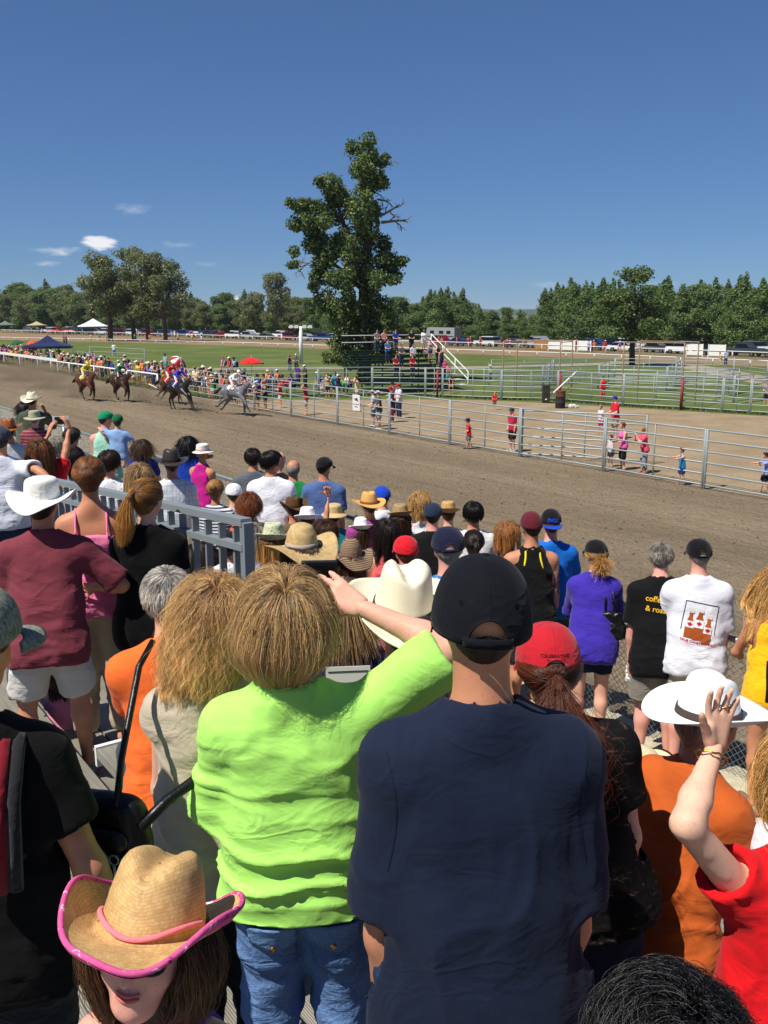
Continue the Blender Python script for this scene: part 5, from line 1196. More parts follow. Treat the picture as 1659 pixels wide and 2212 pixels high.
p = at(384, 781, 76); e = parasol(p[0], p[1], p[2], .64, [(196, 36, 48), (236, 234, 230)], 'red and white parasol with a maple leaf behind the horses', (28, 34), 1.2)
ML = [(0, 1), (.12, .72), (.3, .82), (.24, .45), (.5, .6), (.56, .48), (.86, .5), (.72, .26), (.8, .16), (.4, -.14), (.46, -.34), (.05, -.28), (.04, -.7)]; ML = ML + [(-x, y) for x, y in ML[::-1] if x != 0]
me = poly_sheet([(x * .15, y * .15) for x, y in ML]); o = obj('maple_leaf', me, PRINT, e, color=(196, 30, 44)); o.matrix_local = Matrix.Translation((.2, -.36, .35)) @ Matrix.Rotation(R(30), 4, 'X') @ Matrix.Rotation(R(10), 4, 'Y')
p = at(68, 746, 108); parasol(p[0], p[1], p[2], .95, [(226, 40, 60), (240, 120, 40), (226, 40, 60), (236, 90, 30)], 'red and orange parasol beside the navy canopy', (30, -14), 1.6)
p = at(36, 742, 112); parasol(p[0], p[1], p[2], .8, [(36, 92, 56)], 'dark green parasol at the far left edge', (10, -10))
for px, col, lb in ((118, (214, 66, 50), 'red parasol among the cars at the far left'), (213, (120, 190, 60), 'lime green parasol among the cars'), (150, (240, 150, 130), 'salmon parasol among the cars')): p = at(px, 716, 265); parasol(p[0], p[1], p[2], 2.6, [col], lb)
e = empty('lamp_post', (-9.4, 107, 0), 0, 'white wooden lamp post with a short crossbar on the infield', 'lamp post'); mb = MB(); mb.tube([(0, 0, 0), (0, 0, 4.1)], [.24, .19], 10); mb.build('pole', WHITE, e); mb = MB(); mb.box((0, 0, 4.05), (1.35, .1, .09)); mb.build('crossbar', WHITE, e, False)
for x in (-1.05, -.45, .45, 1.1): mb = MB(); mb.box((x, -.16, 4.1), (.2, .1, .17)); mb.build('flood_lamp', WHITE, e, False)
e = empty('barrel', (*gnd(1210, 882)[:2], 0), 0, 'rusty burnt steel barrel standing on the arena dirt', 'barrel'); mb = MB(); prof = [(.28, 0), (.295, .02), (.29, .28), (.305, .3), (.29, .32), (.29, .58), (.305, .6), (.29, .62), (.29, .88), (.3, .9), (.27, .9), (.26, .5)]
V = [(r_ * math.cos(a), r_ * math.sin(a), z * 1.15) for r_, z in prof for a in [2 * math.pi * j / 24 for j in range(24)]]; mb.add(V, [(i * 24 + j, i * 24 + (j + 1) % 24, (i + 1) * 24 + (j + 1) % 24, (i + 1) * 24 + j) for i in range(11) for j in range(24)]); mb.add([(.285 * math.cos(j * math.pi / 12), .285 * math.sin(j * math.pi / 12), .01) for j in range(24)], [tuple(range(23, -1, -1))])
def m_barrel(name):
    m, nd, ln, b = nt(name); v = mapping(nd, ln); s_ = nd.new('ShaderNodeSeparateXYZ'); ln.new(v, s_.inputs[0]); n = noise(nd, ln, v, 4, 5, .7)
    ln.new(ramp(nd, ln, nmath(nd, ln, 'ADD', nmath(nd, ln, 'MULTIPLY', s_.outputs[2], .6), nmath(nd, ln, 'MULTIPLY', n, .5)), [(.3, lin((52, 52, 56))), (.62, lin((44, 40, 38))), (.78, lin((112, 62, 36)))]), b.inputs['Base Color']); b.inputs['Roughness'].default_value = .7; b.inputs['Metallic'].default_value = .3; return m
mb.build('drum', M('burnt_barrel', m_barrel), e)
p = gnd(1236, 882); Vq, Qq = field_mesh([Prim(p + (-.12, 0, .1), p + (.1, 0, .14), .14, .12, None, .05), Prim(p + (.2, -.05, .08), p + (.35, 0, .1), .1, .07, None, .05)], .02, [((0, 0, 0), (0, 0, -1))], folds(.02, (12, 12, 12)))
tag(obj('rubbish_bag', mesh('rubbish_bag', Vq, Qq), PAINT, color=(196, 200, 186)), 'pale plastic bag lying beside the rusty barrel', 'bag')
e = empty('striped_pole', (*gnd(1187, 872)[:2], 0), 0, 'slanting white pole leaning on a dark post behind the rear fence', 'pole'); bar('pole', (-.2, .3, .2), (1.9, 1.4, 1.9), .05, WHITE, e); mb = MB(); mb.box((-.15, .5, .55), (.22, .2, .55)); mb.build('stump', M('dark_timber', m_plain((56, 50, 44), .95, var=.4, scale=6, bmp=.5)), e, False)

# ---------------------------------------------------------------- green bleacher on the infield
BF = np.array((.5, -.866)); BL = np.array((-.866, -.5)); B0 = np.array((5.6, 68.2)); GREEN = M('dark_green_paint', m_plain((34, 58, 44), .7, var=.2, scale=3)); GREYW = M('weathered_white', m_plain((206, 206, 200), .7, var=.12, scale=3))
eb = empty('infield_bleacher', (*B0, 0), math.atan2(BL[1], BL[0]), 'dark green timber bleacher with pale plank ends and white stair rails beside the cottonwood', 'bleacher')
# local +x runs along the rows, local -y... rows climb towards local y of (-BF)
yb_ = 1.0 if (math.cos(math.atan2(BL[1], BL[0]) + math.pi / 2) * -BF[0] + math.sin(math.atan2(BL[1], BL[0]) + math.pi / 2) * -BF[1]) > 0 else -1.0
for k in range(8):
    y = yb_ * (.3 + k * .62); z = .42 + k * .34
    mb = MB(); mb.box((3.6, y, z), (3.6, .16, .03)); mb.build('seat_plank', GREEN, eb, False); mb = MB(); mb.box((3.6, y + yb_ * .33, z - .2), (3.6, .15, .025)); mb.build('foot_plank', GREEN, eb, False)
    mb = MB(); mb.box((-.28, y + yb_ * .05, z - .02), (.3, .36, .045)); mb.build('step', GREYW, eb, False); mb = MB(); mb.box((3.6, y + yb_ * .5, z - .08), (3.6, .015, .1)); mb.build('riser', GREEN, eb, False)
for x in (.4, 3.6, 6.8): bar('support', (x, 0, 0), (x, yb_ * 5.2, 2.75), .05, GREEN, eb); bar('support', (x, yb_ * 5.2, 0), (x, yb_ * 5.2, 2.9), .05, GREEN, eb); bar('support', (x, yb_ * 2.6, 0), (x, yb_ * 2.6, 1.4), .05, GREEN, eb)
bar('hand_rail', (-.62, yb_ * 5.0, 3.95), (-.62, 0, 1.35), .04, WHITE, eb); bar('hand_rail', (-.62, yb_ * 5.0, 3.45), (-.62, 0, .8), .04, WHITE, eb); bar('rail_post', (-.62, 0, 0), (-.62, 0, 1.35), .04, WHITE, eb); bar('rail_post', (-.62, yb_ * 1.7, .9), (-.62, yb_ * 1.7, 2.2), .04, WHITE, eb); bar('rail_post', (-.62, yb_ * 3.4, 1.8), (-.62, yb_ * 3.4, 3.1), .04, WHITE, eb); bar('rail_post', (-.62, yb_ * 5.0, 2.7), (-.62, yb_ * 5.0, 3.95), .04, WHITE, eb)
bar('back_rail', (-.2, yb_ * 5.25, 3.9), (7, yb_ * 5.25, 3.9), .035, WHITE, eb); bar('back_rail', (-.2, yb_ * 5.25, 3.4), (7, yb_ * 5.25, 3.4), .035, WHITE, eb)
def bleach(x, k): q_ = np.array((x, yb_ * (.3 + k * .62 + .33))); a = math.atan2(BL[1], BL[0]); return np.array((B0[0] + q_[0] * math.cos(a) - q_[1] * math.sin(a), B0[1] + q_[0] * math.sin(a) + q_[1] * math.cos(a), .42 + k * .34 - .175))

# ---------------------------------------------------------------- the stand we are in: stepped planks, benches, railing, walkway, chain-link fence
def m_plank(name, c=(150, 146, 134)):
    m, nd, ln, b = nt(name); v = mapping(nd, ln, (.6, 26, 6)); n = noise(nd, ln, v, 3, 5, .6); w = noise(nd, ln, mapping(nd, ln), 3, 4)
    k = ramp(nd, ln, n, [(.3, (.72,) * 3), (.7, (1.08,) * 3)]); k2 = ramp(nd, ln, w, [(.35, (.8, .78, .74)), (.65, (1.05,) * 3)])
    ln.new(mixc(nd, ln, 1.0, mixc(nd, ln, 1.0, lin(c), k, 'MULTIPLY'), k2, 'MULTIPLY'), b.inputs['Base Color']); b.inputs['Roughness'].default_value = .55; b.inputs['Metallic'].default_value = .15
    wv = nd.new('ShaderNodeTexWave'); wv.inputs['Scale'].default_value = 34; wv.bands_direction = 'Y'; ln.new(mapping(nd, ln), wv.inputs['Vector']); bump(nd, ln, wv.outputs['Fac'], .5, .004, b); return m
PLANK = M('ribbed_plank', m_plank); UNDER = M('dark_frame', m_plain((70, 72, 74), .7, var=.2)); CONC = M('concrete', lambda n: m_ground(n, (176, 166, 140), (190, 180, 154), (202, 192, 168), 1.5, 14, bmp=.25, bd=.01, speck=(30, .72, (140, 130, 108)), rough=.9))
RAILM = M('grey_rail_paint', m_plain((130, 138, 142), .5, .1, var=.06, scale=4))
stand = empty('grandstand', tr(0, 0, ZW), TRK_ROT, 'stepped grey plank grandstand under the standing crowd', 'grandstand')
# local +x along the rows (u), local -y across (n)
LV = [(-1.6, .7, 1.55), (.7, 1.3, 1.35), (1.3, 1.9, 1.17), (1.9, 2.5, 1.0), (2.5, 3.1, .85), (3.1, 3.9, .65), (3.9, 5.0, .4)]; U0, U1 = -5.0, 23.0
for n0, n1, z in LV:
    k = max(int(round((n1 - n0) / .29)), 2); w = (n1 - n0) / k
    for i in range(k): mb = MB(); mb.box(((U0 + U1) / 2, -(n0 + w * (i + .5)), z - .022), ((U1 - U0) / 2, w / 2 - .006, .022)); mb.build('plank', PLANK, stand, False)
    mb = MB(); mb.box(((U0 + U1) / 2, -(n1 - .02), (z - .05) / 2), ((U1 - U0) / 2, .012, (z - .05) / 2)); mb.build('riser', UNDER, stand, False)
def bench(u0, u1, n, z, label):
    e = empty('bench', tr(0, n, ZW + z), TRK_ROT, label, 'bench', 'plank benches of the stand')
    for s_ in (-1, 1): mb = MB(); mb.box(((u0 + u1) / 2, s_ * .073, .42), ((u1 - u0) / 2, .07, .02)); mb.build('plank', PLANK, e, False)
    for uu in (u0 - .012, u1 + .012): mb = MB(); mb.box((uu, 0, .405), (.012, .146, .045)); mb.build('end_cap', WHITE, e, False)
    x = u0 + .35
    while x < u1: bar('bracket', (x, 0, 0), (x, 0, .4), .025, STEEL, e); x += 1.6
bench(5.2, 9.8, 1.2, 1.35, 'bench with a white end cap behind the seated man in orange'); bench(2.6, 3.7, 1.26, 1.35, 'bench under the seated man in orange')
bench(4.2, 8.6, 3.5, .65, 'bench in the middle of the crowd under the crochet hat'); bench(6.0, 11.0, 4.5, .4, 'low bench near the fence under the white fedora')
# railing in front of the upper platform
rl = empty('railing', tr(0, 1.98, ZW), TRK_ROT, 'grey metal guard railing with upright bars in front of the woman in the pink camisole', 'railing')
zt = lambda u: 2.62 - (u - 4.0) * .082
def flatbar(name, a, b, hw, hh, mat, par):
    a, b = Vector(a), Vector(b); d = b - a; mb = MB(); mb.box((d.length / 2, 0, 0), (d.length / 2, hw, hh)); o = mb.build(name, mat, par, False); o.matrix_local = Matrix.Translation(a) @ d.to_track_quat('X', 'Z').to_matrix().to_4x4(); return o
for dz, hh in ((0, .018), (-.125, .016)): flatbar('top_rail', (3.95, 0, zt(3.95) + dz), (10.6, 0, zt(10.6) + dz), .03, hh, RAILM, rl)
flatbar('bottom_rail', (3.95, 0, 1.1), (10.6, 0, 1.1), .025, .02, RAILM, rl)
for i in range(40): u = 4.06 + i * .165; mb = MB(); h = zt(u) - .03; mb.box((u, 0, (1.1 + h) / 2), (.0095, .018, (h - 1.1) / 2)); mb.build('baluster', RAILM, rl, False)
for u in (3.95, 5.4, 7.2, 9.0, 10.6): mb = MB(); mb.box((u, .0, (1.0 + zt(u)) / 2), (.024, .026, (zt(u) - 1.0) / 2)); mb.build('post', RAILM, rl, False)
# 0, zt(3.95) - .03), (3.74, 0, zt(3.95) - .12), (3.74, 0, 1.0)], .02, 8); mb.build('end_rail', RAILM, rl)
# walkway slabs and bank
wk = tag(empty('walkway', tr(0, 0, ZW), TRK_ROT), kind='structure')
for i in range(22):
    for j in range(2): u = -5 + i * 1.6; mb = MB(); mb.box((u + .8, -(5.35 + j * .7), -.05), (.795, .345 if j else .345, .05)); mb.build('slab', CONC, wk, False)
V = []; F = []
for i in range(121):
    u = -40 + i * 1.25
    for j in range(13): q_ = j / 12; n = 6.38 + q_ * 4.2; z = ZW - .06 - (ZW - .05) * (q_ * q_ * (3 - 2 * q_)) + (random.random() - .5) * .03 * (0 < j < 12); V.append(tr(u, n, z))
tag(obj('bank', mesh('bank', V, np.array([(i * 13 + j, i * 13 + j + 1, (i + 1) * 13 + j + 1, (i + 1) * 13 + j) for i in range(120) for j in range(12)])), DIRT), kind='structure')
mb = MB(); mb.poly([tr(u, n)[:2] for u, n in ((60, 6.4), (60, -8), (-40, -8), (-40, 6.4))], ZW - .11); tag(mb.build('stand_ground', CONC), kind='structure')
WIRE = M('chain_wire', m_plain((150, 154, 152), .4, .6, var=.1))
NF = 6.22; HF = 1.12
for k in range(11):
    u0 = -2.6 + k * 3.0 ; lb = ['at the right edge below the girl in yellow', 'behind the man in the bottle shirt', 'behind the woman in the purple cardigan', 'in front of the man in the blue shirt', 'beside the man in the green shirt', 'in front of the man in the grey polo', 'beside the woman in magenta', 'under the father holding a child', 'below the man in green cap', 'left of the father with the child', 'at the far left beside the olive shirt'][k]
    e = empty('chain_link_fence', tr(u0, NF, ZW), TRK_ROT, 'chain link fence bay ' + lb, 'fence', 'bays of the chain link fence'); mb = MB(); mb.tube([(0, 0, -.1), (0, 0, HF + .03)], .035, 8); mb.tube([(0, 0, HF + .02), (0, 0, HF + .05)], [.04, .015], 8); mb.build('post', STEEL, e); bar('top_rail', (0, 0, HF), (3, 0, HF), .026, STEEL, e, 8)
    mb = MB(); P_ = .062; m = int((3 + HF) / P_) + 1
    for i in range(m):
        for sg in (-1, 1):
            x0 = i * P_ - (HF if sg > 0 else 0); x1 = x0 + HF * sg if sg > 0 else x0 - HF; a = [x0, 0.02]; b = [x1, HF]
            if sg < 0: x0 = i * P_; a = [x0, .02]; b = [x0 - HF, HF]
            def clip(a, b, lo, hi):
                (xa, za), (xb, zb) = a, b
                if max(xa, xb) < lo or min(xa, xb) > hi: return None
                def cl(x, z, x2, z2):
                    if x < lo: return [lo, z + (z2 - z) * (lo - x) / (x2 - x)]
                    if x > hi: return [hi, z + (z2 - z) * (hi - x) / (x2 - x)]
                    return [x, z]
                return cl(xa, za, xb, zb), cl(xb, zb, xa, za)
            c_ = clip(a, b, 0, 3)
            if c_ and abs(c_[0][0] - c_[1][0]) > .02: mb.tube([(c_[0][0], sg * .003, c_[0][1]), (c_[1][0], sg * .003, c_[1][1])], .0022, 3, False)
    tag(mb.build('wire_mesh', WIRE, e, True), kind='stuff')

# ---------------------------------------------------------------- racehorses and riders
def horse(label, loc, col, points, pose, jl, jcol, jlegs, helmet, cloth, num, dark_legs=True, rz=None, blinkers=None):
    rz = TRK_ROT + math.pi if rz is None else rz
    e = empty('racehorse', loc, rz, label, 'horse', 'galloping racehorses'); e.scale = (1.07,) * 3; P = []; k = .1; Y = (0, 1, 0)
    P += [Prim((-.5, 0, 1.22), (.3, 0, 1.17), .275, .29, (Y, .82), k), Prim((.3, 0, 1.2), (.52, 0, 1.18), .29, .24, (Y, .75), k), Prim((-.62, 0, 1.3), (-.45, 0, 1.28), .25, .26, (Y, .85), k), Prim((.25, 0, 1.42), (-.1, 0, 1.4), .12, .1, (Y, .7), .1),
          Prim((.52, 0, 1.28), (.85, 0, 1.5), .21, .155, (Y, .6), .08), Prim((.85, 0, 1.5), (1.16, 0, 1.68), .155, .105, (Y, .6), .06), Prim((1.18, 0, 1.68), (1.34, 0, 1.57), .105, .085, (Y, .75), .04), Prim((1.34, 0, 1.57), (1.6, 0, 1.38), .078, .055, (Y, .8), .04)]
    for s in (-1, 1): P.append(Prim((1.12, s * .05, 1.76), (1.1, s * .06, 1.87), .03, .012, None, .02))
    for i, (j, s) in enumerate(zip(pose, (-1, 1, -1, 1))):
        fr = i < 2; y = s * .13; a = np.array((.48, y, 1.08)) if fr else np.array((-.6, y, 1.18)); pts = [a] + [np.array((q_[0], y * .9, q_[1])) for q_ in j]
        rs = [.15, .085, .05, .034, .04] if fr else [.2, .125, .058, .036, .042]
        for m in range(len(pts) - 1): P.append(Prim(pts[m], pts[m + 1], rs[m], rs[m + 1], None, .05 if m == 0 else .02))
        h = pts[-1]; P.append(Prim(h, h + (.03, 0, -.035), .042, .048, None, .015))
    V, Q = field_mesh(P, .024, post=smooth_post); me = mesh('body', V, Q)
    def m_coat(name):
        m, nd, ln, b = nt(name); v = mapping(nd, ln); s_ = nd.new('ShaderNodeSeparateXYZ'); ln.new(v, s_.inputs[0]); n = noise(nd, ln, v, 9, 4, .6)
        c = ramp(nd, ln, n, [(.35, tuple(x * .8 for x in lin(col)[:3])), (.65, tuple(min(x * 1.25, 1) for x in lin(col)[:3]))])
        z = nmath(nd, ln, 'ADD', s_.outputs[2], nmath(nd, ln, 'MULTIPLY', n, .25)); c = mixc(nd, ln, ramp(nd, ln, z, [(.62, (1, 1, 1)), (.85, (0, 0, 0))]), c, lin(points)); ln.new(c, b.inputs['Base Color']); b.inputs['Roughness'].default_value = .38; b.inputs['Specular IOR Level'].default_value = .4; return m
    obj('body', me, m_coat('coat'), e)
    mane = [Prim((.6, 0, 1.5), (1.1, 0, 1.8), .045, .035, (Y, .4), .02)] + [Prim((.62 + .08 * i, .02, 1.5 + .05 * i), (.5 + .08 * i, .06, 1.46 + .05 * i), .035, .01, None, .015) for i in range(7)]
    V, Q = field_mesh(mane, .014, post=folds(.008, (20, 20, 20))); obj('mane', mesh('mane', V, Q), HAIRB, e, color=points)
    tl = [Prim((-.85, 0, 1.36), (-1.05, 0, 1.32), .05, .055, None, .03), Prim((-1.05, 0, 1.32), (-1.4, .02, 1.1), .055, .08, None, .03), Prim((-1.4, .02, 1.1), (-1.68, .04, .98), .08, .02, None, .03)]
    V, Q = field_mesh(tl, .016, post=folds(.014, (9, 22, 22))); obj('tail', mesh('tail', V, Q), HAIRB, e, color=points)
    # saddle cloth with its number, girth, saddle, bridle, reins
    V = []; nx, ny = 9, 15
    for i in range(nx + 1):
        for j in range(ny + 1):
            a = (j / ny - .5) * 2 * 1.25; x = -.28 + .5 * i / nx - .06 * abs(j / ny - .5); V.append((x, .262 * math.sin(a) * 1.0, 1.2 + .31 * math.cos(a) + .012))
    F = np.array([(i * (ny + 1) + j, (i + 1) * (ny + 1) + j, (i + 1) * (ny + 1) + j + 1, i * (ny + 1) + j + 1) for i in range(nx) for j in range(ny)]); sc_ = solid(obj('saddle_cloth', mesh('saddle_cloth', V, F), CLOTH, e, color=cloth[0]), .012)
    for sg in (-1, 1):
        tm = text_mesh(num, .26, bold=.008)
        for v in tm.vertices: X, Z = v.co.x, v.co.y; a = 1.22 - (Z + .02) / .34; v.co = (-.06 + X * sg * -1 * -1 * (-1 if sg > 0 else 1), sg * (.262 * math.sin(a) + .022), 1.2 + .31 * math.cos(a) + .012)
        obj('number', tm, PRINT, sc_, color=cloth[1])
    V, Q = field_mesh([Prim((-.12, 0, 1.53), (.1, 0, 1.52), .05, .045, None, .03), Prim((.02, .2, 1.42), (.05, -.2, 1.42), .05, .05, ((1, 0, 0), 1), .03), Prim((-.2, 0, 1.55), (-.1, 0, 1.53), .05, .04, None, .03)], .015, post=smooth_post); obj('saddle', mesh('saddle', V, Q), LEATHER, e, color=(40, 26, 20))
    mb = MB(); ring = lambda c_, d, r_: [tuple(np.array(c_) + r_ * (math.cos(t_) * np.array((0, .85, 0)) + math.sin(t_) * np.array((d[0], 0, d[1])))) for t_ in np.linspace(0, 2 * math.pi, 13)]
    mb.tube(ring((1.47, 0, 1.475), (.55, .83), .085), .012, 5, False); mb.tube(ring((1.24, 0, 1.64), (-.5, .86), .115), .011, 5, False)
    for s in (-1, 1): mb.tube([(1.24, s * .085, 1.66), (1.5, s * .062, 1.46)], .01, 5, False); mb.tube([(1.56, s * .06, 1.4), (1.1, s * .12, 1.48), (.55, s * .06, 1.72)], .008, 5, False)
    mb.build('bridle', LEATHER, e, color=(30, 22, 20))
    if blinkers: mb = MB(); mb.tube([(1.42, 0, 1.53), (1.5, 0, 1.47)], [.1, .09], 10); mb.build('noseband', CLOTH, e, color=blinkers)
    # the rider
    off = Vector((-.18, 0, 1.78)) * 1.07; w = Matrix.Rotation(rz, 3, 'Z') @ off + Vector(loc); prz = rz - math.pi / 2
    pose_ = dict(sit=0.0, lean=62, arms=(((-.14, .62, .02), (1, -.2, -.6)), ((.14, .62, .02), (1, -.2, -.6))), head=(0, 38, 0), legs=((.19, .34, -.3), (.23, -.02, -.56)))
    jk = person(jl, loc=tuple(w), rz=prz, H=1.58, pose=pose_, top=('tee', jcol, dict(sleeve=1.96, fold=.01, loose=.012, name='silks', hem=.02)), bottom=(1.0, jlegs, dict(loose=.004, name='breeches')), cell=.019, key=('jockey',), group='riders on the racehorses', near=True,
                hatw=lambda p, hs: cap(p, helmet, hs=1.1, mat=GLOSS, tall=.012))
    for s in 'LR':
        A, K = jk['J']['A' + s], jk['J']['K' + s]; mb = MB(); mb.tube([tuple(K * .35 + A * .65), tuple(A), tuple(A + (0, .02, -.04))], [.05, .045, .045], 8); mb.tube([tuple(A + (0, -.04, -.05)), tuple(A + (0, .14, -.06))], [.042, .03], 8); mb.build('boot', LEATHER, jk['root'], color=(22, 20, 20))
    return e
PA = [[(.8, .86), (1.06, .46), (1.2, .3)], [(.62, .62), (.58, .24), (.64, .06)], [(-.42, .86), (-.88, .62), (-1.16, .38), (-1.34, .4)], [(-.45, .84), (-.82, .52), (-1.06, .26), (-1.22, .24)]]
PB = [[(.78, .8), (.72, .46), (.58, .4)], [(.66, .66), (.66, .3), (.56, .16)], [(-.36, .88), (-.52, .52), (-.26, .3), (-.16, .2)], [(-.4, .88), (-.74, .56), (-.62, .22), (-.52, .1)]]
PC = [[(.9, .84), (1.12, .5), (1.26, .28)], [(.84, .82), (1.0, .44), (1.1, .22)], [(-.4, .86), (-.72, .54), (-.66, .2), (-.58, .08)], [(-.45, .84), (-.8, .55), (-.7, .2), (-.62, .06)]]
HG = [('grey', PA, (508, 897), (112, 112, 116), (58, 58, 62), 'dapple grey racehorse leading the field with number 2 cloth', 'rider in white silks crouched on the grey horse', (226, 226, 226), (232, 232, 232), (228, 228, 222), ((236, 236, 236), (20, 20, 20)), '2', (214, 206, 184)),
      ('black', PC, (388, 886), (34, 27, 25), (20, 17, 17), 'near-black racehorse with a blue saddle cloth in second place', 'rider in royal blue silks on the black horse', (26, 66, 190), (228, 228, 232), (30, 70, 170), ((40, 44, 150), (236, 236, 236)), '7', None),
      ('bay', PA, (370, 872), (92, 48, 26), (32, 22, 18), 'reddish bay racehorse with a red cloth half hidden behind the black one', 'rider in red silks behind the rider in blue', (196, 34, 56), (226, 222, 222), (190, 36, 54), ((206, 30, 40), (240, 240, 240)), '1', (200, 170, 120)),
      ('dark', PB, (262, 868), (56, 32, 24), (24, 18, 16), 'dark brown racehorse with a white noseband under the green rider', 'rider in dark green silks on the dark brown horse', (24, 104, 74), (30, 42, 36), (24, 120, 70), ((26, 50, 40), (236, 236, 236)), '6', (206, 186, 150)),
      ('brown', PB, (188, 866), (86, 44, 26), (30, 20, 17), 'brown racehorse trailing last with a yellow saddle cloth', 'rider in yellow silks and white breeches on the last horse', (206, 196, 40), (232, 232, 228), (206, 192, 60), ((226, 214, 40), (30, 30, 30)), '4', None)]
for (nm, ps, (px, py), col, pts, lb, jl, jc, jlg, hl, cl_, num, bk) in HG: q_ = gnd(px, py, .02); horse(lb, (q_[0], q_[1], .03), col, pts, ps, jl, jc, jlg, hl, cl_, num, blinkers=bk, rz=TRK_ROT + math.pi + (R(12) if nm != 'grey' else R(16)))
# dirt thrown up behind the hooves
rng = np.random.default_rng(5); cl = []
for (px, py, s_, h) in [(245, 862, .5, .35), (300, 860, .5, .5), (455, 895, .45, .3), (415, 893, .4, .3), (355, 878, .4, .3), (318, 862, .5, .45), (170, 858, .5, .3)]:
    c_ = gnd(px, py); cl += [tuple(c_ + (rng.normal(0, s_), rng.normal(0, s_), abs(rng.normal(0, h)) + .03)) for _ in range(150)]
scatter('flying_dirt', M('dark_clod', m_plain((84, 70, 54))), cl, .022, 1.2)

# low dust hanging behind the field
def m_dust(name):
    m = bpy.data.materials.new(name); m.use_nodes = True; nd, ln = m.node_tree.nodes, m.node_tree.links; nd.remove(nd['Principled BSDF']); out = [x for x in nd if x.type == 'OUTPUT_MATERIAL'][0]; v = nd.new('ShaderNodeVolumePrincipled'); v.inputs['Color'].default_value = lin((190, 168, 140))
    tc_ = nd.new('ShaderNodeTexCoord'); ln_ = nd.new('ShaderNodeVectorMath'); ln_.operation = 'LENGTH'; ln.new(tc_.outputs['Object'], ln_.inputs[0]); n = noise(nd, ln, tc_.outputs['Object'], 2.2, 3, .6)
    f = nmath(nd, ln, 'MULTIPLY', nmath(nd, ln, 'SUBTRACT', 1.0, ln_.outputs['Value'], True), nmath(nd, ln, 'MULTIPLY', nmath(nd, ln, 'SUBTRACT', n, .38, True), 7.0)); ln.new(nmath(nd, ln, 'MULTIPLY', f, .55), v.inputs['Density']); ln.new(v.outputs[0], out.inputs['Volume']); return m
DUSTM = M('dust', m_dust); bm = bmesh.new(); bmesh.ops.create_icosphere(bm, subdivisions=3, radius=1.0); DM = bpy.data.meshes.new('dust'); bm.to_mesh(DM); bm.free()
for (px, py, sx, sz) in [(160, 858, 2.6, .8), (228, 860, 2.2, .8), (310, 864, 2.2, .8), (345, 874, 2.0, .6), (440, 888, 1.8, .6), (60, 820, 6.0, 1.2), (110, 838, 4.0, 1.0)]:
    c_ = gnd(px, py); o = tag(obj('dust', DM, DUSTM, loc=(c_[0], c_[1], sz * .55)), kind='stuff'); o.scale = (sx, sx * .7, sz); o.rotation_euler = (0, 0, TRK_ROT)

# ---------------------------------------------------------------- cloth patterns
def m_plaid(name, cols, s=26.0):
    m, nd, ln, b = nt(name); v = mapping(nd, ln, (1, 1, 1), (0, 0, .3)); sp = nd.new('ShaderNodeSeparateXYZ'); ln.new(v, sp.inputs[0]); c = lin(cols[0])
    for ax, sc_, th, cl, f in ((0, s, .2, cols[1], .55), (2, s, .2, cols[1], .55), (0, s, .75, cols[2], .6), (2, s, .75, cols[2], .6), (0, s * 2, .9, cols[3], .5), (2, s * 2, .9, cols[3], .5)):
        w = nmath(nd, ln, 'SINE', nmath(nd, ln, 'MULTIPLY', sp.outputs[ax], sc_ * 3.14)); k = nmath(nd, ln, 'MULTIPLY', nmath(nd, ln, 'GREATER_THAN', w, th), f); c = mixc(nd, ln, k, c, lin(cl))
    ln.new(c, b.inputs['Base Color']); b.inputs['Roughness'].default_value = .85; b.inputs['Specular IOR Level'].default_value = .1; bump(nd, ln, noise(nd, ln, v, 8, 3, .5, 1.2), .3, .03, b); return m
def m_denim(name):
    m, nd, ln, b = nt(name); base = nd.new('ShaderNodeObjectInfo').outputs['Color']; v = mapping(nd, ln); n = noise(nd, ln, mapping(nd, ln, (300, 300, 60)), 1.0, 3, .6); w = noise(nd, ln, v, 6, 5, .6)
    c = mixc(nd, ln, 1.0, mixc(nd, ln, 1.0, base, ramp(nd, ln, n, [(.3, (.7,) * 3), (.7, (1.25,) * 3)]), 'MULTIPLY'), ramp(nd, ln, w, [(.35, (.75,) * 3), (.7, (1.25,) * 3)]), 'MULTIPLY')
    ln.new(c, b.inputs['Base Color']); b.inputs['Roughness'].default_value = .9; b.inputs['Specular IOR Level'].default_value = .1; bump(nd, ln, noise(nd, ln, mapping(nd, ln, (1, 1, 2.2)), 10, 4, .6, 1.0), .5, .03, b); return m
DENIM = M('denim', m_denim)
def m_blot(name, cols, scale, stretch=(1, 1, 1), det=3):
    m, nd, ln, b = nt(name); v = mapping(nd, ln, stretch); n = noise(nd, ln, v, scale, det, .55, .6); ln.new(ramp(nd, ln, n, [(p, lin(c)) for p, c in cols]), b.inputs['Base Color']); b.inputs['Roughness'].default_value = .85; b.inputs['Specular IOR Level'].default_value = .1
    bump(nd, ln, noise(nd, ln, mapping(nd, ln), 7, 3, .5, 1), .3, .03, b); return m
def m_stripe(name, c1, c2, s, axis=2, th=0.0):
    m, nd, ln, b = nt(name); v = mapping(nd, ln); sp = nd.new('ShaderNodeSeparateXYZ'); ln.new(v, sp.inputs[0]); w = nmath(nd, ln, 'GREATER_THAN', nmath(nd, ln, 'SINE', nmath(nd, ln, 'MULTIPLY', sp.outputs[axis], s)), th)
    ln.new(mixc(nd, ln, w, lin(c1), lin(c2)), b.inputs['Base Color']); b.inputs['Roughness'].default_value = .85; bump(nd, ln, noise(nd, ln, v, 7, 3, .5, 1), .3, .03, b); return m
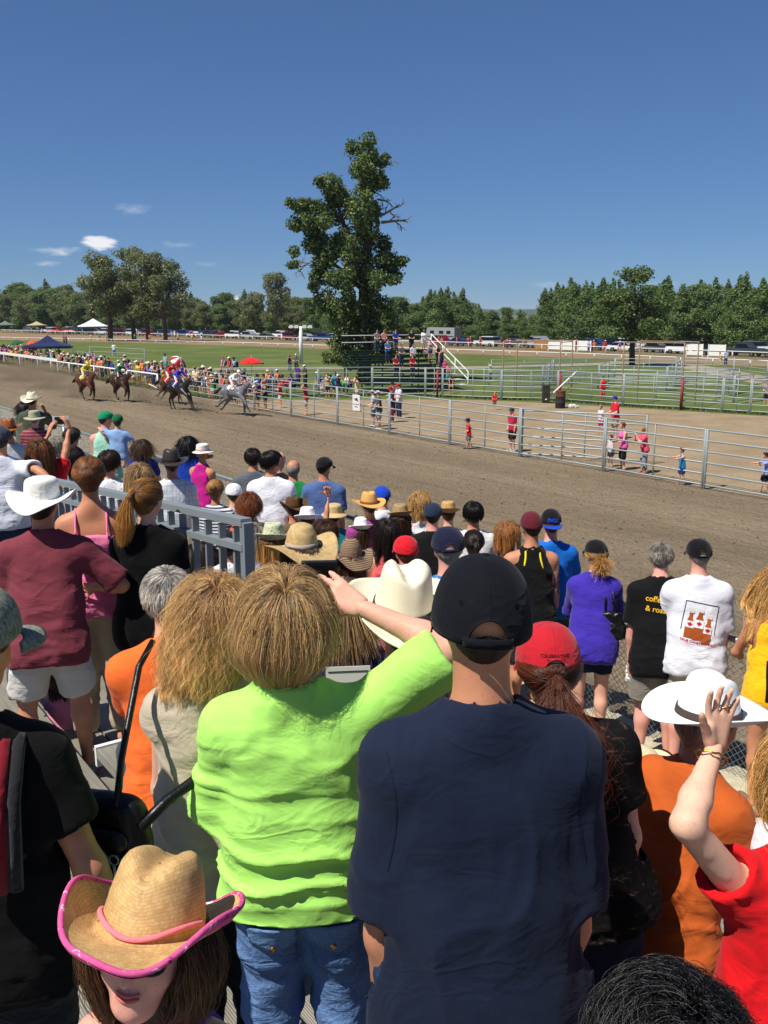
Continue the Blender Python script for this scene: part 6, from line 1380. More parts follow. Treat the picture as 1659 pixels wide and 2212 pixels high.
PLAID = M('brown_plaid', lambda n: m_plaid(n, [(176, 160, 156), (84, 62, 60), (210, 206, 210), (150, 170, 200)])); BPLAID = M('blue_plaid', lambda n: m_plaid(n, [(70, 104, 168), (30, 48, 100), (180, 200, 224), (40, 60, 120)], 30))
WPLAID = M('white_plaid', lambda n: m_plaid(n, [(222, 226, 230), (196, 204, 216), (232, 232, 232), (150, 180, 210)], 18)); FLORAL = M('orange_floral', lambda n: m_blot(n, [(.36, (40, 34, 30)), (.42, (226, 92, 44)), (.56, (232, 104, 54)), (.62, (226, 190, 120))], 16))
LACE = M('black_lace', lambda n: m_blot(n, [(.5, (20, 19, 20)), (.6, (26, 24, 24)), (.68, (92, 66, 56))], 22, (1, 1, 3.5), 5)); TIEDYE = M('lime_tie_dye', lambda n: m_blot(n, [(.38, (90, 160, 40)), (.5, (170, 220, 50)), (.62, (206, 120, 140))], 9)); TATT = M('tattooed_skin', lambda n: m_blot(n, [(.36, (56, 62, 70)), (.45, (110, 96, 88)), (.52, (186, 124, 96)), (.6, (90, 92, 96)), (.68, (170, 90, 66))], 26, (1, 1, 1), 4))
MSTRIPE = M('maroon_stripe', lambda n: m_stripe(n, (120, 40, 52), (160, 90, 98), 130, 2, .3)); NSTRIPE = M('navy_white_stripe', lambda n: m_stripe(n, (232, 232, 236), (40, 46, 80), 210, 2, .1)); DOTS = M('white_dotted', lambda n: m_blot(n, [(.66, (236, 236, 240)), (.68, (70, 72, 90))], 60, (1, 1, 1), 1)); PURDOT = M('purple_dotted', lambda n: m_blot(n, [(.68, (70, 52, 160)), (.7, (226, 200, 80))], 70, (1, 1, 1), 1))
TWEED = M('grey_tweed', lambda n: m_blot(n, [(.35, (92, 98, 88)), (.5, (124, 130, 116)), (.65, (148, 152, 138))], 140, (1, 1, .4), 2)); CROCHET = M('crochet', lambda n: m_blot(n, [(.38, (96, 104, 78)), (.48, (196, 200, 160)), (.6, (222, 226, 196))], 130, (1, 1, 1), 2)); BRAIDB = M('brown_braid', lambda n: m_stripe(n, (92, 72, 54), (150, 124, 96), 520, 2, -.1)); BANDANA = M('pink_bandana', lambda n: m_blot(n, [(.3, (60, 24, 50)), (.36, (206, 84, 140)), (.62, (214, 96, 150)), (.67, (240, 214, 226))], 60, (1, 1, 1), 2))
def H_(kind, mat, col, band=None, **o): return lambda p, hs: hat(kind, p, mat, col, band, hs, **o)[0]
def C_(col, visor=None, **o): return lambda p, hs: cap(p, col, visor, hs=hs, **o)
def near(label, px, py, d, H, **k):
    c = .0098 if d < 3 else (.014 if d < 6 else (.018 if d < 9 else .0225)); k.setdefault('cell', c); return person(label, head_at=at(px, py, d), H=H, **k)
hr = lambda st, col, d, **o: (st, col, dict(dict(m=int(max(900, min(9000, 16000 / d))), rad=.00045 + .0001 * d), **o))
RED = (206, 22, 30)
# --- the big figures in front
nv = near('broad man in navy t-shirt and black cap filling the centre foreground', 1040, 1350, 1.82, 1.82, rz=R(4), skin='tan', g=1.08, pose=dict(arms=('down', 'down'), lean=4, head=(-3, 4, 3), wide=.95), top=('tee', (25, 33, 53), dict(mat=KNIT, fold=.008, loose=.016, sleeve=1.0, hem=.1, ffreq=(9, 5, 2.2), cell=.008)), bottom=(1, (44, 62, 96), dict(mat=DENIM)), hair=('short', (44, 31, 25), dict(puff=-.007)), hatw=lambda p, hs: cap(p, (15, 17, 24), hs=hs * 1.05, hole=True, tall=.008, mat=KNIT, drop=.02, stitch=True), hands=('R',))
c_ = nv['hat']; hs = nv['J']['hs']; mb = MB()
for (x0, x1, y, z) in ((.0, .062, .092, .075), (.008, .05, .088, .083)): mb.tube([((x0 + (x1 - x0) * i / 8) * hs, (y - .02 * (i / 8) ** 2) * hs, (z - .006 * i / 8 + .012) * hs) for i in range(9)], .004 * hs, 6)
mb.build('red_emblem', PRINT, c_, color=(206, 40, 56))
for sx, sz in ((-.052, .062), (.05, .06), (-.075, .09), (.072, .09)):
    bm = bmesh.new(); bmesh.ops.create_circle(bm, segments=10, radius=.0042 * hs, cap_ends=True); me = bpy.data.meshes.new('eyelet'); bm.to_mesh(me); bm.free(); on_surface(c_, me, 'eyelet', FELT, (8, 9, 12), (sx * hs, -.3, sz * hs), (1, 0, 0), (0, 0, 1), (0, 1, 0), .003)
lm = near('woman in lime green t-shirt and jeans raising a camera with one hand', 618, 1342, 2.22, 1.64, rz=R(2), sex='f', skin='fair', g=1.14, pose=dict(wide=1.1, lean=-3, side=-3, head=(-6, -4, 4), arms=('front', 'down'), aw={1: ((780, 1312, 2.3), (1.0, -.5, -.8))}), hand={'R': dict(d=(-.78, .36, .42), n=(.0, .9, -.35), side=1, curl=16, spread=5, thumb=50)}, hands=('R', 'L'),
          top=('tee', (176, 238, 112), dict(mat=KNIT, fold=.014, loose=.022, sleeve=.95, hem=.03, ffreq=(3.2, 4, 10), cell=.0085, neck=1.12)), bottom=(1, (96, 126, 172), dict(mat=DENIM, loose=.004, fold=.006, rise=-.005)), fine_legs=True, hair=('bob', (196, 160, 112), dict(m=24000, length=.25, rad=.00036, puff=-.002, wave=.0012, face=.3, ragged=.3, wind=(-.1, 0, 0), tuck=3.2, lock=.28)))
p = at(690, 1236, 2.5); e = empty('pocket_camera', p, R(4), 'black pocket camera raised in the hand of the lime shirt woman', 'camera'); mb = MB(); mb.box((0, 0, 0), (.048, .012, .03)); mb.build('case', LEATHER, e, False, color=(16, 16, 18)); mb = MB(); mb.tube([(-.01, .012, 0), (-.01, .03, 0)], .019, 14); mb.build('lens', GLASS, e); mb = MB(); mb.box((0, -.0135, 0), (.034, .0015, .022)); mb.build('screen', GLASS, e, False)
p = at(752, 1476, 2.6); e = empty('programme', p, R(6), 'white folded programme sheet behind the lime shirt shoulder', 'paper'); mb = MB(); mb.box((0, 0, 0), (.062, .001, .05)); o = mb.build('sheet', WHITE, e, False); mb = MB(); mb.box((0, -.002, .036), (.056, .0006, .0012)); mb.build('line', INKD, e, False)
# jeans pocket with flap and button
def jeans_pocket(P, x0, z0, w, h, tilt=0.0):
    J = P['J']; b = P['bottom']; ox = x0; Z = J['hc'][2] + z0
    for nm, pts, col, ep in (('pocket', [(-w, .02), (w, .02), (w * .96, -h * .75), (0, -h), (-w * .96, -h * .75)], (92, 122, 168), .005), ('pocket_flap', [(-w * 1.08, .035), (w * 1.08, .035), (w * 1.05, -.02), (.012, -.055), (-w * 1.05, -.02)], (104, 136, 180), .011)):
        o = on_surface(b, poly_sheet(pts), nm, DENIM, col, (ox, -.6, Z), (1, 0, tilt), (-tilt, 0, 1), (0, 1, 0), ep); solid(o, .004)
        st = MB(); q = pts + [pts[0]]
    bm = bmesh.new(); bmesh.ops.create_circle(bm, segments=14, radius=.008, cap_ends=True); me = bpy.data.meshes.new('button'); bm.to_mesh(me); bm.free(); solid(on_surface(b, me, 'button', GOLD, (150, 110, 60), (ox, -.6, Z - .033), (1, 0, 0), (0, 0, 1), (0, 1, 0), .014), .003)
def seam(P, pts, w=.0015, col=None, eps=.0015):
    pts = [np.array(p, float) for p in pts]; n_ = len(pts); V = []
    for i, p in enumerate(pts): d = nrm(pts[min(i + 1, n_ - 1)] - pts[max(i - 1, 0)]); q = np.array((-d[1], d[0])) * w; V += [(*(p + q), 0), (*(p - q), 0)]
    on_surface(P['top'], mesh('seam', V, np.array([(2 * i, 2 * i + 2, 2 * i + 3, 2 * i + 1) for i in range(n_ - 1)])), 'seam', KNIT, col, (0, -.8, 0), (1, 0, 0), (0, 0, 1), (0, 1, 0), eps)
def tee_seams(P, col):
    J = P['J']; H = J['H']; z0, z1 = J['SR'][2] + .03 * H, J['SR'][2] - .1 * H
    for sg in (-1, 1):
        sx = abs(J['SR'][0]) * sg; seam(P, [(sx * (1.16 - .1 * math.sin(math.pi * q)), z0 + (z1 - z0) * q) for q in np.linspace(0, 1, 16)], col=col)
tee_seams(nv, (22, 30, 48))
jeans_pocket(lm, .072, -.095, .06, .14, .06); jeans_pocket(lm, -.078, -.1, .056, .14, .04)
# girl in the straw hat, turned towards us
def girl_hat(p, hs):
    o, G = hat('cowboy', p, STRAW, (216, 178, 122), None, hs, curl=.05, brim=.08, ch=.12, crease=.022, dip=.012, wob=.008, n=44, seg=96)
    mb = MB(); E_ = [tuple(v) for v in list(G[-1]) + [G[-1][0]]]; mb.tube(E_, .0052 * hs, 8, False); p(mb.mesh('brim_edge'), 'brim_edge', BANDANA, (1, 1, 1), o)
    V = []; n_ = len(G[-1]); F = []
    for k in (-1, -4): V += [tuple(np.array(v) + (0, 0, -.007)) for v in G[k]]
    F = [(i, (i + 1) % n_, n_ + (i + 1) % n_, n_ + i) for i in range(n_)]; p(mesh('underbrim', V, np.array(F)), 'underbrim', BANDANA, (1, 1, 1), o)
    mb = MB(); mb.tube([(.0935 * hs * math.cos(a) * .96 * (1 - .03 * max(math.sin(a), 0)), .0945 * hs * 1.16 * math.sin(a), (.044 + .008 * math.sin(3 * a)) * hs) for a in np.linspace(.1, math.pi - .1, 24)], .0048 * hs, 8); p(mb.mesh('cord'), 'cord', CLOTH, (238, 128, 140), o); return o
gl = near('girl with glasses looking up under a straw hat with pink trim', 326, 2035, 1.46, 1.26, floor=ZW + 1.35, rz=R(168), sex='f', skin='pink', kid=True, near=True, cell=.0075, pose=dict(arms=('down', 'down'), head=(6, -20, -4)), top=('strap', (96, 50, 170), {}), bottom=(.4, (60, 70, 110)), hair=('long', (92, 60, 34), dict(m=6000, length=.27, wave=.004, rad=.0005, face=.55, tuck=2)), hatw=girl_hat)
hs = gl['J']['hs']; ge = gl['par']; mb = MB()
for sx in (-1, 1): mb.tube([((sx * .034 + .026 * math.cos(a)) * hs, (.108 - abs(sx * .034 + .026 * math.cos(a)) * .12) * hs, (.002 + .018 * math.sin(a)) * hs) for a in np.linspace(0, 2 * math.pi, 20)], .0026 * hs, 6, False); mb.tube([(sx * .06 * hs, .1 * hs, .008 * hs), (sx * .082 * hs, .01 * hs, .01 * hs)], .0022 * hs, 6)
mb.tube([(-.008 * hs, .108 * hs, .006 * hs), (.008 * hs, .108 * hs, .006 * hs)], .0024 * hs, 6); gf = ge(mb.mesh('glasses'), 'glasses', LEATHER, (20, 18, 20))
for sx in (-1, 1): V = [((sx * .034 + .026 * math.cos(a)) * hs, (.1075 - abs(sx * .034 + .026 * math.cos(a)) * .12) * hs, (.002 + .018 * math.sin(a)) * hs) for a in np.linspace(0, 2 * math.pi, 20)[:-1]]; ge(mesh('lens', V, [tuple(range(19))], False), 'lens', GLASS, (20, 20, 22), gf)
for sx in (-1, 1):
    bm = bmesh.new(); bmesh.ops.create_uvsphere(bm, u_segments=16, v_segments=10, radius=.0125 * hs, matrix=Matrix.Translation((sx * .032 * hs, .082 * hs, .004 * hs))); me = bpy.data.meshes.new('eye'); bm.to_mesh(me); bm.free(); me.polygons.foreach_set('use_smooth', [True] * len(me.polygons)); ge(me, 'eye', GLOSS, (226, 220, 214))
    bm = bmesh.new(); bmesh.ops.create_uvsphere(bm, u_segments=12, v_segments=8, radius=.0062 * hs, matrix=Matrix.Translation((sx * .032 * hs, .0895 * hs, .004 * hs))); me = bpy.data.meshes.new('iris'); bm.to_mesh(me); bm.free(); ge(me, 'iris', GLOSS, (40, 26, 18))
mb = MB()
for dz, r_ in ((-.0, .0034), (-.008, .0042)): mb.tube([(x * hs, (.0905 - 9 * x * x) * hs, (-.058 + dz + (16 * x * x if dz == 0 else 13 * x * x + .001)) * hs) for x in np.linspace(-.02, .02, 9)], [r_ * hs * (.35 + .65 * math.sin(math.pi * (i + .5) / 9)) for i in range(9)], 8)
ge(mb.mesh('lips'), 'lips', SKIN, (198, 112, 104))
for sx in (-1, 1): mb = MB(); mb.tube([((sx * (.018 + .028 * q)) * hs, (.0945 - .018 * q * q) * hs, (.03 + .005 * math.sin(math.pi * q)) * hs) for q in np.linspace(0, 1, 6)], .0028 * hs, 6); ge(mb.mesh('eyebrow'), 'eyebrow', HAIRB, (70, 46, 28))
# woman in a grey tweed cap at the left edge
cw = near('woman in black t-shirt and grey tweed cap at the left edge', -70, 1405, 2.02, 1.68, floor=ZW + 1.35, rz=R(14), sex='f', skin='tan', pose=dict(arms=('down', ((.24, .12, .84), (.3, -1, 0))), head=(-34, 2, 0), wide=.92), hands=('R',), top=('tee', (16, 16, 17), dict(mat=KNIT, fold=.005, sleeve=.62, loose=.012)), bottom=(1, (30, 32, 38)), hair=('short', 'black', dict(m=1800, length=.05)), hatw=lambda p, hs: cap(p, (255, 255, 255), hs=hs * 1.1, mat=TWEED, tall=.012))
J = cw['J']; mb = MB(); S_, N_ = J['SR'], J['N0']; q = (S_ * .55 + N_ * .45); H = J['H']
for k, (dx, col) in enumerate(((0, (120, 22, 34)), (.03, (34, 34, 38)), (-.03, (34, 34, 38)))):
    mb = MB(); mb.tube([(q[0] + dx, .085, q[2] - .2), (q[0] + dx, .06, q[2] - .04), (q[0] + dx, .01, q[2] + .05), (q[0] + dx, -.06, q[2] + .035), (q[0] + dx - .01, -.115, q[2] - .06), (q[0] + dx - .015, -.135, q[2] - .25)], .017 if k == 0 else .014, 6); mb.build('pack_strap', CLOTH, cw['root'], color=col)
# woman with long red-blond hair and a beige vest, her shoulder bag
bg_ = near('woman with long wavy ginger-blond hair in a beige sleeveless jacket', 466, 1338, 2.5, 1.64, rz=R(8), sex='f', g=1.08, pose=dict(arms=('front', 'front'), lean=5, head=(4, 3, 0)), top=('tee', (188, 174, 154), dict(fold=.008, loose=.012, sleeve=.12, hem=.1, ffreq=(4, 4, 13), name='jacket')), bottom=(1, (24, 24, 27)), hair=('long', (204, 160, 108), dict(m=20000, length=.25, wave=.008, wind=(-.3, -.1, 0), puff=-.002, rad=.00038, ragged=.4, lock=.4)))
p = at(240, 1800, 2.25); e = empty('shoulder_bag', p, R(-12), 'black leather shoulder bag with a zip pull hanging beside the beige jacket', 'bag')
V, Q = field_mesh([Prim((-.05, 0, -.07), (.05, 0, -.07), .06, .06, ((0, 1, 0), .7), .03), Prim((-.045, 0, .06), (.045, 0, .06), .055, .055, ((0, 1, 0), .7), .03), Prim((-.045, 0, -.02), (.045, 0, 0), .066, .066, ((0, 1, 0), .66), .03)], .006, post=folds(.003, (14, 14, 14))); obj('pouch', mesh('pouch', V * (.95, 1, .95), Q), LEATHER, e, color=(15, 15, 16))
V, Q = field_mesh([Prim((-.03, -.045, -.06), (.035, -.045, -.06), .03, .03, ((0, 1, 0), .6), .02), Prim((-.03, -.045, .01), (.035, -.045, .01), .03, .03, ((0, 1, 0), .6), .02)], .005, post=smooth_post); obj('pocket', mesh('pocket', V * (1.05, 1, .95), Q), LEATHER, e, color=(20, 20, 21))
mb = MB(); mb.tube([(-.02, -.075, .05), (.03, -.075, -.02), (.035, -.072, -.08)], .003, 6); mb.tube([(.045 + .012 * math.cos(a), -.075, -.02 + .012 * math.sin(a)) for a in np.linspace(0, 6.28, 14)], .002, 6, False); mb.tube([(.045, -.076, -.032), (.045, -.076, -.075)], .0035, 6); mb.build('zip_pull', STEEL, e)
w = [np.array(at(*q)) - p for q in ((252, 1745, 2.2), (262, 1640, 2.28), (285, 1520, 2.36), (300, 1440, 2.42), (330, 1385, 2.48))]; w = [(Matrix.Rotation(R(12), 3, 'Z') @ Vector(v)) for v in w]; mb = MB(); mb.tube([tuple(v) for v in w], .009, 6); mb.build('strap', LEATHER, e, color=(14, 14, 15))
w = [np.array(at(*q)) - p for q in ((300, 1790, 2.2), (360, 1730, 2.26), (415, 1690, 2.3), (470, 1640, 2.36))]; w = [(Matrix.Rotation(R(12), 3, 'Z') @ Vector(v)) for v in w]; mb = MB(); mb.tube([tuple(v) for v in w], .014, 6); mb.build('strap', LEATHER, e, color=(14, 14, 15))
near('grey-haired man in an orange shirt seated on a bench', 362, 1292, 3.45, 1.74, rz=R(18), skin='pink', pose=dict(sit=.44, arms=('lap', 'lap'), lean=10), top=('tee', (240, 110, 48), dict(fold=.006, loose=.016, mat=KNIT)), bottom=(1, (60, 62, 70)), hair=('short', (176, 170, 164), dict(m=2600, length=.035)))
mr = near('man in maroon t-shirt and white wide-brimmed hat leaning at left', 92, 1088, 4.75, 1.76, floor=ZW + 1.17, rz=R(14), skin='tan', pose=dict(lean=16, wide=1.12, arms=('front', ((.22, .3, 1.0), (1, -.4, -.6))), head=(-14, 0, 0), legs=((-.13, .06, .5), (-.16, .0, .08), (.12, .1, .5), (.14, .12, .08))), top=('tee', (122, 56, 66), dict(fold=.007, loose=.02, sleeve=.9, hem=.09, mat=KNIT)), bottom=(.46, (206, 202, 194), dict(loose=.02)), fine_legs=True, hair=('short', 'dark'), hatw=H_('bucket', CLOTH, (232, 230, 222), brim=.088, curl=.075, dip=.02, ch=.15, wob=.008), shoes=(120, 112, 104))
near('woman in pink camisole with her hair in a bun by the railing', 193, 1030, 5.15, 1.66, rz=R(14), sex='f', skin='tan', pose=dict(arms=('front', 'front')), top=('strap', (240, 128, 172), dict(fold=.007, hem=.05)), bottom=(1, (186, 170, 144)), hair=hr('bun', (128, 82, 44), 3, tie=(0, -.112, .03)))
near('woman in tight black t-shirt with a blond ponytail and blue tie', 318, 1078, 4.95, 1.66, rz=R(4), sex='f', skin='fair', g=1.08, pose=dict(arms=('front', 'loose'), lean=4, head=(-20, 3, 0)), top=('tee', (13, 13, 14), dict(mat=KNIT, fold=.003, loose=.002, sleeve=.55, hem=.13)), bottom=(.5, (26, 150, 140)), hair=hr('pony', (168, 120, 62), 2.6, tail=.28, wind=(-.12, 0, 0), tie=(-.02, -.112, .05), spread=.01))
cr = near('person in a brown plaid shirt under a large cream cowboy hat', 870, 1335, 2.72, 1.66, floor=ZW + 1.17, rz=R(6), skin='tan', pose=dict(arms=('front', 'front'), lean=8, head=(4, -10, 2)), top=('tee', (255, 255, 255), dict(mat=PLAID, fold=.007, loose=.018)), bottom=(1, (60, 70, 100), dict(mat=DENIM)), hair=('short', 'dark', dict(m=600, length=.02)), hatw=H_('cowboy', FELT, (236, 226, 198), (62, 54, 46), brim=.105, curl=.05, dip=.01, ch=.15, crease=.045))
rc = near('woman in a red cap with a long auburn ponytail and black lace top', 1184, 1448, 2.58, 1.68, floor=ZW + 1.17, rz=R(0), sex='f', skin='fair', g=1.1, pose=dict(arms=('front', 'loose'), head=(2, 8, 0), side=-11, wide=1.12), hands=(), top=('tee', (255, 255, 255), dict(mat=LACE, fold=.005, sleeve=.6)), bottom=(1, (40, 44, 60), dict(mat=DENIM)), hair=('pony', (92, 44, 24), dict(m=6000, tail=.36, rad=.0005, tie=(0, -.118, .005), spread=.03, low=-.7)), hatw=C_((186, 32, 44), hole=True, tall=.016, stitch=True))
hs = rc['J']['hs']
for s_, z, sz in (('CELEBRATING', .047, .0125), ('30 YEARS', .034, .0125)): on_surface(rc['hat'], text_mesh(s_, sz * hs, bold=.0003), 'lettering', PRINT, (70, 24, 30), (0, -.3, z * hs + .012), (1, 0, 0), (0, 0, 1), (0, 1, 0), .0026)
ru = near('man in a rust orange t-shirt under a white cowboy hat', 1528, 1560, 2.85, 1.72, floor=ZW + 1.0, rz=R(-55), skin='tan', g=1.05, pose=dict(arms=('front', 'front'), lean=14, head=(-22, 4, 0)), top=('tee', (188, 90, 38), dict(fold=.01, loose=.026, sleeve=.9, mat=KNIT, ffreq=(5, 5, 9))), bottom=(1, (50, 64, 100), dict(mat=DENIM)), hair=('short', 'grey', dict(m=700, length=.02)), hatw=H_('cowboy', FELT, (240, 240, 238), (70, 62, 58), brim=.1, curl=.045, dip=.0, ch=.135))
rs = near('woman in a red top raising her bare arm at the right edge', 1752, 1690, 2.05, 1.62, floor=ZW + 1.17, rz=R(4), sex='f', skin=(232, 186, 160), g=1.2, pose=dict(wide=1.15, aw={0: ((1545, 1612, 2.1), (.6, -.8, -.5))}, arms=('down', 'front')), hand={'L': dict(d=(.06, .05, 1), n=(.12, -1, .05), side=-1, curl=11, spread=7, thumb=30)}, hands=('L',), top=('tee', (206, 20, 28), dict(mat=KNIT, fold=.008, loose=.02, hem=.08, sleeve=.3)), bottom=(1, (40, 44, 60)), hair=('long', (196, 150, 92), dict(m=7000, length=.27, wave=.003, rad=.0005, tuck=2)))
J = rs['J']; Wp, fa = J['WL'], nrm(J['WL'] - J['EL']); a_ = nrm(np.cross(fa, (0, 1, .2))); b_ = np.cross(fa, a_); mb = MB(); c0 = Wp - fa * .035; mb.tube([tuple(c0 + (a_ * math.cos(t_) + b_ * math.sin(t_)) * .034 + fa * .003 * math.sin(9 * t_) - fa * .012 * math.cos(t_)) for t_ in np.linspace(0, 6.283, 30)], .0026, 6, False); mb.build('bracelet', GOLD, rs['root'])
hd = np.array((.06, .05, 1.)); hd = nrm(hd); nn_ = np.array((.12, -1, .05)); nn_ = nrm(nn_ - hd * (nn_ @ hd)); ss_ = -np.cross(hd, nn_); cc = Wp + hd * .1 * .93 + ss_ * -.0105; mb = MB(); mb.tube([tuple(cc + (ss_ * math.cos(t_) + nn_ * math.sin(t_)) * .0102) for t_ in np.linspace(0, 6.283, 16)], .0016, 6, False); mb.build('ring', GOLD, rs['root'])
near('person with dark curly hair at the bottom edge', 1458, 2285, 1.42, 1.2, floor=ZW + 1.35, rz=R(20), skin='brown', pose=dict(arms=('down', 'down'), head=(0, 10, 0)), top=('tee', (26, 26, 30), {}), bottom=(1, (40, 40, 46)), hair=('curly', (11, 10, 10), dict(m=11000, length=.26, rad=.0005, puff=-.004, n=24, curl=.024)))
near('person in a white top half hidden at the right edge', 1762, 1640, 2.7, 1.6, floor=ZW + 1.0, rz=R(10), sex='f', pose=dict(arms=('loose', 'front')), top=('tee', (226, 228, 240), dict(loose=.02)), bottom=(1, (60, 60, 70)), hair=('long', 'ash', dict(m=900, length=.35)))
near('seated person hidden under a cream straw hat with a dark edge', 1380, 1690, 3.3, 1.4, floor=ZW + .65, rz=R(10), pose=dict(arms=('front', 'front'), lean=8), top=('tee', (190, 176, 150), {}), bottom=(1, (70, 70, 80)), hair=('short', 'brown'), hatw=H_('sun', STRAW, (232, 220, 180), brim=.095, trim=(LEATHER, (40, 28, 22))))

# --- the rows in front
def mid(label, px, py, d, H, top, hair=None, hatw=None, sex='m', skin='fair', rz=10, bottom=None, **k):
    if hair and hair[0] == 'bald': hair = (hair[0], hair[1], dict(m=0))
    if hatw and hair and hair[0] == 'short': hair = (hair[0], hair[1], dict(m=0, puff=-.004))
    hair = hair and (hair[0], hair[1], dict(hr(hair[0], hair[1], d)[2], **(hair[2] if len(hair) > 2 else {})))
    return near(label, px, py, d, H, top=top, hair=hair, hatw=hatw, sex=sex, skin=skin, rz=R(rz), bottom=bottom or (1, (60, 70, 96), dict(mat=DENIM)), **k)
AR = lambda a, b=None, **o: dict(arms=(a, b or a), **o)
mid('woman in a wide natural straw sun hat behind the blond bob', 652, 1190, 4.85, 1.64, ('strap', (110, 120, 170)), ('bob', 'brown', dict(length=.2)), H_('sun', STRAW, (206, 178, 128), (168, 160, 150), brim=.12, ch=.145, dip=.012, wob=.006), 'f', pose=AR('front', lean=5))
mid('woman in a brown braided sun hat and green camisole', 758, 1206, 7.0, 1.62, ('strap', (20, 116, 66)), ('long', 'brown', dict(length=.3)), H_('sun', BRAIDB, (255, 255, 255), brim=.095, ch=.15, dip=.02, wob=.012), 'f', 'fair', 4, pose=AR('lap', sit=.44, head=(0, 2, 0)))
mid('woman in a turquoise camisole and pale green crochet hat', 592, 1170, 7.1, 1.6, ('strap', (16, 140, 176)), ('bob', 'blond', dict(length=.2)), H_('fedora', CROCHET, (255, 255, 255), brim=.05, ch=.125), 'f', 'fair', -12, pose=AR('lap', sit=.44, side=-6))
fs = mid('woman in a white fedora with a patterned band raising her fist', 664, 1124, 9.4, 1.66, ('strap', (226, 210, 226)), ('short', 'brown'), H_('fedora', FELT, (240, 240, 244), (196, 120, 136), brim=.055, ch=.125), 'f', 'tan', 8, pose=dict(sit=.44, arms=('lap', 'down'), aw={1: ((711, 1062, 9.5), (.6, -.4, -1))}), hands=('R',), hand={'R': dict(d=(-.1, .1, 1), n=(-.2, -1, 0), side=-1, curl=62, thumb=60)})
mid('woman in a white fedora with a black band and white lace top', 780, 1146, 9.6, 1.6, ('tee', (228, 228, 236), dict(loose=.02, sleeve=.9)), ('long', 'brown', dict(length=.34)), H_('fedora', FELT, (244, 244, 246), (22, 24, 32), brim=.05, ch=.125), 'f', 'tan', 12, pose=AR('photo', 'front'))
mid('person in a tan leather cowboy hat and magenta top', 797, 1092, 9.6, 1.74, ('tee', (150, 60, 130)), ('short', 'dark'), H_('cowboy', FELT, (206, 162, 96), (130, 84, 44), brim=.095, curl=.03, ch=.115, crease=.01), 'm', 'tan', 18, pose=AR('front'))
mid('boy in a bright blue cap and white shirt', 826, 1074, 10.3, 1.6, ('tee', (228, 230, 240)), ('short', 'brown'), C_((22, 66, 180)), 'm', 'fair', 14, pose=AR('rail'), kid=True)
mid('girl in a braided straw fedora with long hair and lime tie-dye', 864, 1118, 9.4, 1.66, ('tee', (255, 255, 255), dict(mat=TIEDYE)), ('long', 'brown', dict(length=.42)), H_('fedora', STRAW, (176, 148, 104), (150, 120, 84), brim=.045, ch=.12), 'f', 'fair', 16, pose=AR('front'))
mid('woman with tousled blond hair looking over her shoulder', 907, 1088, 9.8, 1.68, ('tank', (226, 226, 230)), ('bob', (206, 164, 104), dict(length=.22, wave=.004)), None, 'f', 'fair', 10, pose=AR('front', head=(-40, 0, 0)))
mid('man in black shirt and dark navy ball cap', 935, 1114, 9.1, 1.78, ('tee', (18, 18, 19)), ('short', 'dark', dict(length=.015)), C_((34, 44, 66), hole=False), 'm', 'pink', -6, pose=AR('front'))
mid('person in a plain tan straw trilby and cream top', 968, 1110, 9.9, 1.66, ('tee', (222, 206, 170)), ('short', 'brown'), H_('fedora', STRAW, (206, 168, 112), (60, 42, 28), brim=.045, ch=.12), 'm', 'fair', 0, pose=AR('front'))
mid('dark-haired man in a loose white shirt', 1022, 1110, 9.0, 1.8, ('tee', (226, 226, 224), dict(loose=.028, sleeve=1.0)), ('short', 'black', dict(length=.05)), None, 'm', 'tan', 4, pose=AR('rail'))
mid('older man in a navy cap and bright blue shirt', 968, 1186, 5.2, 1.76, ('tee', (36, 104, 170), dict(mat=M('blue_stripe', lambda n: m_stripe(n, (36, 104, 170), (70, 140, 200), 160, 0, .7)))), ('short', 'grey', dict(length=.018)), C_((24, 26, 52), hole=True), 'm', 'pink', 2, pose=AR('front'))
mid('girl with a long dark braid and white patterned top', 1022, 1174, 7.4, 1.5, ('tank', (255, 255, 255), dict(mat=DOTS)), ('braid', 'dark', dict(tail=.3, spread=.01)), None, 'f', 'tan', 6, pose=AR('front'), kid=True)
mid('small child in a red patterned cap and hot pink top', 877, 1194, 6.3, 1.42, ('tee', (236, 40, 140)), ('short', 'brown'), C_((206, 26, 40)), 'm', 'fair', 10, pose=AR('front'), kid=True)
mid('woman with layered copper-blond hair in a black tank top', 1096, 1156, 8.6, 1.68, ('tank', (18, 17, 18)), ('bob', (178, 122, 70), dict(length=.2, puff=.008)), None, 'f', 'tan', -8, pose=AR('front', head=(-25, 0, 0)))
tt = mid('tattooed man in a maroon cap and black tank top with yellow piping', 1148, 1140, 8.2, 1.82, ('tank', (16, 16, 17), dict(hem=.09)), ('short', 'dark', dict(length=.015)), C_((96, 28, 40), tall=.014), 'm', 'tan', 2, pose=AR('rail', 'down', head=(8, 0, 0)), g=1.05, bottom=(.5, (34, 36, 42)), hands=('R',))
J = tt['J']
for s in 'LR': mb = MB(); mb.tube([tuple(J['S' + s] + (J['E' + s] - J['S' + s]) * q_) for q_ in (.02, .5, .97)] + [tuple(J['E' + s] + (J['W' + s] - J['E' + s]) * q_) for q_ in (.3, .96)], [.063, .052, .048, .048, .032], 14); mb.build('tattoo', TATT, tt['root'])
for s, sg in (('L', -1), ('R', 1)): mb = MB(); mb.tube([tuple(J['N0'] + J['X'] * sg * (.062 + .05 * q_ ** 2) + J['T'] * (.02 - .2 * q_) + np.array((0, -.06 - .045 * math.sin(math.pi * q_ * .8), 0))) for q_ in np.linspace(0, 1, 9)], .009, 6); mb.build('piping', CLOTH, tt['root'], color=(236, 216, 40))
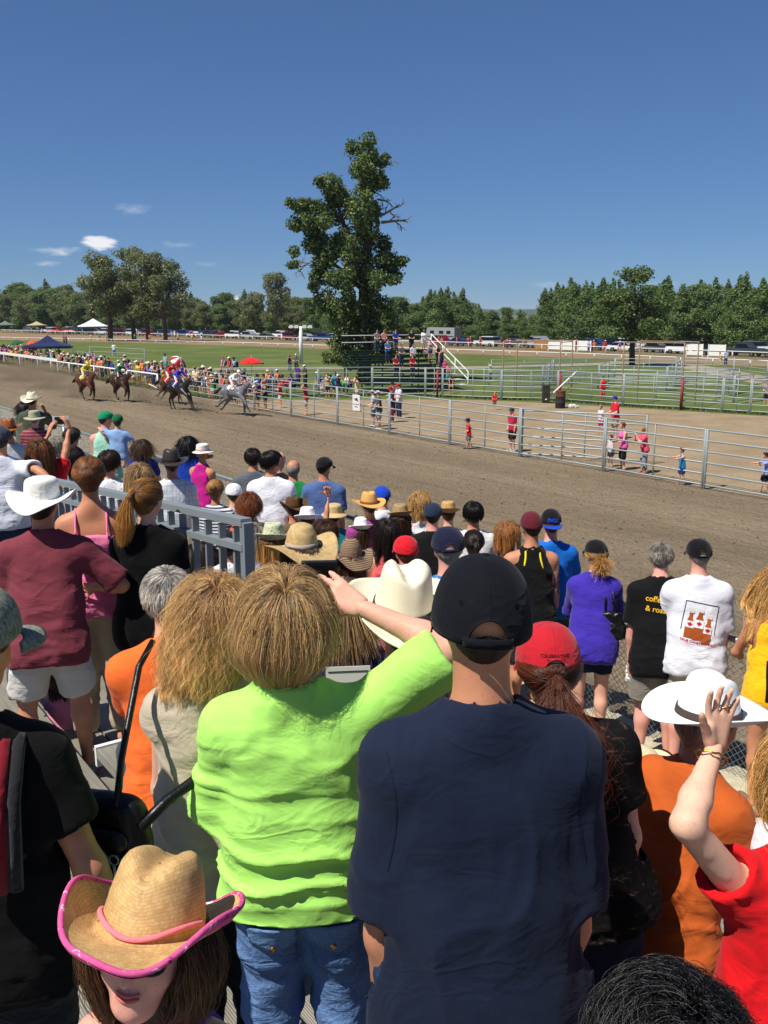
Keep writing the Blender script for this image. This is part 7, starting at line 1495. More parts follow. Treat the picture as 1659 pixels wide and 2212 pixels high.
mb = MB(); mb.tube([tuple(J['N0'] + J['X'] * .062 * math.cos(a) + np.array((0, -.055 * math.sin(a) - .02, .02 - .03 * math.sin(a)))) for a in np.linspace(0, math.pi, 12)], .009, 6); mb.build('piping', CLOTH, tt['root'], color=(236, 216, 40))
bs = mid('man in a royal blue t-shirt and black flat-peaked cap with blue letters', 1190, 1133, 8.6, 1.8, ('tee', (22, 104, 196), dict(loose=.022, mat=KNIT)), ('short', 'brown', dict(length=.015)), C_((18, 18, 22), (20, 64, 170), back=True, tall=.018, stiff=0), 'm', 'pink', 0, pose=AR('rail'), bottom=(.5, (60, 62, 66)))
on_surface(bs['hat'], text_mesh('DGK', .045, bold=.003), 'lettering', PRINT, (30, 70, 180), (0, -.4, .045), (1, 0, 0), (0, 0, 1), (0, 1, 0), .003)
pw = mid('woman in a purple cardigan and denim shorts with a black cap', 1288, 1198, 7.85, 1.66, ('tee', (62, 46, 160), dict(sleeve=1.95, hem=.1, name='cardigan')), ('pony', 'blond', dict(tail=.1, tie=(0, -.112, -.01))), C_((16, 16, 18), hole=True), 'f', 'fair', -14, pose=AR('rail', lean=16, head=(22, 0, 0)), bottom=(.3, (34, 44, 66), dict(mat=DENIM)), shoes=(150, 150, 160))
def wpt(P, q): r = P['root']; ca, sa = math.cos(r.rotation_euler[2]), math.sin(r.rotation_euler[2]); return np.array((r.location[0] + q[0] * ca - q[1] * sa, r.location[1] + q[0] * sa + q[1] * ca, r.location[2] + q[2]))
J = pw['J']; sh = J['SR'] * .75 + J['N0'] * .25 + np.array((0, 0, .045)); bq = sh + np.array((.03, -.15, -.3)); e = empty('handbag', wpt(pw, bq), pw['root'].rotation_euler[2], 'black studded handbag slung on the shoulder of the purple cardigan', 'bag'); V, Q = field_mesh([Prim((-.08, 0, -.09), (.08, 0, -.09), .075, .075, ((0, 1, 0), .55), .03), Prim((-.06, 0, .02), (.06, 0, .02), .05, .05, ((0, 1, 0), .55), .03)], .01, post=folds(.008, (18, 18, 18))); obj('pouch', mesh('pouch', V, Q), LEATHER, e, color=(16, 15, 16))
for sx in (-.045, .045): mb = MB(); d_ = sh - bq; mb.tube([(sx, 0, .04), (sx * .8 + d_[0] * .5, d_[1] * .12, d_[2] * .55), (sx * .4 + d_[0], d_[1] * .75, d_[2] * .99), (sx * .4 + d_[0], d_[1] * 1.15, d_[2] * 1.03), (sx * .4 + d_[0], d_[1] * 1.5, d_[2] * .8)], .011, 6); mb.build('handle', LEATHER, e, color=(14, 14, 15))
cf = mid('grey-haired man in a black coffee-house t-shirt and grey cargo shorts', 1428, 1204, 7.45, 1.82, ('tee', (18, 18, 20), dict(loose=.022, hem=.1, sleeve=.85, mat=KNIT)), ('short', 'grey', dict(length=.025)), None, 'm', 'pink', -8, pose=AR('down', 'rail', lean=14, head=(-4, 4, 0)), bottom=(.46, (128, 122, 112), dict(loose=.03)), hands=('L',), shoes=(40, 40, 42))
for s_, z in (('coffee house', .27), ('& roastery', .225)): on_surface(cf['top'], text_mesh(s_, .062, 'LEFT', .0008), 'lettering', PRINT, (236, 180, 50), (-.13, -.8, cf['J']['hc'][2] + z * 1.7 - .02), (.95, 0, -.1), (.1, 0, .95), (0, 1, 0), .004)
V, Q = field_mesh([Prim((0, 0, 0), (.01, 0, -.09), .022, .03, None, .01)], .007, post=folds(.008, (30, 30, 30))); p = wpt(cf, cf['J']['WL'] + nrm(cf['J']['WL'] - cf['J']['EL']) * .09); tag(obj('paper_wrapper', mesh('paper_wrapper', V, Q), PAINT, loc=p, color=(232, 232, 236)), 'crumpled white wrapper held by the man in the coffee t-shirt', 'wrapper')
bt = mid('man in a white t-shirt with a bottle print and a black cap', 1510, 1200, 7.25, 1.8, ('tee', (226, 226, 234), dict(loose=.024, hem=.075, sleeve=.95, mat=KNIT)), ('short', 'grey', dict(length=.02)), C_((14, 14, 16), hole=True), 'm', 'pink', -10, pose=AR('rail', 'down', lean=9, head=(8, 0, 0)), bottom=(.52, (196, 188, 164), dict(loose=.022)), shoes=(210, 206, 196), g=1.08)
on_surface(bt['hat'], poly_sheet([(-.014, 0), (.016, 0), (.014, .012), (0, .018), (-.01, .012)]), 'logo', PRINT, (120, 206, 50), (-.005, -.4, .052), (1, 0, 0), (0, 0, 1), (0, 1, 0), .003)
zb = bt['J']['hc'][2] + .3; BT = bt['top']; kx = dict(X=(.97, 0, -.16), Y=(.16, 0, .97), Dn=(0, 1, 0))
fr = MB(); W_, H_2 = .125, .15
for a, b in (((-W_, H_2), (W_, H_2)), ((W_, H_2), (W_, -H_2 * .4)), ((-W_, H_2), (-W_, -H_2 * .5))):
    n_ = 14; V = []; d = np.array(b) - np.array(a); nn2 = np.array((-d[1], d[0])) / np.linalg.norm(d) * .0028
    for i in range(n_ + 1): q = np.array(a) + d * i / n_; V += [(*(q + nn2), 0), (*(q - nn2), 0)]
    on_surface(BT, mesh('frame_line', V, np.array([(2 * i, 2 * i + 2, 2 * i + 3, 2 * i + 1) for i in range(n_)])), 'frame_line', PRINT, (70, 72, 76), (0, -.8, zb), eps=.004, **kx)
bott = [(-.3, -1), (.3, -1), (.32, -.1), (.26, .2), (.13, .5), (.13, .85), (-.13, .85), (-.13, .5), (-.26, .2), (-.32, -.1)]
for i, (bx, by, sc_) in enumerate(((-.068, -.02, .105), (.0, -.005, .125), (.07, -.04, .105))):
    on_surface(BT, poly_sheet([(bx + x * sc_ * .95, by + y * sc_) for x, y in bott]), 'bottle_print', PRINT, (166, 84, 40), (0, -.8, zb), eps=.0045 + .001 * i, **kx); on_surface(BT, poly_sheet([(bx + x, by + y) for x, y in ((-.022, .085), (.022, .085), (.018, .108), (-.018, .108))]), 'bottle_cap', PRINT, (214, 206, 196), (0, -.8, zb), eps=.007 + .001 * i, **kx)
    on_surface(BT, poly_sheet([(bx + x * sc_, by + y * sc_) for x, y in ((-.3, -.25), (.3, -.25), (.27, .22), (-.27, .22))]), 'bottle_label', PRINT, (228, 226, 226), (0, -.8, zb), eps=.0075 + .001 * i, **kx); on_surface(BT, poly_sheet([(bx + x * .024, by - .004 + y * .024) for x, y in ML]), 'maple_leaf', PRINT, (190, 30, 50), (0, -.8, zb), eps=.0105 + .001 * i, **kx)
on_surface(BT, text_mesh('TRUE CANADIAN TASTE', .026, bold=.0006), 'lettering', PRINT, (196, 60, 76), (0, -.8, zb - .155), eps=.004, **kx); on_surface(BT, text_mesh('BORN FROM OUR HERITAGE BREWED FOR YOU', .009), 'lettering', PRINT, (206, 96, 106), (0, -.8, zb - .168), eps=.004, **kx)
yg = near('girl in a yellow and black singlet with wavy hair at the right edge', 1676, 1262, 6.75, 1.66, rz=R(-4), sex='f', skin='tan', pose=AR('rail', 'down', lean=12, step=.04), top=('tank', (240, 184, 26), dict(hem=.09)), bottom=(.26, (18, 18, 20)), hair=('long', (196, 150, 92), dict(m=3500, length=.46, wave=.006, rad=.001, wind=(-.25, 0, 0))), shoes=(128, 110, 90))
for sg in (-1, 1): o = on_surface(yg['top'], poly_sheet([(sg * .085 - .014, .12), (sg * .085 + .014, .12), (sg * .1 + .014, -.16), (sg * .1 - .014, -.16)]), 'side_stripe', PRINT, (30, 22, 26), (0, -.8, yg['J']['hc'][2] + .12), (1, 0, 0), (0, 0, 1), (0, 1, 0), .004)
for s_, z in (('U of C Track', .36), ('Calgary', .33)): on_surface(yg['top'], text_mesh(s_, .03), 'lettering', PRINT, (40, 30, 20), (0, -.8, yg['J']['hc'][2] + z * .85), (1, 0, 0), (0, 0, 1), (0, 1, 0), .004)
mid('person in a dark navy shirt hidden behind the lime shirt arm', 742, 1310, 3.6, 1.5, ('tee', (44, 46, 84), dict(loose=.02)), ('short', 'ash'), None, 'm', 'tan', 4, pose=AR('front', lean=8))
mid('woman with curly auburn hair in an orange floral shirt', 538, 1094, 8.3, 1.64, ('tee', (255, 255, 255), dict(mat=FLORAL, loose=.024)), ('curly', (128, 70, 36), dict(length=.09, puff=.006, n=14)), None, 'f', 'tan', 8, pose=AR('front', lean=10))
mid('person in a brown felt cowboy hat turned towards the track', 632, 1100, 9.7, 1.7, ('tee', (96, 80, 60)), ('short', 'dark'), H_('cowboy', FELT, (92, 66, 40), (60, 42, 26), brim=.09, curl=.075, ch=.115), 'm', 'tan', 30, pose=AR('lap', sit=.44, head=(0, 2, 0)))
mid('man in a white t-shirt with black hair and glasses looking right', 586, 998, 9.7, 1.78, ('tee', (230, 230, 238), dict(loose=.026, sleeve=.9)), ('short', 'black', dict(length=.06)), None, 'm', 'tan', -4, pose=AR('rail', 'down', head=(-55, 0, 0)), near=True, shoes=(60, 60, 60))
mid('man in a grey polo shirt and khaki trousers at the fence', 546, 990, 10.6, 1.8, ('tee', (92, 96, 102), dict(loose=.02)), ('short', 'dark', dict(length=.04)), None, 'm', 'tan', 12, bottom=(1, (176, 158, 128)), pose=AR('rail', lean=10))
mid('balding man in black between the white t-shirt and green t-shirt', 600, 994, 12.0, 1.78, ('tee', (20, 20, 22)), ('bald', 'dark'), None, 'm', 'pink', -20, pose=AR('rail', head=(-60, 0, 0)), near=True)
mid('bald man in a green t-shirt watching from the fence', 634, 1012, 11.5, 1.76, ('tee', (24, 130, 66), dict(loose=.02)), ('bald', 'grey'), None, 'm', 'tan', -6, pose=AR('rail'))
mid('man in a denim blue shirt and black cap at the fence', 700, 1010, 11.3, 1.8, ('tee', (78, 100, 150), dict(loose=.024)), ('short', 'dark', dict(length=.015)), C_((20, 20, 22)), 'm', 'tan', -8, pose=AR('rail', 'down', head=(-20, 0, 0)))
mid('woman with a blond bun, striped top and yellow shawl', 466, 1060, 8.8, 1.62, ('tee', (255, 255, 255), dict(mat=NSTRIPE)), ('bun', 'blond', dict(tie=(0, -.1, .05))), None, 'f', 'tan', -6, pose=AR('front'))
q_ = near('seated child in a yellow top behind the railing bars', 462, 1140, 9.0, 1.2, rz=R(0), floor=ZW + .4, kid=True, pose=AR('front'), top=('tee', (232, 216, 40)), bottom=(.5, (70, 70, 90)), hair=('short', 'blond', dict(m=600)))
mid('man in a white plaid shirt and dark leather outback hat', 370, 1002, 9.0, 1.74, ('tee', (255, 255, 255), dict(mat=WPLAID, loose=.02)), ('short', 'dark', dict(length=.02)), H_('cowboy', LEATHER, (58, 48, 44), (40, 32, 28), brim=.1, curl=.03, dip=.02, ch=.12, crease=.012), 'm', 'tan', 18, pose=AR('front'))
mid('woman with long straight ash-blond hair and bare shoulders', 302, 1030, 7.7, 1.6, ('strap', (44, 48, 90)), ('long', (170, 140, 96), dict(length=.45)), None, 'f', 'tan', 16, pose=AR('front'))
mid('dark-haired boy in a white dotted shirt', 236, 1000, 8.0, 1.48, ('tee', (255, 255, 255), dict(mat=DOTS)), ('short', (50, 32, 22), dict(length=.05)), None, 'm', 'fair', 6, kid=True, pose=AR('front', head=(-15, 0, 0)))
mid('woman in a magenta tank top and white bucket hat by the fence', 438, 978, 13.2, 1.68, ('tank', (190, 26, 130)), ('short', 'blond'), H_('bucket', CLOTH, (230, 224, 214), (200, 150, 150), brim=.055, curl=.01, dip=-.01, ch=.13), 'f', 'tan', -24, pose=AR('shade', 'front', head=(12, 0, 0)), bottom=(.5, (200, 180, 180)))
mid('dark-haired man in a royal blue t-shirt beside the magenta top', 405, 960, 13.4, 1.8, ('tee', (24, 66, 176), dict(loose=.02)), ('short', 'black'), None, 'm', 'tan', 4, pose=AR('rail'))
mid('little boy in blue leaning on the fence', 306, 966, 12.9, 1.45, ('tee', (26, 44, 120)), ('short', 'brown'), None, 'm', 'fair', 8, kid=True, pose=AR('rail'))
fa = mid('father in a green cap and mint tank top holding a child', 228, 906, 13.6, 1.82, ('tank', (160, 214, 190)), ('short', 'brown', dict(length=.015)), C_((18, 134, 92)), 'm', 'pink', -2, pose=dict(arms=('front', ((.18, .3, 1.02), (1, -.3, -1))), head=(-40, 0, 0)), near=True, bottom=(.5, (70, 70, 80)))
near('small boy in a dark green cap and light blue shirt on his father\'s arm', 254, 910, 13.45, 1.12, rz=R(4), kid=True, skin='fair', fit=False, pose=dict(sit=.3, arms=(((-.2, .0, .62), (1, 0, 0)), ((.24, .18, .55), (1, 0, -1)))), top=('tee', (140, 172, 214)), bottom=(.45, (190, 30, 40)), hair=('short', 'brown'), hatw=C_((22, 96, 56)), shoes=(40, 40, 44))
rp = mid('woman in a red t-shirt holding up a phone with both hands', 86, 978, 7.9, 1.66, ('tee', (206, 24, 34), dict(loose=.016)), ('long', (126, 80, 44), dict(length=.32)), None, 'f', 'tan', 14, pose=dict(aw={0: ((118, 912, 8.15), (1, -.2, -.8)), 1: ((152, 912, 8.15), (1, -.2, -.8))}), hands=('L', 'R'), hand={'L': dict(d=(.3, .3, .9), n=(.8, .5, 0), curl=30), 'R': dict(d=(-.3, .3, .9), n=(-.8, .5, 0), curl=30)})
p = at(131, 908, 8.22); e = empty('phone', p, R(12), 'phone held up sideways by the woman in red', 'phone'); mb = MB(); mb.box((0, 0, 0), (.068, .005, .036)); mb.build('case', PAINT, e, False, color=(226, 228, 230)); mb = MB(); mb.box((0, -.0065, 0), (.05, .0015, .031)); mb.build('screen', GLASS, e, False)
mid('man in an olive shirt and white straw cowboy hat at the far fence', 70, 866, 16.2, 1.78, ('tee', (74, 78, 60), dict(sleeve=1.9)), ('short', 'dark'), H_('cowboy', FELT, (236, 228, 204), (120, 110, 96), brim=.11, curl=.06, ch=.125), 'm', 'tan', -4, pose=AR('front', 'photo', head=(0, -6, 0)))
mid('dark-haired person in a green shirt beside the white straw hat', 54, 880, 16.8, 1.66, ('tee', (84, 100, 80)), ('short', 'black'), None, 'm', 'brown', 0, pose=AR('rail'))
mid('man in a khaki bucket hat and maroon striped shirt', 75, 905, 13.8, 1.74, ('tee', (255, 255, 255), dict(mat=MSTRIPE)), ('short', 'grey'), H_('bucket', CLOTH, (164, 164, 138), (150, 150, 126), brim=.08, curl=.02, dip=.0, ch=.14), 'm', 'pink', 8, pose=AR('rail'))
mid('man in a white t-shirt resting his arm on the railing', 0, 950, 7.6, 1.8, ('tee', (228, 230, 240), dict(loose=.026, sleeve=.9)), ('short', 'dark'), C_((60, 64, 74)), 'm', 'tan', 18, pose=dict(aw={1: ((118, 1042, 7.4), (.4, -1, .3))}, arms=('front', 'down')))
mid('person in a brown leather cowboy hat at the left edge', 18, 930, 10.4, 1.72, ('tee', (206, 206, 210)), ('short', 'dark'), H_('cowboy', LEATHER, (150, 84, 34), (90, 50, 24), brim=.1, curl=.05, ch=.12), 'm', 'tan', 24, pose=AR('shade', 'photo'))
mid('white-haired person in front of the woman with the phone', 122, 962, 10.0, 1.58, ('tee', (170, 172, 176)), ('short', (176, 166, 150), dict(length=.04, puff=.004)), None, 'f', 'pink', 8, pose=AR('front'))
mid('man with greying dark hair and grey shirt by the chain fence', 156, 945, 10.8, 1.76, ('tee', (92, 96, 100), dict(loose=.02)), ('short', (52, 46, 42), dict(length=.03)), None, 'm', 'tan', 2, pose=AR('rail', head=(-20, 0, 0)))
mid('dark-haired woman in a light grey top behind the bun', 158, 992, 8.9, 1.6, ('tee', (176, 180, 188)), ('bob', 'dark', dict(length=.24)), None, 'f', 'tan', 8, pose=AR('front'))
mid('girl in a purple starred headscarf between the railing bars', 432, 1200, 7.0, 1.3, ('tee', (70, 52, 160), dict(mat=PURDOT)), ('short', 'dark'), None, 'f', 'fair', -30, floor=ZW + .65, kid=True, pose=AR('front', head=(-30, 0, 0)))
mid('child in a pink cap low beside the railing', 138, 1432, 5.6, 1.2, ('tee', (236, 150, 180)), ('long', 'dark', dict(length=.3)), C_((226, 130, 160)), 'f', 'fair', 20, floor=ZW + .65, kid=True, pose=AR('front'))
mid('person in a white t-shirt and black cap low behind the railing', 492, 1180, 6.5, 1.5, ('tee', (226, 226, 232)), ('short', 'black'), C_((22, 22, 24)), 'm', 'tan', 10, pose=AR('front', lean=8))
p = at(140, 1500, 5.3); e = empty('water_bottle', (p[0], p[1], deck(p) + .42 + .012), 0, 'clear plastic water bottle standing on the bench', 'bottle'); mb = MB(); pr = [(.028, 0), (.033, .01), (.031, .05), (.033, .09), (.031, .13), (.02, .175), (.013, .19), (.013, .2)]; V = [(r_ * math.cos(a), r_ * math.sin(a), z) for r_, z in pr for a in [2 * math.pi * j / 14 for j in range(14)]]; mb.add(V, [(i * 14 + j, i * 14 + (j + 1) % 14, (i + 1) * 14 + (j + 1) % 14, (i + 1) * 14 + j) for i in range(7) for j in range(14)]); mb.build('bottle', M('clear_plastic', m_plain((206, 216, 220), .12, spec=.6)), e); mb = MB(); mb.tube([(0, 0, .198), (0, 0, .218)], .016, 12); mb.build('cap', WHITE, e)

mid('woman in a lilac top behind the natural straw sun hat', 702, 1152, 8.4, 1.6, ('tee', (190, 170, 210)), ('bob', 'brown', dict(length=.2)), None, 'f', 'fair', 6, pose=AR('lap', sit=.44))
mid('grey-haired person in a pale shirt beside the crochet hat', 556, 1156, 7.9, 1.6, ('tee', (206, 208, 214)), ('short', 'grey'), None, 'm', 'pink', 12, pose=AR('lap', sit=.44))
mid('dark-haired woman in a coral top near the braided sun hat', 836, 1152, 8.2, 1.56, ('tank', (226, 96, 96)), ('long', 'dark', dict(length=.3)), None, 'f', 'tan', 10, pose=AR('lap', sit=.44))
mid('man in a white cap and light grey shirt behind the auburn curls', 505, 1068, 9.6, 1.7, ('tee', (170, 174, 182)), ('short', 'brown'), C_((226, 226, 228)), 'm', 'fair', 12, pose=AR('front'))
mid('person in a teal shirt and straw hat between the white fedoras', 722, 1112, 10.0, 1.62, ('tee', (30, 130, 140)), ('short', 'dark'), H_('bucket', STRAW, (214, 190, 140), brim=.06, curl=.0, dip=.0), 'm', 'tan', 8, pose=AR('rail'))

# ---------------------------------------------------------------- people across the track
PALC = [((206, 30, 40), 'red'), ((232, 232, 236), 'white'), ((30, 60, 150), 'blue'), ((24, 24, 28), 'black'), ((236, 90, 150), 'pink'), ((30, 150, 170), 'teal'), ((240, 190, 50), 'yellow'), ((110, 114, 120), 'grey'), ((40, 150, 80), 'green'), ((140, 60, 150), 'purple'), ((230, 120, 60), 'orange'), ((180, 160, 130), 'tan'), ((150, 180, 220), 'pale blue'), ((30, 40, 72), 'navy')]
BOTC = [((44, 54, 84), 'jeans'), ((150, 140, 120), 'khaki shorts'), ((28, 28, 32), 'black shorts'), ((200, 200, 204), 'pale shorts'), ((70, 74, 84), 'grey shorts')]
HATC = dict(cap=[((226, 226, 228), 'white cap'), ((24, 24, 28), 'black cap'), ((190, 30, 40), 'red cap'), ((30, 60, 140), 'blue cap')], cowboy=[((232, 224, 200), 'pale cowboy hat'), ((40, 32, 28), 'dark cowboy hat')], bucket=[((214, 200, 160), 'straw hat'), ((230, 226, 214), 'white hat')])
def hatproto(kind, col):
    return {None: None, 'cap': (lambda p, hs: cap_proto(p, col)), 'cowboy': (lambda p, hs: hat_proto(p, col, 'cowboy')), 'bucket': (lambda p, hs: hat_proto(p, col, 'bucket'))}[kind]
HP = {}
def hat_proto(p, col, kind):
    if kind not in HP:
        r = hat(kind, p, FELT, col, None, 1.0, seg=20, n=12, brim=.1 if kind == 'cowboy' else .065, curl=.05 if kind == 'cowboy' else .0); HP[kind] = r[0].data; return r[0]
    return solid(p(HP[kind], 'hat', FELT, col), .006)
def cap_proto(p, col):
    if 'cap' not in HP:
        V, Q = field_mesh([Prim((0, -.02, .03), (0, .02, .03), .088, .085, None, .01), Prim((0, .1, .022), (0, .15, .012), .055, .05, ((0, 0, 1), .16), .005)], .012, [((0, 0, .02), (0, -.1, -1.0))], smooth_post); HP['cap'] = mesh('cap', V, Q)
    return p(HP['cap'], 'cap', CLOTH, col)
def far(label, loc, H, sex='m', top='tee', tc=(200, 30, 40), bl=1.0, bc=(44, 54, 84), hair='short', hc='brown', hatk=None, hatc=(230, 230, 230), rz=120, arms=('front', 'front'), skin='fair', sit=None, lean=4, kid=False, group=None, cell=.033, skirt=None, step=.0, head=(0, 0, 0), shoes=None):
    Hq = {True: 1.2, False: 1.72}[kid] if sex == 'm' or kid else 1.64
    pz = dict(arms=arms, lean=lean, sit=sit, step=step, head=head); key = (sex, kid, tuple(arms), lean, sit, hatk is None, step, head, cell)
    P = person(label, loc, H=Hq, sex=sex, skin=skin, rz=R(rz), pose=pz, top=(top, tc, dict(fold=.004)), bottom=(bl, bc, dict(skirt=skirt) if skirt else {}), hair=(hair, hc, dict(length=.3) if hair in ('long',) else {}), hatw=hatproto(hatk, hatc), cell=cell, key=key, group=group, kid=kid, shoes=shoes)
    s = H / Hq; P['root'].scale = (s, s, s); return P
random.seed(12)
ARMV = [('front', 'front'), ('down', 'down'), ('cross', 'cross'), ('shade', 'down'), ('rail', 'rail'), ('photo', 'photo')]
def rnd(loc, where, rz, group, H=None, sit=None, kidp=.12):
    sex = random.choice('mf'); kid = random.random() < kidp; tc, tn = random.choice(PALC); bc, bn = random.choice(BOTC); hk = random.choice([None, None, 'cap', 'cap', 'cowboy', 'bucket', None]); hcol, hn = random.choice(HATC[hk]) if hk else ((0, 0, 0), '')
    hr_, hcn = random.choice([('short', 'dark'), ('short', 'brown'), ('short', 'blond')] if sex == 'm' else [('long', 'brown'), ('bob', 'blond'), ('long', 'blond'), ('bob', 'dark')]); tp = random.choice(['tee', 'tee', 'tank']); tpn = 'top' if sex == 'f' else ('singlet' if tp == 'tank' else 'shirt')
    lb = f"{'child' if kid else 'person'} in {tn} {tpn} and {hn if hk else bn} {where}"; k = 0
    while lb in USED:
        k += 1; tc, tn = random.choice(PALC); lb = f"{'child' if kid else 'person'} in {tn} {tpn} and {hn if hk else bn} {where}"
        if k > 30: bc, bn = random.choice(BOTC); lb = f"{'child' if kid else 'person'} in {tn} {tpn}, {bn} and {hn if hk else hcn + ' hair'} {where}"
        if k > 90: break
    USED[lb] = 1
    return far(lb, loc, (random.uniform(1.05, 1.35) if kid else random.uniform(1.56, 1.84)) if H is None else H, sex, tp, tc, 1.0 if bn == 'jeans' else .48, bc, hr_, hcn, hk, hcol, rz + random.uniform(-35, 35), random.choice(ARMV[:6] if sit is None else [('lap', 'lap')]), random.choice(['fair', 'tan', 'pink', 'tan']), sit, 4, kid, group)
G1 = 'spectators along the far left rail'
u = 52.0
while u < 128:
    wh = 'by the grey panels' if u < 58 else ('at the thin white rail' if u < 80 else ('at the rail gap' if u < 92 else ('at the broad white rail' if u < 104 else 'by the navy canopy')))
    n0 = 26.2 if u < 58 else (27.3 if u < 92 else 27.7)
    p = tr(u, n0 + random.uniform(-.15, .35)); rnd(p, wh, 125, G1)
    if random.random() < .62: p = tr(u + random.uniform(-.3, .3), n0 + random.uniform(.9, 1.6)); rnd(p, 'second row ' + wh, 125, G1)
    if random.random() < (.35 if u > 96 else .14): p = tr(u, n0 + random.uniform(2, 4.5)); rnd(p, 'well back ' + wh, 125, G1)
    u += random.uniform(.62, 1.05)
def ft(px, py): p = gnd(px, py, .012); return (p[0], p[1], .012)
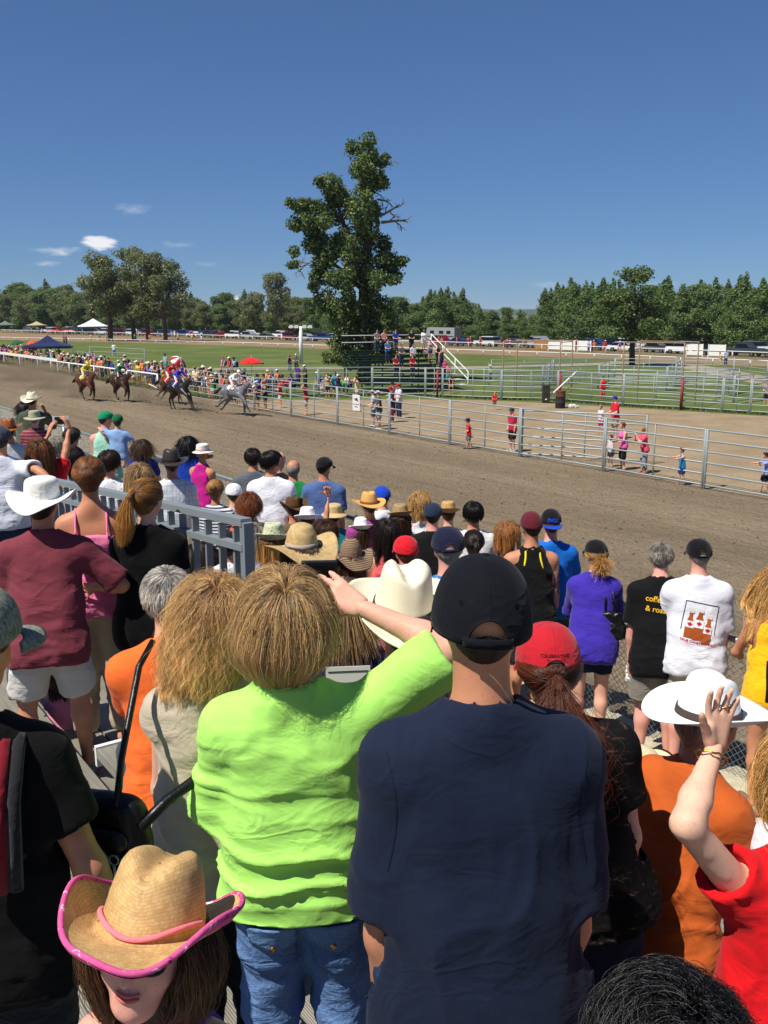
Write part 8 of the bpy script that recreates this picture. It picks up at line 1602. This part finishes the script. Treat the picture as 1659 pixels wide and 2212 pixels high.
A = [  # label, foot x, foot y, height, options
    ('boy in red t-shirt and grey shorts walking behind the track fence', 1012, 970, 1.22, dict(tc=RED, bl=.48, bc=(110, 112, 118), hatk='cap', hatc=(40, 46, 60), rz=100, kid=True, arms=('front', 'down'), step=.12, shoes=(30, 30, 34))),
    ('man in red and blue jersey and black shorts at the gate post', 1106, 976, 1.78, dict(tc=(186, 30, 62), bl=.5, bc=(20, 20, 24), hatk='cap', hatc=(60, 62, 70), rz=120, arms=('down', 'loose'), shoes=(210, 210, 214))),
    ('man in a red t-shirt and royal blue cap holding a girl on the gate', 1327, 948, 1.9, dict(tc=(200, 30, 48), bl=.5, bc=(150, 140, 120), hatk='cap', hatc=(22, 52, 160), rz=110, arms=('front', 'front'))),
    ('woman in a pink tank top and black capris holding a child by the fence', 1344, 1015, 1.7, dict(sex='f', top='tank', tc=(224, 100, 170), bl=.62, bc=(22, 22, 26), hair='short', hc='auburn', rz=105, arms=('front', 'front'), shoes=(196, 140, 120))),
    ('small boy in a grey singlet beside the woman in pink', 1318, 1008, 1.14, dict(top='tank', tc=(200, 202, 210), bl=.45, bc=(50, 56, 80), hair='short', hc='brown', rz=130, kid=True, arms=('front', 'front'))),
    ('woman in a coral top and grey trousers with hands to her face', 1390, 1022, 1.64, dict(sex='f', tc=(226, 80, 106), bl=.95, bc=(150, 154, 164), hair='bob', hc='blond', rz=100, arms=('photo', 'photo'), lean=10, shoes=(190, 110, 90))),
    ('boy in a bright blue singlet reaching out behind the fence', 1471, 1048, 1.2, dict(top='tank', tc=(10, 120, 170), bl=.48, bc=(30, 44, 130), hair='short', hc='auburn', rz=95, kid=True, arms=('point', 'point'), step=.1)),
    ('child in pale blue reaching in from the right edge', 1650, 1066, 1.25, dict(tc=(150, 164, 220), bl=.48, bc=(24, 24, 30), hair='short', hc='dark', rz=95, kid=True, arms=('point', 'point'), step=.1)),
    ('toddler in red standing alone on the arena dirt', 1068, 885, 1.02, dict(tc=RED, bl=.48, bc=(120, 110, 90), hair='short', hc='blond', rz=170, kid=True, arms=('front', 'front'))),
    ('woman in a red top and patterned red trousers behind the rear fence', 1301, 864, 1.55, dict(sex='f', top='tank', tc=RED, bl=1.0, bc=(190, 90, 80), hair='short', hc='dark', rz=180, arms=('hip', 'down'), skin='tan')),
    ('child in a yellow-green top and sun hat beyond the pens', 1059, 822, 1.3, dict(tc=(170, 200, 60), bl=.95, bc=(40, 50, 80), hatk='bucket', hatc=(200, 190, 190), rz=170, kid=True)),
    ('man in a white cap and charcoal t-shirt behind the sign panel', 819, 928, 1.86, dict(tc=(66, 66, 66), bl=.5, bc=(180, 178, 170), hatk='cap', hatc=(232, 232, 236), rz=110, arms=('front', 'front'), shoes=(210, 210, 210))),
    ('man in a pale grey t-shirt next to the white cap', 807, 922, 1.8, dict(tc=(176, 180, 190), bl=.5, bc=(70, 76, 90), hatk='cap', hatc=(190, 180, 150), rz=100, arms=('front', 'down'), shoes=(200, 200, 204))),
    ('person in a red cap and navy shirt beside the panel', 846, 912, 1.82, dict(tc=(34, 40, 66), bl=1.0, bc=(150, 30, 50), hatk='cap', hatc=RED, rz=115, arms=('front', 'front'))),
    ('person in a red cap and white shirt behind the panel', 862, 904, 1.84, dict(tc=(206, 210, 220), bl=1.0, bc=(40, 46, 70), hatk='cap', hatc=(190, 24, 40), rz=125, arms=('front', 'front'))),
    ('person in a dark cap behind the two red caps', 850, 896, 1.78, dict(tc=(120, 40, 60), bl=1.0, bc=(40, 46, 70), hatk='cap', hatc=(34, 36, 50), rz=115)),
    ('man in a tan shirt with hands raised to his eyes', 772, 878, 1.82, dict(tc=(206, 188, 150), bl=.9, bc=(130, 124, 112), hair='short', hc='brown', rz=110, arms=('shade', 'shade'))),
    ('woman in navy leaning on the bars just past the grey horse', 558, 887, 1.7, dict(sex='f', tc=(34, 40, 80), bl=.3, bc=(34, 40, 70), hatk='cap', hatc=(214, 214, 220), rz=110, skin='tan')),
    ('bare-backed woman with a blond ponytail in a dark wrap', 574, 888, 1.76, dict(sex='f', top='strap', tc=(30, 36, 60), bl=.35, bc=(40, 50, 80), hair='long', hc='blond', rz=115, skin='tan')),
    ('boy in a red shirt and white shorts with crossed arms', 606, 881, 1.68, dict(tc=(190, 30, 40), bl=.48, bc=(206, 204, 206), hair='short', hc='dark', rz=110, arms=('cross', 'cross'))),
    ('youth in a red top and patterned shorts at the panel', 662, 896, 1.78, dict(tc=(176, 34, 44), bl=.48, bc=(180, 176, 178), hair='long', hc='dark', rz=100, arms=('shade', 'down'), sex='f')),
    ('man in grey t-shirt at the right edge behind the rear fence', 1654, 878, 1.55, dict(tc=(120, 122, 128), bl=.5, bc=(34, 34, 40), rz=150)),
    ('person in a pale dress crouching by the far track at right', 1556, 790, 1.5, dict(sex='f', tc=(214, 190, 150), bl=1, bc=(206, 190, 160), hair='long', hc='dark', rz=120, lean=20)),
    ('person in blue beside the pale dress on the far side', 1567, 790, 1.7, dict(tc=(150, 160, 190), bl=1, bc=(50, 60, 100), rz=150)),
    ('man in white t-shirt and teal shorts running on the infield grass', 247, 770, 1.8, dict(tc=(232, 232, 236), bl=.5, bc=(20, 150, 190), rz=160, arms=('hip', 'hip'), step=.25, hc='dark')),
    ('couple member in red walking on the far infield', 139, 744, 1.75, dict(tc=(176, 30, 50), bl=1, bc=(44, 50, 80), rz=150)),
    ('couple member in navy walking on the far infield', 144, 745, 1.68, dict(sex='f', tc=(60, 50, 100), bl=1, bc=(30, 34, 60), hair='long', rz=150)),
    ('woman in shorts crossing the far track in the sun', 231, 740, 1.7, dict(sex='f', top='tank', tc=(206, 150, 120), bl=.4, bc=(200, 196, 190), hair='long', hc='blond', rz=100, step=.15)),
    ('woman in a navy singlet standing on the grass by the lamp post', 626, 803, 1.68, dict(sex='f', top='tank', tc=(30, 34, 64), bl=.95, bc=(120, 124, 130), hair='long', hc='blond', rz=170, skin='tan', arms=('hip', 'down'))),
    ('person in grey and a white cap beside the lamp post', 640, 803, 1.72, dict(tc=(90, 94, 100), bl=.95, bc=(60, 64, 72), hatk='cap', rz=170)),
    ('man in a purple t-shirt sitting high on the rear fence', 645, 838, 1.75, dict(tc=(84, 36, 150), bl=1, bc=(50, 50, 60), hatk='cap', hatc=(60, 62, 66), rz=140)),
    ('man in an olive shirt and white cap sitting on the rear fence', 660, 840, 1.78, dict(tc=(62, 64, 44), bl=1, bc=(40, 40, 44), hatk='cap', rz=130)),
    ('boy in grey leaning on the top bar behind the rider in white', 520, 848, 1.7, dict(tc=(150, 154, 164), bl=1, bc=(60, 70, 100), hair='short', hc='dark', rz=150, arms=('rail', 'rail'))),
    ('man in a pale yellow shirt at the end of the panels', 424, 848, 1.78, dict(tc=(226, 216, 180), bl=1, bc=(90, 90, 96), hatk='cap', hatc=(40, 40, 44), rz=160)),
    ('man in pale blue camouflage t-shirt behind the red parasol rider', 359, 806, 1.84, dict(tc=(140, 176, 190), bl=1, bc=(120, 140, 150), hatk='cap', hatc=(30, 30, 34), rz=150)),
    ('man in a mustard t-shirt at the white rail', 333, 828, 1.82, dict(tc=(226, 156, 36), bl=.5, bc=(24, 26, 30), hair='short', hc='dark', rz=115)),
    ('man in a navy polo with folded arms at the white rail', 345, 834, 1.84, dict(tc=(30, 40, 72), bl=.5, bc=(140, 130, 110), hatk='cap', hatc=(24, 24, 28), rz=115, arms=('cross', 'cross'), lean=10)),
    ('woman in a green dress beside the mustard shirt', 320, 826, 1.66, dict(sex='f', top='tank', tc=(60, 170, 80), bl=.4, bc=(60, 170, 80), skirt=.2, hatk='bucket', hatc=(206, 196, 150), rz=120))]
for lb, px, py, H, o in A:
    loc = ft(px, py); far(lb, loc, H, group='people inside the course', cell=.028, **o)
p = at(1297, 938, 36.3); far('little girl in a pink skirt perched on the gate', p, 1.12, 'f', 'tee', (232, 220, 226), .3, (226, 26, 110), 'short', 'blond', None, rz=120, arms=('front', 'front'), kid=True, skirt=.2, group='people inside the course')
# picnic crowd behind the rear fence, seated on folding chairs
def lawn_chair(p, rz, col, label):
    e = empty('folding_chair', p, rz, label, 'chair', 'folding chairs of the picnic crowd'); mb = MB(); mb.box((0, .0, .42), (.25, .23, .012)); mb.build('seat', CLOTH, e, False, color=col); mb = MB(); V = [(-.25, -.23, .42), (.25, -.23, .42), (.25, -.36, .92), (-.25, -.36, .92)]; mb.add(V, [(0, 1, 2, 3)]); solid(mb.build('backrest', CLOTH, e, False, color=col), .02)
    for sx in (-1, 1): bar('leg', (sx * .25, -.22, 0), (sx * .25, .22, .42), .012, STEEL, e); bar('leg', (sx * .25, .22, 0), (sx * .25, -.22, .42), .012, STEEL, e)
k = 0; cn = [((190, 30, 36), 'red'), ((30, 36, 60), 'navy'), ((40, 90, 60), 'green'), ((24, 24, 28), 'black'), ((70, 200, 60), 'lime'), ((60, 70, 90), 'slate'), ((120, 30, 40), 'maroon')]
for i, (px, py) in enumerate([(470, 843), (488, 846), (505, 842), (540, 848), (556, 845), (572, 849), (590, 846), (612, 850), (630, 849), (700, 852), (716, 850), (735, 852), (750, 849), (690, 846), (580, 838), (600, 836), (480, 834), (530, 836)]):
    p = np.array(ft(px, py)); col, nm = cn[i % len(cn)]; lawn_chair(p, R(150), col, f"{nm} folding chair {['at the left end', 'under the red parasol', 'in the middle', 'near the cottonwood', 'at the back'][min(i // 4, 4)]} of the picnic crowd{', second row' if i > 12 else ''}"); rnd(p + (0, 0, .0), 'seated in the picnic crowd', 150, 'picnic crowd behind the rear fence', sit=.43, kidp=0)
for i, (px, py) in enumerate([(483, 800), (497, 802), (507, 803)]): p = np.array(ft(px, py)); lawn_chair(p, R(150), (30, 50, 110), ['blue folding chair left on the grass behind the panels', 'blue folding chair in the middle on the grass', 'blue folding chair right on the grass behind the panels'][i]); rnd(p, 'sitting on the grass behind the panels', 150, 'picnic crowd behind the rear fence', sit=.43, kidp=0)
for px, py in ((724, 858), (731, 860), (708, 858)): rnd(np.array(ft(px, py)), 'standing in the shade left of the cottonwood', 150, 'picnic crowd behind the rear fence')
# people on the infield bleacher
for i, (x, k_, tc, lb, o) in enumerate([(1.2, 7, (26, 26, 30), 'man in a black t-shirt and jeans standing on top of the bleacher', dict(hc='dark')), (.1, 7, (236, 236, 240), 'woman in white top and shorts at the head of the bleacher stairs', dict(sex='f', hair='long', bl=.4, bc=(230, 230, 230), arms=('front', 'front'))), (2.6, 7, (30, 60, 160), 'man in a blue t-shirt and camouflage shorts on top of the bleacher', dict(bl=.5, bc=(120, 116, 100))), (3.6, 7, (206, 130, 126), 'person in a pink shirt at the back of the bleacher', {}), (4.2, 7, (120, 124, 124), 'person in grey at the back of the bleacher beside the leaves', {}),
          (.3, 5, (150, 150, 170), 'woman in lilac and a white cap on the upper bleacher steps', dict(sex='f', top='tank', hatk='cap', bl=.35, bc=(90, 100, 130))), (.0, 4, (40, 34, 34), 'woman in dark top on the middle bleacher step', dict(sex='f', top='tank', hair='long')), (.1, 3, (60, 50, 60), 'person in a dark singlet waving from the bleacher steps', dict(arms=('high', 'down'), top='tank')), (.2, 2, (236, 60, 150), 'girl in hot pink and a pink cap on the lower bleacher steps', dict(kid=True, H=1.2, hatk='cap', hatc=(236, 90, 160))), (.3, 1, (230, 120, 130), 'girl in coral top and turquoise shorts on the bottom bleacher step', dict(kid=True, H=1.3, bc=(40, 180, 190))),
          (2.2, 4, (206, 210, 220), 'person in white standing in the shade on the bleacher', {}), (3.2, 4, (90, 92, 98), 'person in grey standing in the shade on the bleacher', {}), (3.0, 2, (160, 30, 40), 'person in red seated low in the shade of the bleacher', {}), (4.4, 2, (150, 34, 44), 'person in dark red at the shady end of the bleacher', {}), (4.0, 5, (80, 120, 180), 'person in pale blue in the shade on the bleacher', {})]):
    far(lb, bleach(x, k_), o.pop('H', 1.72), tc=tc, rz=o.pop('rz', 195), group='people on the infield bleacher', **o)
far('woman in a black floral dress seated on the end of the bleacher', (4.7, 65.9, 0), 1.68, 'f', 'tank', (30, 28, 28), .4, (36, 34, 32), 'long', 'dark', None, rz=180, arms=('lap', 'lap'), sit=.45, skirt=.16, skin='tan', group='people on the infield bleacher')
# tiny figures along the far rail and the cars
for i in range(64):
    s = random.uniform(20, 285) if i > 22 else random.uniform(195, 235); a, b = along(RAIL_OUT, s), along(RAIL_OUT, s + 1); d = nrm(b - a); nv2 = np.array((-d[1], d[0])); nv2 = nv2 if nv2 @ np.array((1, 1)) > 0 else -nv2; p = a + nv2 * random.uniform(1.2, 4.5)
    az = math.degrees(math.atan2(p[0], p[1]))
    if abs(az) > 23: continue
    wh = 'far left' if az < -14 else ('behind the clump of trees' if az < -8 else ('left of the cottonwood' if az < -1 else ('behind the bleacher stairs' if az < 7 else ('between the white boards' if az < 15 else 'at far right')))); P_ = rnd((p[0], p[1], 0), 'at the distant rail ' + wh, 140, 'tiny spectators at the distant outer rail', kidp=0)
    if i <= 22: P_['top'].color = lin((190, 34, 44)); P_['root']['label'] = uniq('red-shirted figure at the distant rail ' + wh, 'next one along')
for i, (x, y) in enumerate([(-60, 194), (-58.5, 195), (-47, 190), (-44, 189), (-41, 188.5), (-38, 187.5), (-36, 187), (-50.5, 192)]): rnd((x, y, 0), 'in the shade of the infield clump', 150, 'people under the infield clump', kidp=0)

# summer air
mb = MB(); mb.box((0, 1500, 23.5), (7000, 8000, 24.5)); hz = tag(mb.build('haze', None, None, False), kind='stuff')
hm = bpy.data.materials.new('haze'); hm.use_nodes = True; nd = hm.node_tree.nodes; nd.remove(nd['Principled BSDF']); v = nd.new('ShaderNodeVolumePrincipled'); v.inputs['Color'].default_value = (.82, .89, 1, 1); v.inputs['Density'].default_value = .0001
hm.node_tree.links.new(v.outputs[0], [x for x in nd if x.type == 'OUTPUT_MATERIAL'][0].inputs['Volume']); hz.data.materials.append(hm)
